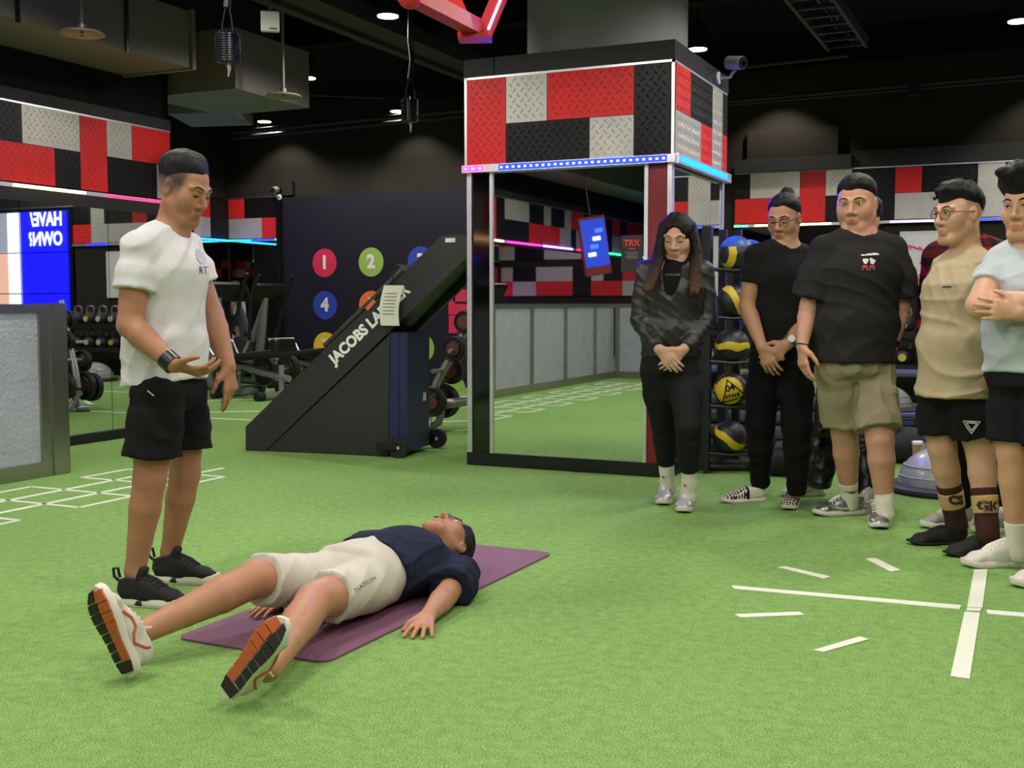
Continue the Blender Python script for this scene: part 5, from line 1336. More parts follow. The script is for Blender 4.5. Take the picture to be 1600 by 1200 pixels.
        F.post.append(taper if kind != 'long' else plain)
        return F, g, M, sc
    def finish_hair(s, F, vox=.0045, m=M_HAIR, name='hair', paint=None):
        if getattr(s, 'rest', None): F.plane(*s.rest)
        return F.mesh(name, vox, m, s.root, paint)
    # ---- clothes
    def tee(s, m, pel, che, shl, shr, neck, els, hem, hem_n=(0, 0, -1), w=(.19, .19, .20), d=(.135, .14, .14), sleeve=.62, sr=(.078, .082), ease=0.0, seed=1, amp=.006, vox=.007, collar=.072, name='tee_shirt', fx=40, fz=13, paint=None, cuffs=True):
        g = s.H; side = shr - shl; up = (shl + shr) / 2; hem = nv(hem); hn = unit(hem_n)
        top = up * .72 + neck * .28; hp_ = hem + hn * .06
        T = Field(); T.seg(top, che, (.14 * g, .085 * g), (w[0] * g, d[0] * g), side, .05); T.seg(che, pel, (w[0] * g, d[0] * g), (w[1] * g, d[1] * g), side, .05); T.seg(pel, hp_, (w[1] * g, d[1] * g), (w[2] * g, d[2] * g), side, .05, .5)
        nb = neck + (top - neck) * .35
        for q in (shl, shr): T.seg(nb, q, .044 * g, .060 * g, None, .04)
        F = Field(); F.part(T, s.B.tags.get('torso', []), .009, [(hem, hn)], .02)
        for q, el in ((shl, els[0]), (shr, els[1])):
            if el is None: continue
            S = Field(); e = q + (el - q) * sleeve; nn = unit(el - q)
            S.seg(q, q + (e - q) * .6, .060 * g, sr[0] * g, None, .02, .6); S.seg(q + (e - q) * .5, e + nn * .05, sr[0] * g * .97, sr[1] * g, None, .02, .5)
            F.part(S, s.armops(q), .008, [(e, nn)], .014)
        F.folds(amp * 1.7, foldfn(seed, fx, fz, 1.8, True))
        if collar:
            cd = unit(s.hc - neck); fh = s.hM[:, 1] - cd * s.hM[:, 1].dot(cd); F.cuts = Field().ell(neck + cd * .038 + fh * .014, nv((1, 1, 1)) * collar * 1.08 * g).ops
        if getattr(s, 'rest', None): F.plane(*s.rest)
        s.teeF = F; o = F.mesh(name, vox, m, s.root, paint)
        return o
    def armops(s, q): return s.B.tags[min(s.armat, key=lambda a: np.linalg.norm(a[0] - q))[1]]
    def legops(s, q): return s.B.tags[min(s.legat, key=lambda a: np.linalg.norm(a[0] - q))[1]]
    def shorts(s, m, pel, hips, knees, fr=(.8, .8), top=None, r0=(.18, .13), rl=(.105, .115), hem_n=None, seed=2, amp=.006, vox=.007, name='shorts', side=None, fx=38, fz=14):
        g = s.H; side = hips[1] - hips[0] if side is None else side; top = pel + nv((0, 0, .14)) if top is None else nv(top)
        T = Field(); T.seg(top, pel, (r0[0] * .92 * g, r0[1] * .95 * g), (r0[0] * g, r0[1] * g), side, .04, .4)
        F = Field(); F.part(T, s.B.tags.get('torso', [])[:1], .006, [(top, top - pel)], .02)
        for h, kn, f_ in zip(hips, knees, fr):
            e = h + (kn - h) * f_; nn = unit(kn - h); S = Field()
            S.seg(pel * .4 + h * .6, h + (e - h) * .45, .09 * g, rl[0] * g, None, .03); S.seg(h + (e - h) * .35, e + nn * .06, rl[0] * g, rl[1] * g, None, .02, .5)
            F.part(S, s.legops(h), .008, [(e, nn if hem_n is None else unit(hem_n)), (top, top - pel)], .015)
        F.folds(amp * 1.5, foldfn(seed, fx, fz, 1.8, True)); s.shortF = F
        if getattr(s, 'rest', None): F.plane(*s.rest)
        return F.mesh(name, vox, m, s.root)
    def pants(s, m, pel, hips, knees, ankles, r=(.1, .078, .07, .055), r0=(.175, .125), top=None, seed=3, amp=.004, vox=.007, name='trousers', hem=None):
        F = Field(); g = s.H; side = hips[1] - hips[0]; top = pel + nv((0, 0, .14)) if top is None else nv(top)
        F.seg(top, pel, (r0[0] * .9 * g, r0[1] * .92 * g), (r0[0] * g, r0[1] * g), side, .04, .4)
        for h, kn, an in zip(hips, knees, ankles):
            c = kn * .66 + an * .34; F.seg(pel * .3 + h * .7, h * .6 + kn * .4, r[0] * g, r[0] * .92 * g, None, .03); F.seg(h * .6 + kn * .4, kn, r[0] * .92 * g, r[1] * g, None, .02); F.seg(kn, c, r[1] * g, r[2] * g, None, .02); F.seg(c, an, r[2] * g, r[3] * g, None, .02, .4)
            F.include(s.legops(h), .007)
        F.include(s.B.tags.get('torso', [])[:1], .006)
        F.folds(amp * 1.5, foldfn(seed, 22, 30, 2, True)); s.pantF = F
        return F.mesh(name, vox, m, s.root)
    def sock(s, m, an, kn, top, g=1.0, name='sock', low=.05, r=.041):
        """tube from below the ankle to 'top' metres above it"""
        u = unit(kn - an); F = Field(); F.chain([(an - u * low, r * g), (an + u * .02, r * .98 * g), (an + u * top, r * 1.12 * g)], .01)
        F.folds(.0015, foldfn(5, 10, 60)); F.plane(an + u * top, u); return F.mesh(name, .005, m, s.root)
    def shoe(s, style, heel, toe, up=(0, 0, 1), sc=1.0, mirror=False):
        """heel, toe: points on the sole plane (local)"""
        heel, toe = nv(heel), nv(toe); x = unit(toe - heel); u = unit(nv(up) - x * x.dot(nv(up))); y = np.cross(u, x)
        if style['name'] not in SHOE_CACHE: SHOE_CACHE[style['name']] = make_shoe(style)
        Lx = np.linalg.norm(toe - heel) / .29 * 1.0 if sc is None else sc
        Mx = Matrix((( x[0], y[0], u[0], heel[0]), (x[1], y[1], u[1], heel[1]), (x[2], y[2], u[2], heel[2]), (0, 0, 0, 1)))
        Mx = Mx @ Matrix.Diagonal((Lx, Lx * (-1 if mirror else 1), Lx, 1))
        first = None
        for nm, me, par in SHOE_CACHE[style['name']]:
            o = bpy.data.objects.new(nm, me); COL.objects.link(o)
            if first is None: o.parent = s.root; o.matrix_local = Mx; first = o
            else: o.parent = first
        return first
    def print_text(s, F, body, size, origin, toward, ex, ey, m, name='print', bold=0.0, lift=.003, parent=None):
        """lettering wrapped on the cloth"""
        vs, fs = text_mesh(body, size, bold=bold, res=2); ex, ey, d = unit(ex), unit(ey), unit(toward); b = MB()
        pts = [F.hit(nv(origin) + ex * v.x + ey * v.y - d * .4, d, .8) - d * lift for v in vs]
        b.add([Vector(p) for p in pts], fs); return b.build(name, m, parent or s.root, fixn=False)
    def print_shape(s, F, poly, origin, toward, ex, ey, m, name='print', lift=.003, parent=None):
        ex, ey, d = unit(ex), unit(ey), unit(toward); pts = [F.hit(nv(origin) + ex * a + ey * b_ - d * .4, d, .8) - d * lift for a, b_ in poly]
        b = MB(); n = len(pts); cpt = sum(pts) / n; b.add([Vector(p) for p in pts] + [Vector(F.hit(cpt - d * .1, d, .3) - d * lift)], [(i, (i + 1) % n, n) for i in range(n)]); return b.build(name, m, parent or s.root, fixn=False)
    def band(s, name, m, a, b_, r, h=.014, F=None, squash=1.0):
        """strap around a limb at point a, limb direction b_"""
        u = unit(b_); t = unit(np.cross(u, nv((.3, .2, 1)))); q = np.cross(u, t); b = MB(); n = 24
        vs = []
        for (rr_, hh) in ((r, -h), (r + .004, -h), (r + .004, h), (r, h)):
            for k in range(n): vs.append(Vector(nv(a) + u * hh + (t * math.cos(2 * math.pi * k / n) + q * math.sin(2 * math.pi * k / n) * squash) * rr_))
        fs = [(i * n + k, i * n + (k + 1) % n, ((i + 1) % 4) * n + (k + 1) % n, ((i + 1) % 4) * n + k) for i in range(4) for k in range(n)]
        b.add(vs, fs); return b.build(name, m, s.root, True)

# foot outline: (x, left half width, right half width) for a shoe of .29 m
OUT = [(0.0, .012), (.012, .026), (.035, .034), (.07, .035), (.11, .034), (.15, .040), (.185, .046), (.22, .046), (.25, .041), (.270, .032), (.283, .020), (.29, .004)]
def outline(sc=1.0, inset=0.0):
    L = [(x, max(0, w - inset)) for x, w in OUT]; return [(x, -w) for x, w in L] + [(x, w) for x, w in L[::-1][1:]]
def make_shoe(st):
    parts = []
    F = Field(); hgt = st.get('h', .028); lo = st.get('collar', .1)
    k_ = st.get('tall', .012); F.seg((.045, 0, hgt + .018), (.13, 0, hgt + .022), (.034, .034 + k_), (.038, .034 + k_), (0, 1, 0), .02); F.seg((.13, 0, hgt + .022), (.225, 0, hgt + .010), (.038, .034 + k_), (.042, .024), (0, 1, 0), .02); F.seg((.225, 0, hgt + .010), (.258, 0, hgt + .004), (.040, .022), (.030, .015), (0, 1, 0), .015)
    F.seg((.05, 0, hgt + .02), (.058, 0, lo), (.034, .042), (.038, .047), (0, 1, 0), .02, .3); F.seg((.095, 0, hgt + .045 + k_ * .8), (.155, 0, hgt + .034 + k_ * .6), (.028, .02), (.028, .02), (0, 1, 0), .02)
    F.plane((0, 0, hgt - .006), (0, 0, -1)); F.plane((.05, 0, lo), (-.12, 0, 1)) if not st.get('high') else F.plane((.05, 0, lo), (-.25, 0, 1))
    F.folds(.0012, foldfn(3, 40, 40))
    pt = None
    if st.get('checker'):
        def pt(pos):
            a = np.floor((pos[:, 0] + pos[:, 1]) / .017) + np.floor((pos[:, 0] - pos[:, 1]) / .017); k = (a % 2)[:, None]; fr = (pos[:, 0] > .13)[:, None]
            c = np.ones((len(pos), 4)); w = np.array(s2l((222, 214, 196))); b = np.array(s2l((22, 20, 20))); c[:, :3] = np.where(fr & (k > .5), b, w); c[:, :3] = np.where((np.abs(pos[:, 0] - .128) < .006)[:, None], b, c[:, :3]); return c
    o = F.mesh('shoe', st.get('vox', .0035), st['upper'], None, pt); parts.append(('shoe', o.data, None)); bpy.data.objects.remove(o)
    def keep(name, mb, m, smooth=True):
        o = mb.build(name, m, None, smooth); parts.append((name, o.data, 0)); bpy.data.objects.remove(o)
    pol = outline(); b = MB(); n = len(pol)
    prof = [(0.0, .004), (.006, 0.0), (hgt * .6, -.002), (hgt, .003)]; vs = []; fs = []
    for z, ins in prof:
        for (x, y) in outline(1, ins):
            zz = z + max(0, (x - .2)) ** 2 * 2.2 * (1 - z / hgt * .3); vs.append((x, y, zz))
    for i in range(len(prof) - 1):
        for k in range(n): fs.append((i * n + k, i * n + (k + 1) % n, (i + 1) * n + (k + 1) % n, (i + 1) * n + k))
    fs += [tuple(range(n))[::-1], tuple(range((len(prof) - 1) * n, len(prof) * n))]; b.add(vs, fs); keep('sole', b, st['sole'])
    if st.get('outsole'):
        b = MB(); b.prism([(x, y, -.004 + max(0, x - .2) ** 2 * 2.2) for x, y in outline(1, .003)], (0, 0, .006)); keep('outsole', b, st['outsole'], False)
    if st.get('laces'):
        top_ = lambda x, y, l=.0015: Vector(F.hit((x, y, .2), (0, 0, -1), .2) + nv((0, 0, l)))
        for k in range(6):
            x = .1 + k * .0175; keep('lace', MB().tube([top_(x - .005, -.027), top_(x - .001, -.012, .003), top_(x + .003, .0, .0035), top_(x + .001, .012, .003), top_(x + .007, .027)], .0032, 6), st['laces'])
        keep('tongue', MB().tube([top_(.085, 0, .004), top_(.12, 0, .0), top_(.17, 0, -.002), top_(.2, 0, -.003)], [.012, .012, .011, .008], 8), st.get('tongue', st['laces']))
        for q in (-1, 1):
            keep('lace_bow', MB().tube([top_(.098, 0, .008), top_(.094, .02 * q, .014), top_(.1, .042 * q, .0) + Vector((0, .006 * q, .004)), top_(.106, .02 * q, .006), top_(.1, 0, .008)], .0026, 6), st['laces'])
    if st.get('stripes'):
        for q in (-1, 1):
            for k in range(3):
                x = .105 + k * .022
                pp = [F.hit((xx, .1 * q, zz), (0, -q, -.05), .2) + nv((0, .0015 * q, 0)) for xx, zz in ((x, hgt + .008), (x + .011, hgt + .008), (x - .004, hgt + .046), (x - .015, hgt + .044))]
                b = MB(); b.add([Vector(v) for v in pp], [(0, 1, 2, 3)]); keep('stripe', b, st['stripes'], False)
    if st.get('swoosh'):
        for q in (-1, 1):
            pl = [(.20, .030), (.17, .018), (.14, .012), (.115, .014), (.10, .024), (.098, .034), (.112, .022), (.14, .0205), (.17, .0255)]
            pp = [F.hit((xx, .1 * q, hgt + zz), (0, -q, -.05), .2) + nv((0, .0015 * q, 0)) for xx, zz in pl]
            b = MB(); b.add([Vector(v) for v in pp], [(0, 1, 8), (1, 2, 7, 8), (2, 3, 6, 7), (3, 4, 6), (4, 5, 6)]); keep('swoosh', b, st['swoosh'], False)
    if st.get('panels'):
        for q in (-1, 1):
            for (x0, x1, z0, z1) in st.get('panels_at', ()):
                pp = [F.hit((xx, .1 * q, hgt + zz), (0, -q, -.05), .2) + nv((0, .0012 * q, 0)) for xx, zz in ((x0, z0), (x1, z0), (x1 - .01, z1), (x0 - .01, z1))]
                b = MB(); b.add([Vector(v) for v in pp], [(0, 1, 2, 3)]); keep('overlay', b, st['panels'], False)
    if st.get('curve'):
        for q in (-1, 1):
            pp = [F.hit((xx, .1 * q, hgt + zz), (0, -q, -.05), .2) + nv((0, .001 * q, 0)) for xx, zz in ((.19, .012), (.16, .03), (.13, .028), (.115, .012), (.09, .006), (.06, .03), (.05, .05))]; keep('side_logo', MB().tube([Vector(v) for v in pp], .0045, 6), st['curve'])
    if st.get('pull'):
        b = MB().tube([(.012, 0, lo - .02), (-.012, 0, lo + .0), (-.014, 0, lo + .03), (.004, 0, lo + .032), (.012, 0, lo - .004)], .006, 8); keep('heel_loop', b, st['upper'])
        b = MB().rbox((.1, 0, lo + .01), (.03, .05, .07), .012, Matrix.Rotation(.5, 3, 'Y')); keep('tongue', b, st['upper'])
    if st.get('window'):
        for q in (-1, 1): b = MB(); b.ball((.11, .033 * q, hgt * .5), (.035, .004, hgt * .32), 16, 8); keep('sole_window', b, st['window'])
    if st.get('treads'):
        M_O, M_K, M_W = st['treads']
        # tread pads under the sole: coloured blocks split by white grooves
        xs = [.012, .05, .083, .113, .143, .176, .208, .24, .276]
        def wd(x):
            for (a, wa), (b_, wb) in zip(OUT[:-1], OUT[1:]):
                if a <= x <= b_: return (wa + (wb - wa) * (x - a) / (b_ - a)) - .003
            return .0
        for i in range(len(xs) - 1):
            a, b_ = xs[i] + .002, xs[i + 1] - .002; sk = .006
            for lo_f, hi_f, mm in ((-1, -.1 if i > 0 else .2, M_K), (.0 if i > 0 else .3, 1, M_O)):
                if i == len(xs) - 2: lo_f, hi_f, mm = (-1, -.25, M_K) if mm is M_K else (-.15, 1, M_O)
                if i == 0 and mm is M_O: continue
                if i == 0: hi_f = 1
                zt = lambda x: max(0, x - .2) ** 2 * 2.2
                pl = [(a - sk * 0, wd(a) * lo_f), (b_, wd(b_) * lo_f), (b_ + sk, wd(b_) * hi_f), (a + sk, wd(a) * hi_f)]
                bb = MB(); bb.prism([(x, y, -.0045 + zt(x)) for x, y in pl], (0, 0, .008)); keep('tread_block', bb, mm, False)
    return parts
# ---------------------------------------------------------------- shoe styles
M_SHB = mat('knit_black', (20, 20, 21), .8, bump=.3, bscale=300); M_SHW = mat('leather_white', (214, 208, 200), .5, var=.05); M_SHS = mat('shoe_silver', (150, 150, 152), .28, metal=.75, var=.35, nscale=70)
M_SHS2 = mat('shoe_silver_mesh', (186, 186, 190), .35, metal=.4, var=.25, nscale=90); M_SOLW = mat('sole_white', (216, 210, 198), .6, var=.04); M_SHG = mat('shoe_grey', (150, 146, 136), .7, var=.1); M_CREAM = mat('shoe_cream', (206, 200, 188), .7, var=.06, bump=.2, bscale=300)
M_LACEW = mat('lace_white', (228, 222, 206), .8); M_LACEB = mat('lace_black', (18, 18, 18), .8); M_TRO = mat('tread_orange', (192, 92, 44), .6, var=.08); M_TRK = mat('tread_black', (32, 30, 28), .7)
CHK = paint_mat('checker_canvas', .8, .2, var=.04, bump=.15)
S_BLACK = dict(name='black', upper=M_SHB, sole=M_SOLW, laces=M_LACEB, pull=True, h=.032, collar=.108, tall=.016, high=True, window=M_BLKM)
S_RUN = dict(name='run', upper=M_CREAM, sole=M_SOLW, laces=M_LACEW, h=.03, collar=.09, treads=(M_TRO, M_TRK, M_SOLW), panels=mat('overlay_dark', (40, 38, 38), .7), panels_at=((.012, .06, .0, .05),), curve=M_TRO)
S_SILV = dict(name='silver', upper=M_SHS, sole=M_SOLW, laces=M_LACEW, h=.026, swoosh=mat('swoosh_grey', (206, 204, 204), .4), outsole=M_TRK)
S_SILV2 = dict(name='silver_mesh', upper=M_SHS2, sole=M_SOLW, laces=M_LACEW, h=.028, panels=M_SHS, panels_at=((.06, .1, 0, .03), (.19, .23, 0, .02)))
S_CHK = dict(name='checker', upper=CHK, sole=M_SOLW, h=.024, collar=.085, tall=.006, checker=True, vox=.003)
S_STRIPE = dict(name='stripe', upper=M_SHW, sole=M_SOLW, laces=M_LACEW, h=.026, stripes=mat('stripe_navy', (34, 40, 56), .6))
S_WHITE = dict(name='white', upper=M_SHW, sole=M_SOLW, laces=M_LACEW, h=.028)
S_GREY = dict(name='grey', upper=M_SHG, sole=M_SOLW, laces=M_LACEW, h=.03)
S_SLIP = dict(name='slip', upper=M_SHB, sole=M_SHB, h=.014, collar=.075, tall=.004)
M_SOCKW = cloth('sock_white', (222, 216, 202)); M_SOCKT = cloth('sock_brown', (64, 42, 34)); M_SOCKB = cloth('sock_tan', (190, 154, 104))
M_WATCH = mat('watch_black', (18, 18, 20), .35); M_LOGOW = mat('print_white', (214, 212, 210), .6); M_LOGOK = mat('print_dark', (50, 50, 56), .6)
A = nv

# ================================================================ instructor
p = Person('person in a plain white tee and black shorts standing over the lying person', 240, 928, (168, 118, 90), 1.0)
dn, df = depth_of(PZ(215, 944, 0)) - p.D, depth_of(PZ(270, 907, 0)) - p.D
hipL, hipR = p.p(247, 612, dn * .7), p.p(285, 608, df * .7); knL, knR = p.p(234, 748, dn * .9), p.p(289, 740, df * .9); anL, anR = p.p(211, 893, dn), p.p(266, 862, df)
pel = p.p(262, 600); wai = p.p(258, 530); che = p.p(262, 425); shl, shr = p.p(218, 388, -.16), p.p(290, 387, .17); neck = p.p(270, 357)
elL, wrL = p.p(203, 508, -.2), p.p(271, 570, -.28); elR, wrR = p.p(331, 490, .2), p.p(357, 572, .12)
p.torso(pel, wai, che, shl, shr, neck); p.arm(shl, elL, wrL, g=1.12); p.arm(shr, elR, wrR, g=1.08); p.leg(hipL, knL, anL, g=1.05); p.leg(hipR, knR, anR, g=1.05)
p.neck(neck, p.p(278, 318), .06); p.head(p.p(287, 298), (.84, -.38, -.36), (.3, -.1, 1), 1.02, jaw=1.02)
p.head_paint(stubble=.12, fade=(-.03, .03, .055, .9))
p.hand(wrL, (.95, -.1, -.28), (-.1, .4, .9), (0, -.4, .8), curl=(.45, .5, .3)); p.hand(wrR, (.12, -.1, -1), (-.8, .4, -.1), (.1, -1, .2), curl=(.2, .3, .2), curls=((.1, .2, .15), (.25, .35, .2), (.5, .6, .4), (.7, .7, .5)))
for a, kn in ((anL, knL), (anR, knR)): p.B.seg(a, a + A((.06, -.02, -.06)), .034, .03, None, .02)
p.body(); p.face_parts('down')
F, *_ = p.hair('short', vol=.022, line=(.09, .064), slope=.5, ramp=.12, base=.007); p.finish_hair(F)
M_TW = cloth('tee_white', (206, 204, 206), var=.05)
p.tee(M_TW, wai, che, shl, shr, neck, (elL, elR), p.p(256, 597), (.12, 0, -1), w=(.172, .172, .19), d=(.132, .14, .165), sleeve=.55, sr=(.073, .083), seed=11, amp=.0045)
p.print_text(p.teeF, 'RT', .04, p.p(314, 423), (-.55, .8, 0), (.8, .55, 0), (0, 0, 1), M_LOGOK, 'chest_print')
p.print_shape(p.teeF, [(.03 * math.cos(a), .03 * math.sin(a)) for a in np.linspace(0, 6.28, 16)[:-1]], p.p(314, 400), (-.55, .8, 0), (.8, .55, 0), (0, 0, 1), mat('print_grey', (172, 172, 180), .7), 'chest_print')
M_SHK = cloth('shorts_black', (22, 21, 23), var=.12)
p.shorts(M_SHK, p.p(260, 615), (hipL, hipR), (knL, knR), (.74, .68), top=p.p(258, 586), r0=(.16, .125), rl=(.1, .112), hem_n=(-.06, 0, -1), side=shr - shl, seed=5)
p.print_shape(p.shortF, [(-.012, .008), (.01, -.012), (.013, -.009), (-.008, .011)], p.p(236, 614, -.2), (.1, 1, 0), (1, -.1, 0), (0, 0, 1), M_LOGOW, 'small_logo')
u = unit(wrL - elL); p.band('wrist_band', M_WATCH, wrL - u * .02, u, .033, .022)
zL, zR = p.z(184, 944), p.z(238, 909)
p.shoe(S_BLACK, zL, zL + A((.285, -.05, 0)), sc=.98); p.shoe(S_BLACK, zR, zR + A((.285, -.03, 0)), sc=.98)

# ================================================================ person lying on the mat
mat_pts = [PZ(860, 868), PZ(524, 1031)]
mo = thing('yoga_mat', 'purple exercise mat under the lying person', 'mat', mat_pts[1], 0); mdir = (mat_pts[0] - mat_pts[1]); ML = 1.74
mu = mdir.normalized(); mn = Vector((-mu.y, mu.x, 0))
far_ = mdir.length + .03; pts = []
for (a, b_) in ((far_ - ML, 0), (far_, 0), (far_, .61), (far_ - ML, .61)): pts.append((a, b_))
pol = []
for i, (a, b_) in enumerate(pts):
    rc = .05; sa, sb = (1 if i in (0, 3) else -1), (1 if i in (0, 1) else -1); a0 = [180, 270, 0, 90][i]
    for k in range(6): an_ = math.radians(a0 + k * 18); pol.append(mu * (a + sa * rc + rc * math.cos(an_)) + mn * (b_ + sb * rc + rc * math.sin(an_)))
b = MB(); b.prism([Vector((v.x, v.y, .001)) for v in pol], (0, 0, .007)); b.build('foam_sheet', mat('mat_purple', (124, 82, 106), .8, var=.05, nscale=12, bump=.3, bscale=400), mo)
MATZ = .008
p = Person('person in a navy tee and pale shorts lying on the purple mat', 560, 930, (186, 134, 104), 1.0)
p.rest = (A((0, 0, MATZ - .003)), A((0, 0, -1)))      # the body flattens where it lies on the mat
z = p.z; U = unit(p.L(p.base + mu)); N = A((U[1], -U[0], 0)); UP = A((0, 0, 1))      # U to the head, N to the image right
pel = z(548, 906, .12); wai = z(592, 886, .13); che = z(636, 876, .13); mid = z(657, 874, .115); shr = mid + N * .19 - UP * .03 + U * .0; shl = mid - N * .19 - UP * .02
neck = mid + U * .08 + UP * .0; hc = neck + U * .115 + UP * .03
elR = z(697, 930, .055); wrR = z(668, 963, .035)
hipR, hipL = pel + N * .095 - U * .05, pel - N * .095 - U * .05
knR, anR = z(491, 940, .14), z(418, 1046, .075); knL, anL = z(398, 905, .20), z(228, 985, .10)
p.torso(pel, wai, che, shl, shr, neck, 1.02, .95); p.arm(shr, elR, wrR, g=1.02)
elL = shl - N * .12 - U * .25 - UP * .06; wrL = elL - U * .24 + N * .02; wrL[2] = .035; p.arm(shl, elL, wrL)
p.leg(hipR, knR, anR, g=1.08); p.leg(hipL, knL, anL, g=1.08)
p.neck(neck - U * .02, hc - U * .02, .058); hf = unit(UP * .98 + U * .16 + N * .02)
p.head(hc, hf, unit(U - UP * .16), 1.04, jaw=1.08); p.head_paint(stubble=.06)
hd = unit(z(652, 990, .02) - wrR); p.hand(wrR, hd, (0, 0, -1), -N, curl=(.12, .18, .12), spread=.17, sc=1.0); p.hand(wrL, -U, (0, 0, -1), N, curl=(.1, .15, .1))
# feet run into the shoes
hR, tR = z(352, 1078, .03), None
p.body(.005); p.face_parts('open', gaze=(0, .002)); p.glasses(False, .026, .017, mat('frame_black', (16, 16, 18), .3))
F, *_ = p.hair('short', vol=.02, line=(.088, .066), slope=.7, seed=4); p.finish_hair(F)
M_NAV = cloth('tee_navy', (34, 38, 58), var=.08)
p.tee(M_NAV, wai, che, shl, shr, neck, (elL, elR), wai - U * .085, -U, w=(.185, .18, .19), d=(.125, .125, .125), sleeve=.78, sr=(.084, .092), seed=21, amp=.006, vox=.006, collar=.07)
M_PALE = cloth('shorts_pale', (204, 198, 186), var=.06)
p.shorts(M_PALE, pel, (hipR, hipL), (knR, knL), (.7, .9), top=wai - U * .04, r0=(.185, .135), rl=(.09, .092), seed=9, amp=.006, vox=.006, side=N)
vd = p.z(560, 914, .2) - p.L(CAM); p.print_text(p.shortF, 'NATION', .022, p.z(572, 912, .2), vd, (.84, 0, .54), (-.54, 0, .84), mat('print_pale', (128, 126, 122), .7), 'thigh_print')
# shoes: soles turned to the camera
def sole_shoe(hx, hy, tx, ty, dh, dt, an, mirror):
    h = p.z(hx, hy, .016 if hx < 300 else .042); t = p.p(tx, ty, h[1] + dt - dh); return p.shoe(S_RUN, h, t, an, sc=None, mirror=mirror)
dA = p.D + anL[1]; dB = p.D + anR[1]
sole_shoe(204, 1058, 141, 920, dA - .10, dA - .13, A((.42, .9, .05)), False)
sole_shoe(348, 1088, 440, 968, dB - .10, dB - .12, A((.40, .9, -.05)), True)

# ================================================================ woman
p = Person('person with long brown hair, black jacket and leggings beside the pillar', 1057, 793, (196, 152, 128), .95)
dl, dr = depth_of(PZ(1040, 786, 0)) - p.D, depth_of(PZ(1073, 799, 0)) - p.D
hipL, hipR = p.p(1027, 583), p.p(1070, 583); knL, knR = p.p(1037, 662, dl - .05), p.p(1076, 668, dr - .05); anL, anR = p.p(1043, 752, dl + .04), p.p(1077, 765, dr + .04)
pel = p.p(1048, 570); wai = p.p(1051, 515); che = p.p(1052, 455); shl, shr = p.p(1011, 424, .02), p.p(1098, 424, .02); neck = p.p(1056, 412, .03)
elL, elR = p.p(1000, 500, .0), p.p(1106, 500, .0); wrL, wrR = p.p(1030, 546, -.17), p.p(1068, 546, -.17)
p.torso(pel, wai, che, shl, shr, neck, .95); p.arm(shl, elL, wrL); p.arm(shr, elR, wrR); p.leg(hipL, knL, anL, g=1.06); p.leg(hipR, knR, anR, g=1.06)
p.neck(neck, p.p(1058, 388), .05); p.head(p.p(1058, 372), (-.3, -.88, -.32), (-.05, -.25, 1), 1.06, jaw=1.0); p.head_paint(blush=.2)
p.hand(wrL, (.62, -.25, -.72), (.2, .9, .1), (.7, 0, .6), curl=(.15, .2, .15), spread=.05, sc=.95); p.hand(wrR, (-.66, -.1, -.7), (-.2, .9, .1), (-.7, 0, .6), curl=(.2, .3, .2), spread=.05, sc=.95)
p.body(); p.face_parts('down', brow=.9)
F, g, M, sc = p.hair('long', seed=7, vox=.005)
r_ = np.random.RandomState(2)
for q, pts_ in ((0, [(1052, 338, -.05), (1038, 353, -.04), (1031, 392, -.05), (1023, 425, -.125), (1012, 454, -.172)]), (1, [(1061, 338, -.05), (1080, 353, -.03), (1088, 392, -.04), (1087, 425, -.10), (1084, 458, -.16)])):
    for k in range(11):
        dx, dd = (r_.uniform(-5, 5), r_.uniform(-.0, .06)); ln = r_.uniform(.82, 1.08)
        ch = [(p.p(x + dx * (.3 + .2 * i) , y if i < 4 else 425 + (y - 425) * ln, d + dd * (1 if i < 3 else .45)), (.009, .012, .012, .010, .003)[i]) for i, (x, y, d) in enumerate(pts_)]
        F.chain(ch, .006)
F.ell(g(0, .125, .004), A((.076, .092, .104)) * sc, M, .008, 's')
def hp_(pos):
    c = np.ones((len(pos), 4)); t = np.clip((1.38 - pos[:, 2]) / .28, 0, 1)[:, None]; k = (.75 + .25 * np.sin(pos[:, :1] * 420 + pos[:, 1:2] * 300)); c[:, :3] = (A(s2l((24, 17, 18))) * (1 - t) + A(s2l((112, 76, 48))) * t) * k; return c
F.mesh('hair', .005, paint_mat('hair_brown', .55, .2, var=.2, nscale=80, bump=.6, bscale=160, stretch=(1, 1, .15)), p.root, hp_)
M_JK = mat('jacket_black', (29, 28, 28), .42, var=.15, nscale=9, bump=.15, bscale=120, spec=.5)
F = Field(); side = shr - shl; up_ = (shl + shr) / 2
F.seg(up_ * .75 + neck * .25, che, (.13, .08), (.160, .128), side, .05); F.seg(che, wai, (.160, .128), (.165, .13), side, .05); F.seg(wai, p.p(1048, 575), (.165, .13), (.165, .13), side, .05, .5)
for s0, e0, w0 in ((shl, elL, wrL), (shr, elR, wrR)):
    F.seg(neck + (up_ - neck) * .3, s0, .045, .058, None, .035); F.seg(s0, e0, .060, .056, None, .007); F.seg(e0, w0 + (e0 - w0) * .12, .056, .042, None, .007, .5)
F.include(p.B.tags['torso'] + p.armops(shl) + p.armops(shr), .009); F.folds(.007, foldfn(36, 38, 26, 3.0, True)); F.plane(p.p(1048, 557), (0, 0, -1)); cd = unit(p.hc - neck); F.cuts = Field().ell(neck + cd * .03 + A((-.005, -.02, 0)), (.075, .075, .075)).seg(p.p(1050, 416, -.10), p.p(1046, 468, -.155), .062, .018, None, .02).ops
F.mesh('jacket', .006, M_JK, p.root)
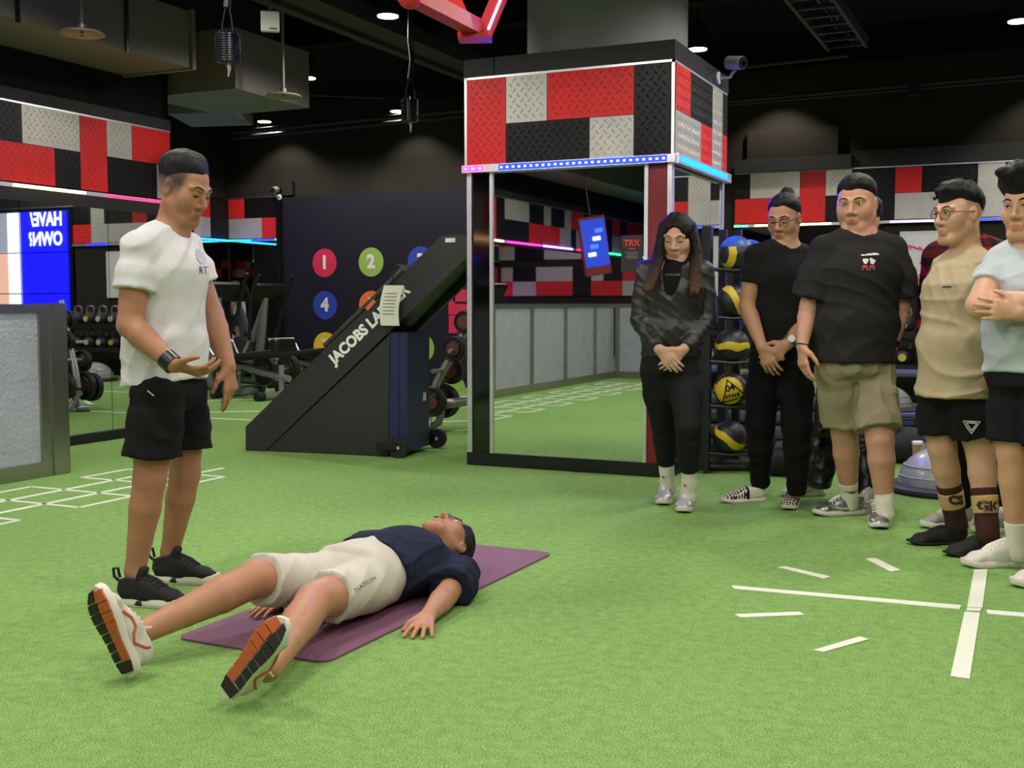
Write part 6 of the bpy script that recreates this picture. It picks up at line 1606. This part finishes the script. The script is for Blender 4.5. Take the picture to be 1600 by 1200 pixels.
F2 = Field(); F2.seg(up_ * .8 + neck * .2, che, (.13, .085), (.15, .124), side, .04); F2.seg(neck, neck + cd * .02, .064, .06, None, .03); F2.include(p.B.tags['torso'], .004); F2.plane(wai, (0, 0, -1)); F2.mesh('undershirt', .007, cloth('undershirt_black', (14, 14, 15)), p.root)
p.print_text(F2, 'ON RUNNING', .014, p.p(1049, 430), (0, 1, 0), (1, 0, 0), (0, 0, 1), M_PGREY, 'chest_print')
M_LEG = cloth('leggings_black', (25, 25, 27), rough=.7, var=.06)
p.pants(M_LEG, p.p(1048, 578), (hipL, hipR), (knL, knR), (anL + (knL - anL) * .33, anR + (knR - anR) * .33), r=(.104, .072, .068, .056), r0=(.175, .13), amp=.001, name='leggings')
for a, kn in ((anL, knL), (anR, knR)):
    p.sock(M_SOCKW, a, kn, .17, 1.02)
    for k in range(4): q = a + A((-.028 + .02 * (k % 3), -.042, .03 + .03 * k)); e = MB(); e.ball(Vector(q), (.012, .006, .009), 10, 6); e.build('sock_motif', mat('motif_brown', (150, 128, 92), .8), p.root, True)
for (hx, hy, tx, ty) in ((1046, 768, 1036, 790), (1081, 780, 1068, 802)): p.shoe(S_SILV2, p.z(hx, hy) if False else p.z(tx, ty) + A((.055, .26, 0)), p.z(tx, ty), sc=1.0)

# ================================================================ man with bun and glasses
p = Person('person with tied back hair and glasses in a fitted black tee', 1218, 788, (178, 132, 102), 1.0)
dl, dr = depth_of(PZ(1180, 784, 0)) - p.D, depth_of(PZ(1240, 797, 0)) - p.D
hipL, hipR = p.p(1196, 575), p.p(1243, 575); knL, knR = p.p(1188, 660, dl * .6 - .03), p.p(1245, 665, dr * .6 - .03); anL, anR = p.p(1188, 757, dl + .02), p.p(1245, 770, dr + .04)
pel = p.p(1220, 555); wai = p.p(1222, 500); che = p.p(1222, 430); shl, shr = p.p(1181, 399, -.05), p.p(1266, 402, .05); neck = p.p(1232, 388)
elL, elR = p.p(1167, 478, -.05), p.p(1268, 484, .0); wrL, wrR = p.p(1191, 543, -.2), p.p(1230, 538, -.2)
p.torso(pel, wai, che, shl, shr, neck); p.arm(shl, elL, wrL, g=1.05); p.arm(shr, elR, wrR, g=1.05); p.leg(hipL, knL, anL); p.leg(hipR, knR, anR)
p.neck(neck, p.p(1229, 362), .056); p.head(p.p(1225, 343), (-.52, -.80, -.3), (-.1, -.2, 1), 1.04); p.head_paint(stubble=.1, fade=(.0, .05, .03, .6))
p.hand(wrL, (.35, -.2, -.9), (.5, .8, 0), (.6, -.5, .2), curl=(.3, .4, .3)); p.hand(wrR, (-.75, -.2, -.6), (-.1, .9, -.2), (-.4, 0, .8), curl=(.3, .5, .3))
p.body(); p.face_parts('down', 1.15); p.glasses(True, .0225, .02, mat('frame_gold', (96, 82, 62), .3, metal=.8))
F, *_ = p.hair('bun', vol=.01, line=(.084, .074), slope=.66, seed=8); p.finish_hair(F)
M_TB = cloth('tee_black', (27, 25, 25), var=.1); M_TB2 = cloth('tee_charcoal', (37, 36, 36), var=.1)
p.tee(M_TB, wai, che, shl, shr, neck, (elL, elR), p.p(1220, 552), w=(.175, .155, .165), d=(.13, .125, .135), sleeve=.55, sr=(.064, .066), seed=41, amp=.003, collar=.07)
M_PK = cloth('trousers_black', (17, 17, 18), var=.1)
p.pants(M_PK, p.p(1220, 570), (hipL, hipR), (knL, knR), (anL, anR), r=(.105, .082, .072, .052), amp=.005)
u = unit(wrR - elR); w_b = p.band('wrist_watch', mat('watch_silver', (190, 188, 180), .3, metal=.8), wrR - u * .03, u, .031, .016); e = MB(); c_ = wrR - u * .03 + A((.0, -.034, .012)); e.cyl(Vector(c_), Vector(c_ + A((.0, -.012, .004))), .02, n=20); e.build('watch_face', M_WHITE, w_b)
h = p.z(1196, 783); p.shoe(S_CHK, h, h + A((-.25, -.06, 0)), sc=.95); t = p.z(1231, 798); p.shoe(S_CHK, t + A((.1, .24, 0)), t, sc=.95)

# ================================================================ man in cargo shorts
p = Person('person in a loose black printed tee and khaki cargo shorts', 1350, 815, (190, 140, 114), 1.06)
dl, dr = depth_of(PZ(1310, 806, 0)) - p.D, depth_of(PZ(1380, 825, 0)) - p.D
hipL, hipR = p.p(1308, 580), p.p(1362, 580); knL, knR = p.p(1320, 676, dl * .6 - .02), p.p(1375, 686, dr * .6 - .02); anL, anR = p.p(1327, 775, dl + .02), p.p(1382, 788, dr + .04)
pel = p.p(1335, 560); wai = p.p(1336, 500); che = p.p(1340, 425); shl, shr = p.p(1287, 388, -.03), p.p(1397, 390, .05); neck = p.p(1346, 366)
elL, elR = p.p(1264, 478, .0), p.p(1408, 478, .06); wrL, wrR = p.p(1253, 540, -.06), p.p(1393, 543, -.02)
p.torso(pel, wai, che, shl, shr, neck, 1.08, 1.1); p.arm(shl, elL, wrL, g=1.05); p.arm(shr, elR, wrR, g=1.08); p.leg(hipL, knL, anL, g=1.14); p.leg(hipR, knR, anR, g=1.14)
p.neck(neck, p.p(1342, 340), .062); p.head(p.p(1338, 320), (-.5, -.84, -.16), (-.06, -.1, 1), 1.02, jaw=1.16, wide=1.08); p.head_paint(stubble=.05)
p.hand(wrL, (.05, -.15, -1), (.9, .3, -.1), (.35, -.9, 0), curl=(.2, .3, .25), curls=((.15, .25, .2), (.25, .35, .25), (.3, .4, .3), (.35, .5, .3))); p.hand(wrR, (-.25, -.2, -.95), (-.9, .4, 0), (-.3, -.9, 0), curl=(.45, .6, .4))
p.body(); p.face_parts('open', 1.1, (0, -.002))
F, *_ = p.hair('short', vol=.017, line=(.09, .066), slope=.6, seed=12); p.finish_hair(F)
p.tee(M_TB2, wai, che, shl, shr, neck, (elL, elR), p.p(1335, 566), w=(.205, .205, .21), d=(.155, .155, .16), sleeve=.86, sr=(.088, .1), seed=51, amp=.0055, collar=.072, fz=9)
T_, ex_, ez_ = unit((.3, 1, 0)), unit((1, -.3, 0)), A((0, 0, 1)); M_LOGOR = mat('print_red', (176, 44, 56), .6)
for k in range(3): p.print_shape(p.teeF, [(.022 * (.6 + .2 * k) * math.cos(a), .009 * (.6 + .2 * k) * (math.sin(a) if math.sin(a) > 0 else .4 * math.sin(a))) for a in np.linspace(0, 6.28, 12)[:-1]], p.p(1349 + 8.5 * k, 401 - k * .8), T_, ex_, ez_, M_LOGOW, 'cloud_print')
for k in range(2):
    p.print_shape(p.teeF, [(.0125 * (1 + .35 * math.sin(3 * a + k)) * math.cos(a), .017 * (1 + .25 * math.cos(2 * a + k)) * math.sin(a)) for a in np.linspace(0, 6.28, 14)[:-1]], p.p(1352 + 10 * k, 410), T_, ex_, ez_, M_LOGOW, 'blob_print')
    p.print_shape(p.teeF, [(-.0125, -.006), (.0125, -.006), (.0125, .007), (-.0125, .007)], p.p(1351 + 11 * k, 418.5), T_, ex_, ez_, M_LOGOR, 'bar_print')
    for j in (-1, 1): p.print_shape(p.teeF, [(-.004, -.003), (.004, -.003), (.004, .003), (-.004, .003)], p.p(1351 + 10.5 * k + 3.5 * j, 422.5), T_, ex_, ez_, M_PGREY, 'dot_print')
M_KH = cloth('shorts_khaki', (140, 130, 104), var=.08)
so = p.shorts(M_KH, p.p(1335, 578), (hipL, hipR), (knL, knR), (.82, .86), top=p.p(1335, 540), r0=(.185, .14), rl=(.102, .112), seed=15, amp=.008, side=shr - shl)
F = Field(); F.seg(p.p(1382, 616, -.075), p.p(1382, 648, -.085), (.062, .045), (.07, .045), (.75, -.65, 0), .01, .4); F.folds(.006, foldfn(4, 40, 20, 1.5, True)); F.mesh('cargo_pocket', .006, M_KH, p.root)
F = Field(); F.seg(p.p(1382, 606, -.08), p.p(1382, 616, -.085), (.066, .048), (.07, .05), (.75, -.65, 0), .008, .3); F.mesh('pocket_flap', .006, M_KH, p.root)
u = unit(wrR - elR); w_b = p.band('wrist_watch', M_WATCH, wrR - u * .02, u, .034, .012); c_ = wrR - u * .02 + A((-.006, -.036, 0)); MB().cyl(Vector(c_), Vector(c_ + A((-.002, -.012, 0))), .021, n=20).build('watch_face', M_BGLASS, w_b)
u = unit(wrL - elL); p.band('bracelet', M_RUB, wrL, u, .031, .003)
for a, kn in ((anL, knL), (anR, knR)): p.sock(M_SOCKW, a, kn, .085, 1.12)
q = anL + A((.0, -.055, .03)); b = MB(); b.add([Vector(q + A(v)) for v in ((-.03, 0, .006), (-.012, -.004, -.006), (.0, -.005, -.006), (.038, 0, .012), (.0, -.005, .001), (-.014, -.004, .0))], [(0, 1, 5), (1, 2, 4, 5), (2, 3, 4)]); b.build('sock_logo', M_BLACK, p.root, fixn=False)
h = p.z(1351, 803); p.shoe(S_SILV, h, h + A((-.28, -.05, 0)), sc=1.02); t = p.z(1376, 828); p.shoe(S_SILV, t + A((.05, .28, 0)), t, sc=1.02)

# ================================================================ person hidden behind him
p = Person('person in black track trousers mostly hidden behind the cargo shorts person', 1310, 780, (190, 145, 120), .98)
hipL, hipR = p.p(1305, 575), p.p(1348, 575); knL, knR = p.p(1296, 668), p.p(1352, 668); anL, anR = p.p(1278, 756, -.05), p.p(1358, 765, -.15)
pel = p.p(1330, 560); wai = p.p(1335, 505); che = p.p(1345, 440); shl, shr = p.p(1312, 410), p.p(1378, 410); neck = p.p(1350, 395)
p.torso(pel, wai, che, shl, shr, neck); p.leg(hipL, knL, anL); p.leg(hipR, knR, anR); p.neck(neck, p.p(1352, 358)); p.head(p.p(1351, 346), (-.75, -.6, -.25), (0, 0, 1), .98); p.head_paint()
elL, elR = p.p(1325, 470, .1), p.p(1368, 470, .1); p.arm(shl, elL, p.p(1325, 530, .05)); p.arm(shr, elR, p.p(1360, 530, .05)); p.hand(p.p(1325, 530, .05), (0, 0, -1), (1, 0, 0), (0, -1, 0)); p.hand(p.p(1360, 530, .05), (0, 0, -1), (-1, 0, 0), (0, -1, 0))
p.body(.008); p.face_parts('down'); F, *_ = p.hair('short', vol=.03, line=(.09, .066)); p.finish_hair(F, .006)
p.tee(M_TB, wai, che, shl, shr, neck, (elL, elR), p.p(1332, 560), w=(.17, .165, .17), d=(.12, .12, .13), seed=61, vox=.009)
p.pants(mat('track_black', (16, 16, 18), .35, var=.1, bump=.1, bscale=50), pel, (hipL, hipR), (knL, knR), (anL, anR), r=(.1, .09, .085, .075), amp=.008, vox=.009)
h = p.z(1290, 774); p.shoe(S_STRIPE, h, h + A((-.27, -.03, 0)), sc=.95); h = p.z(1374, 786); p.shoe(S_STRIPE, h, h + A((-.2, -.19, 0)), sc=.95)

# ================================================================ tan shirt man
p = Person('person with glasses in a tan tee and black logo shorts', 1490, 858, (196, 152, 122), 1.02)
dl, dr = depth_of(PZ(1455, 850, 0)) - p.D, depth_of(PZ(1520, 868, 0)) - p.D
hipL, hipR = p.p(1468, 615, .06), p.p(1510, 615, -.06); knL, knR = p.p(1472, 700, dl * .5), p.p(1532, 704, dr * .5); anL, anR = p.p(1492, 805, dl), p.p(1542, 818, dr)
pel = p.p(1493, 600); wai = p.p(1497, 530); che = p.p(1502, 455); shl, shr = p.p(1478, 420, .14), p.p(1536, 420, -.1); neck = p.p(1510, 392)
elL, elR = p.p(1472, 500, .2), p.p(1548, 510, -.12); wrL, wrR = p.p(1462, 570, .18), p.p(1540, 575, -.16)
p.torso(pel, wai, che, shl, shr, neck); p.arm(shl, elL, wrL); p.arm(shr, elR, wrR); p.leg(hipL, knL, anL, g=1.08); p.leg(hipR, knR, anR, g=1.08)
p.neck(neck, p.p(1503, 358), .06); p.head(p.p(1497, 337), (-.93, -.36, -.06), (0, 0, 1), 1.03); p.head_paint(fade=(.015, .06, .03, .45))
p.hand(wrL, (-.1, 0, -1), (0, -1, 0), (-1, 0, 0)); p.hand(wrR, (-.1, 0, -1), (0, 1, 0), (-1, 0, 0))
p.body(); p.face_parts('open', 1.1); p.glasses(True, .023, .021)
F, *_ = p.hair('quiff', vol=.012, line=(.09, .078), slope=.45, seed=14); p.finish_hair(F)
M_TAN = cloth('tee_tan', (170, 154, 124), var=.06)
p.tee(M_TAN, wai, che, shl, shr, neck, (elL, elR), p.p(1490, 620), (-.0, 0, -1), w=(.172, .172, .182), d=(.15, .152, .158), sleeve=.7, sr=(.084, .092), seed=71, amp=.008, collar=.072)
p.print_shape(p.teeF, [(-.018, -.004), (.018, -.004), (.018, .004), (-.018, .004)], p.p(1476, 449), (.3, 1, 0), (1, -.3, 0), (0, 0, 1), M_LOGOK, 'chest_tab')
p.shorts(M_SHK, p.p(1492, 618), (hipL, hipR), (knL, knR), (.74, .74), top=p.p(1493, 585), r0=(.16, .14), rl=(.1, .108), seed=25, amp=.005, side=shr - shl)
for rr_ in (.036, .022): 
    tri = [(rr_ * math.sin(a), rr_ * math.cos(a)) for a in (math.pi, math.pi + 2.094, math.pi - 2.094)]
    pts = [];
    for i in range(3):
        for t in np.linspace(0, 1, 5)[:-1]: pts.append((tri[i][0] * (1 - t) + tri[(i + 1) % 3][0] * t, tri[i][1] * (1 - t) + tri[(i + 1) % 3][1] * t))
    pts = [Vector(p.shortF.hit(p.p(1496, 659) + A((a, -.3, b_)), (0, 1, 0), .5) - A((0, .003, 0))) for a, b_ in pts + pts[:1]]; MB().tube(pts, .0022, 5).build('shield_logo', M_LOGOW, p.root)
for a, kn, body in ((anL, knL, 'CS'), (anR, knR, 'GIC')):
    u = unit(kn - a); so = p.sock(M_SOCKT, a, kn, .16, 1.24)
    F = Field(); F.seg(a + u * .045, a + u * .125, .0545, .0580, None, .004, .2); F.plane(a + u * .125, u); F.plane(a + u * .045, -u); F.mesh('sock_stripe', .0045, M_SOCKB, p.root)
    p.print_text(F, body, .06, a + u * .085, (0, 1, 0), (1, 0, 0), u, M_TRK, 'sock_lettering', bold=.003)
h = p.z(1512, 848); p.shoe(S_SLIP, h, h + A((-.27, -.04, 0)), sc=1.05); h = p.z(1564, 863); p.shoe(S_SLIP, h, h + A((-.26, -.08, 0)), sc=1.05)

# ================================================================ plaid shirt person behind
p = Person('person in a red and black plaid shirt behind the tan tee person', 1500, 822, (190, 145, 118), 1.04)
hipL, hipR = p.p(1485, 610), p.p(1530, 610); knL, knR = p.p(1482, 700), p.p(1535, 700); anL, anR = p.p(1500, 790), p.p(1555, 795)
pel = p.p(1505, 590); wai = p.p(1505, 530); che = p.p(1508, 450); shl, shr = p.p(1466, 402, .13), p.p(1560, 402); neck = p.p(1512, 380)
elL, elR = p.p(1453, 468, .27), p.p(1575, 475, .05); wrL, wrR = p.p(1446, 520, .16), p.p(1560, 530, -.1)
p.torso(pel, wai, che, shl, shr, neck); p.arm(shl, elL, wrL); p.arm(shr, elR, wrR); p.leg(hipL, knL, anL); p.leg(hipR, knR, anR); p.neck(neck, p.p(1510, 350)); p.head(p.p(1508, 332, .05), (-.8, -.6, 0), (0, 0, 1), .9); p.head_paint()
p.hand(wrL, (.2, -.3, -.9), (1, 0, 0), (0, -1, 0)); p.hand(wrR, (-.6, -.3, -.6), (0, 1, 0), (0, 0, 1)); p.body(.008); p.face_parts('open'); F, *_ = p.hair('short', vol=.014, line=(.09, .066)); p.finish_hair(F, .006)
def plaid(pos):
    c = np.ones((len(pos), 4)); a = (np.floor((pos[:, 0] + pos[:, 1] * .6) / .045) % 2); b = (np.floor(pos[:, 2] / .045) % 2); v = a + b
    c[:, :3] = np.where((v == 0)[:, None], A(s2l((150, 30, 42))), np.where((v == 1)[:, None], A(s2l((84, 20, 30))), A(s2l((26, 18, 22))))); return c
F = Field(); side = shr - shl; up_ = (shl + shr) / 2
F.seg(up_ * .75 + neck * .25, che, (.16, .09), (.185, .14), side, .05); F.seg(che, wai, (.185, .14), (.18, .14), side, .05); F.seg(wai, pel, (.18, .14), (.18, .14), side, .05, .5)
for s0, e0, w0 in ((shl, elL, wrL), (shr, elR, wrR)): F.seg(neck, s0, .06, .07, None, .045); F.seg(s0, e0, .074, .064, None, .03); F.seg(e0, w0, .064, .045, None, .02, .5)
F.include(p.B.tags['torso'] + p.armops(shl) + p.armops(shr), .009); F.folds(.006, foldfn(81, 26, 14)); cd = unit(p.hc - neck); F.cuts = Field().ell(neck + cd * .04, (.075, .075, .075)).ops; F.mesh('plaid_shirt', .007, paint_mat('plaid_flannel', .85, .2, var=.06, bump=.15), p.root, plaid)
p.pants(M_PK, pel, (hipL, hipR), (knL, knR), (anL, anR), r=(.1, .08, .07, .055), vox=.009)
h = p.z(1520, 822); p.shoe(S_GREY, h, h + A((-.26, -.05, 0)), sc=1.0); h = p.z(1590, 828); p.shoe(S_GREY, h, h + A((-.25, -.1, 0)), sc=1.0)

# ================================================================ grey tee man with folded arms
p = Person('person in a pale grey tee standing with folded arms', 1600, 893, (200, 152, 122), 1.04)
dl, dr = depth_of(PZ(1560, 887, 0)) - p.D, depth_of(PZ(1640, 915, 0)) - p.D
hipL, hipR = p.p(1585, 600, .06), p.p(1640, 600, -.06); knL, knR = p.p(1583, 705, dl * .6), p.p(1640, 715, dr * .6); anL, anR = p.p(1590, 846, dl), p.p(1650, 868, dr)
pel = p.p(1612, 580); wai = p.p(1612, 520); che = p.p(1610, 450); shl, shr = p.p(1566, 412, .06), p.p(1664, 412, -.06); neck = p.p(1616, 385)
elL, elR = p.p(1530, 478, -.08), p.p(1690, 480, -.1); wrL, wrR = p.p(1622, 470, -.3), p.p(1596, 488, -.26)
p.torso(pel, wai, che, shl, shr, neck, 1.05, 1.1); p.arm(shl, elL, wrL, g=1.25); p.arm(shr, elR, wrR, g=1.25); p.leg(hipL, knL, anL, g=1.1); p.leg(hipR, knR, anR, g=1.1)
p.neck(neck, p.p(1606, 350), .062); p.head(p.p(1603, 325), (-.72, -.68, -.1), (0, 0, 1), 1.02); p.head_paint(stubble=.08, fade=(.02, .06, .02, .4))
p.hand(wrL, (.95, -.1, .2), (0, .9, .2), (0, -.2, 1), curl=(.25, .3, .2)); p.hand(wrR, (-.9, .25, .1), (0, 1, 0), (0, 0, 1), curl=(.3, .5, .3))
p.body(); p.face_parts('open', 1.2); F, *_ = p.hair('quiff', vol=.03, line=(.092, .074), slope=.5, seed=18); p.finish_hair(F)
M_TG = cloth('tee_grey', (176, 184, 188), var=.05)
p.tee(M_TG, wai, che, shl, shr, neck, (elL, elR), p.p(1612, 581), w=(.185, .175, .18), d=(.15, .145, .15), sleeve=.6, sr=(.074, .078), seed=91, amp=.006, collar=.075)
p.shorts(cloth('shorts_navy_black', (24, 23, 27), var=.1), p.p(1612, 596), (hipL, hipR), (knL, knR), (.84, .84), top=p.p(1612, 560), r0=(.17, .135), rl=(.102, .106), side=shr - shl, seed=35, amp=.005)
for a, kn in ((anL, knL), (anR, knR)): p.sock(M_SOCKW, a, kn, .09, 1.12)
h = p.z(1606, 884); p.shoe(S_WHITE, h, h + A((-.28, -.02, 0)), sc=1.02); h = p.z(1690, 915); p.shoe(S_WHITE, h, h + A((-.28, -.02, 0)), sc=1.02)
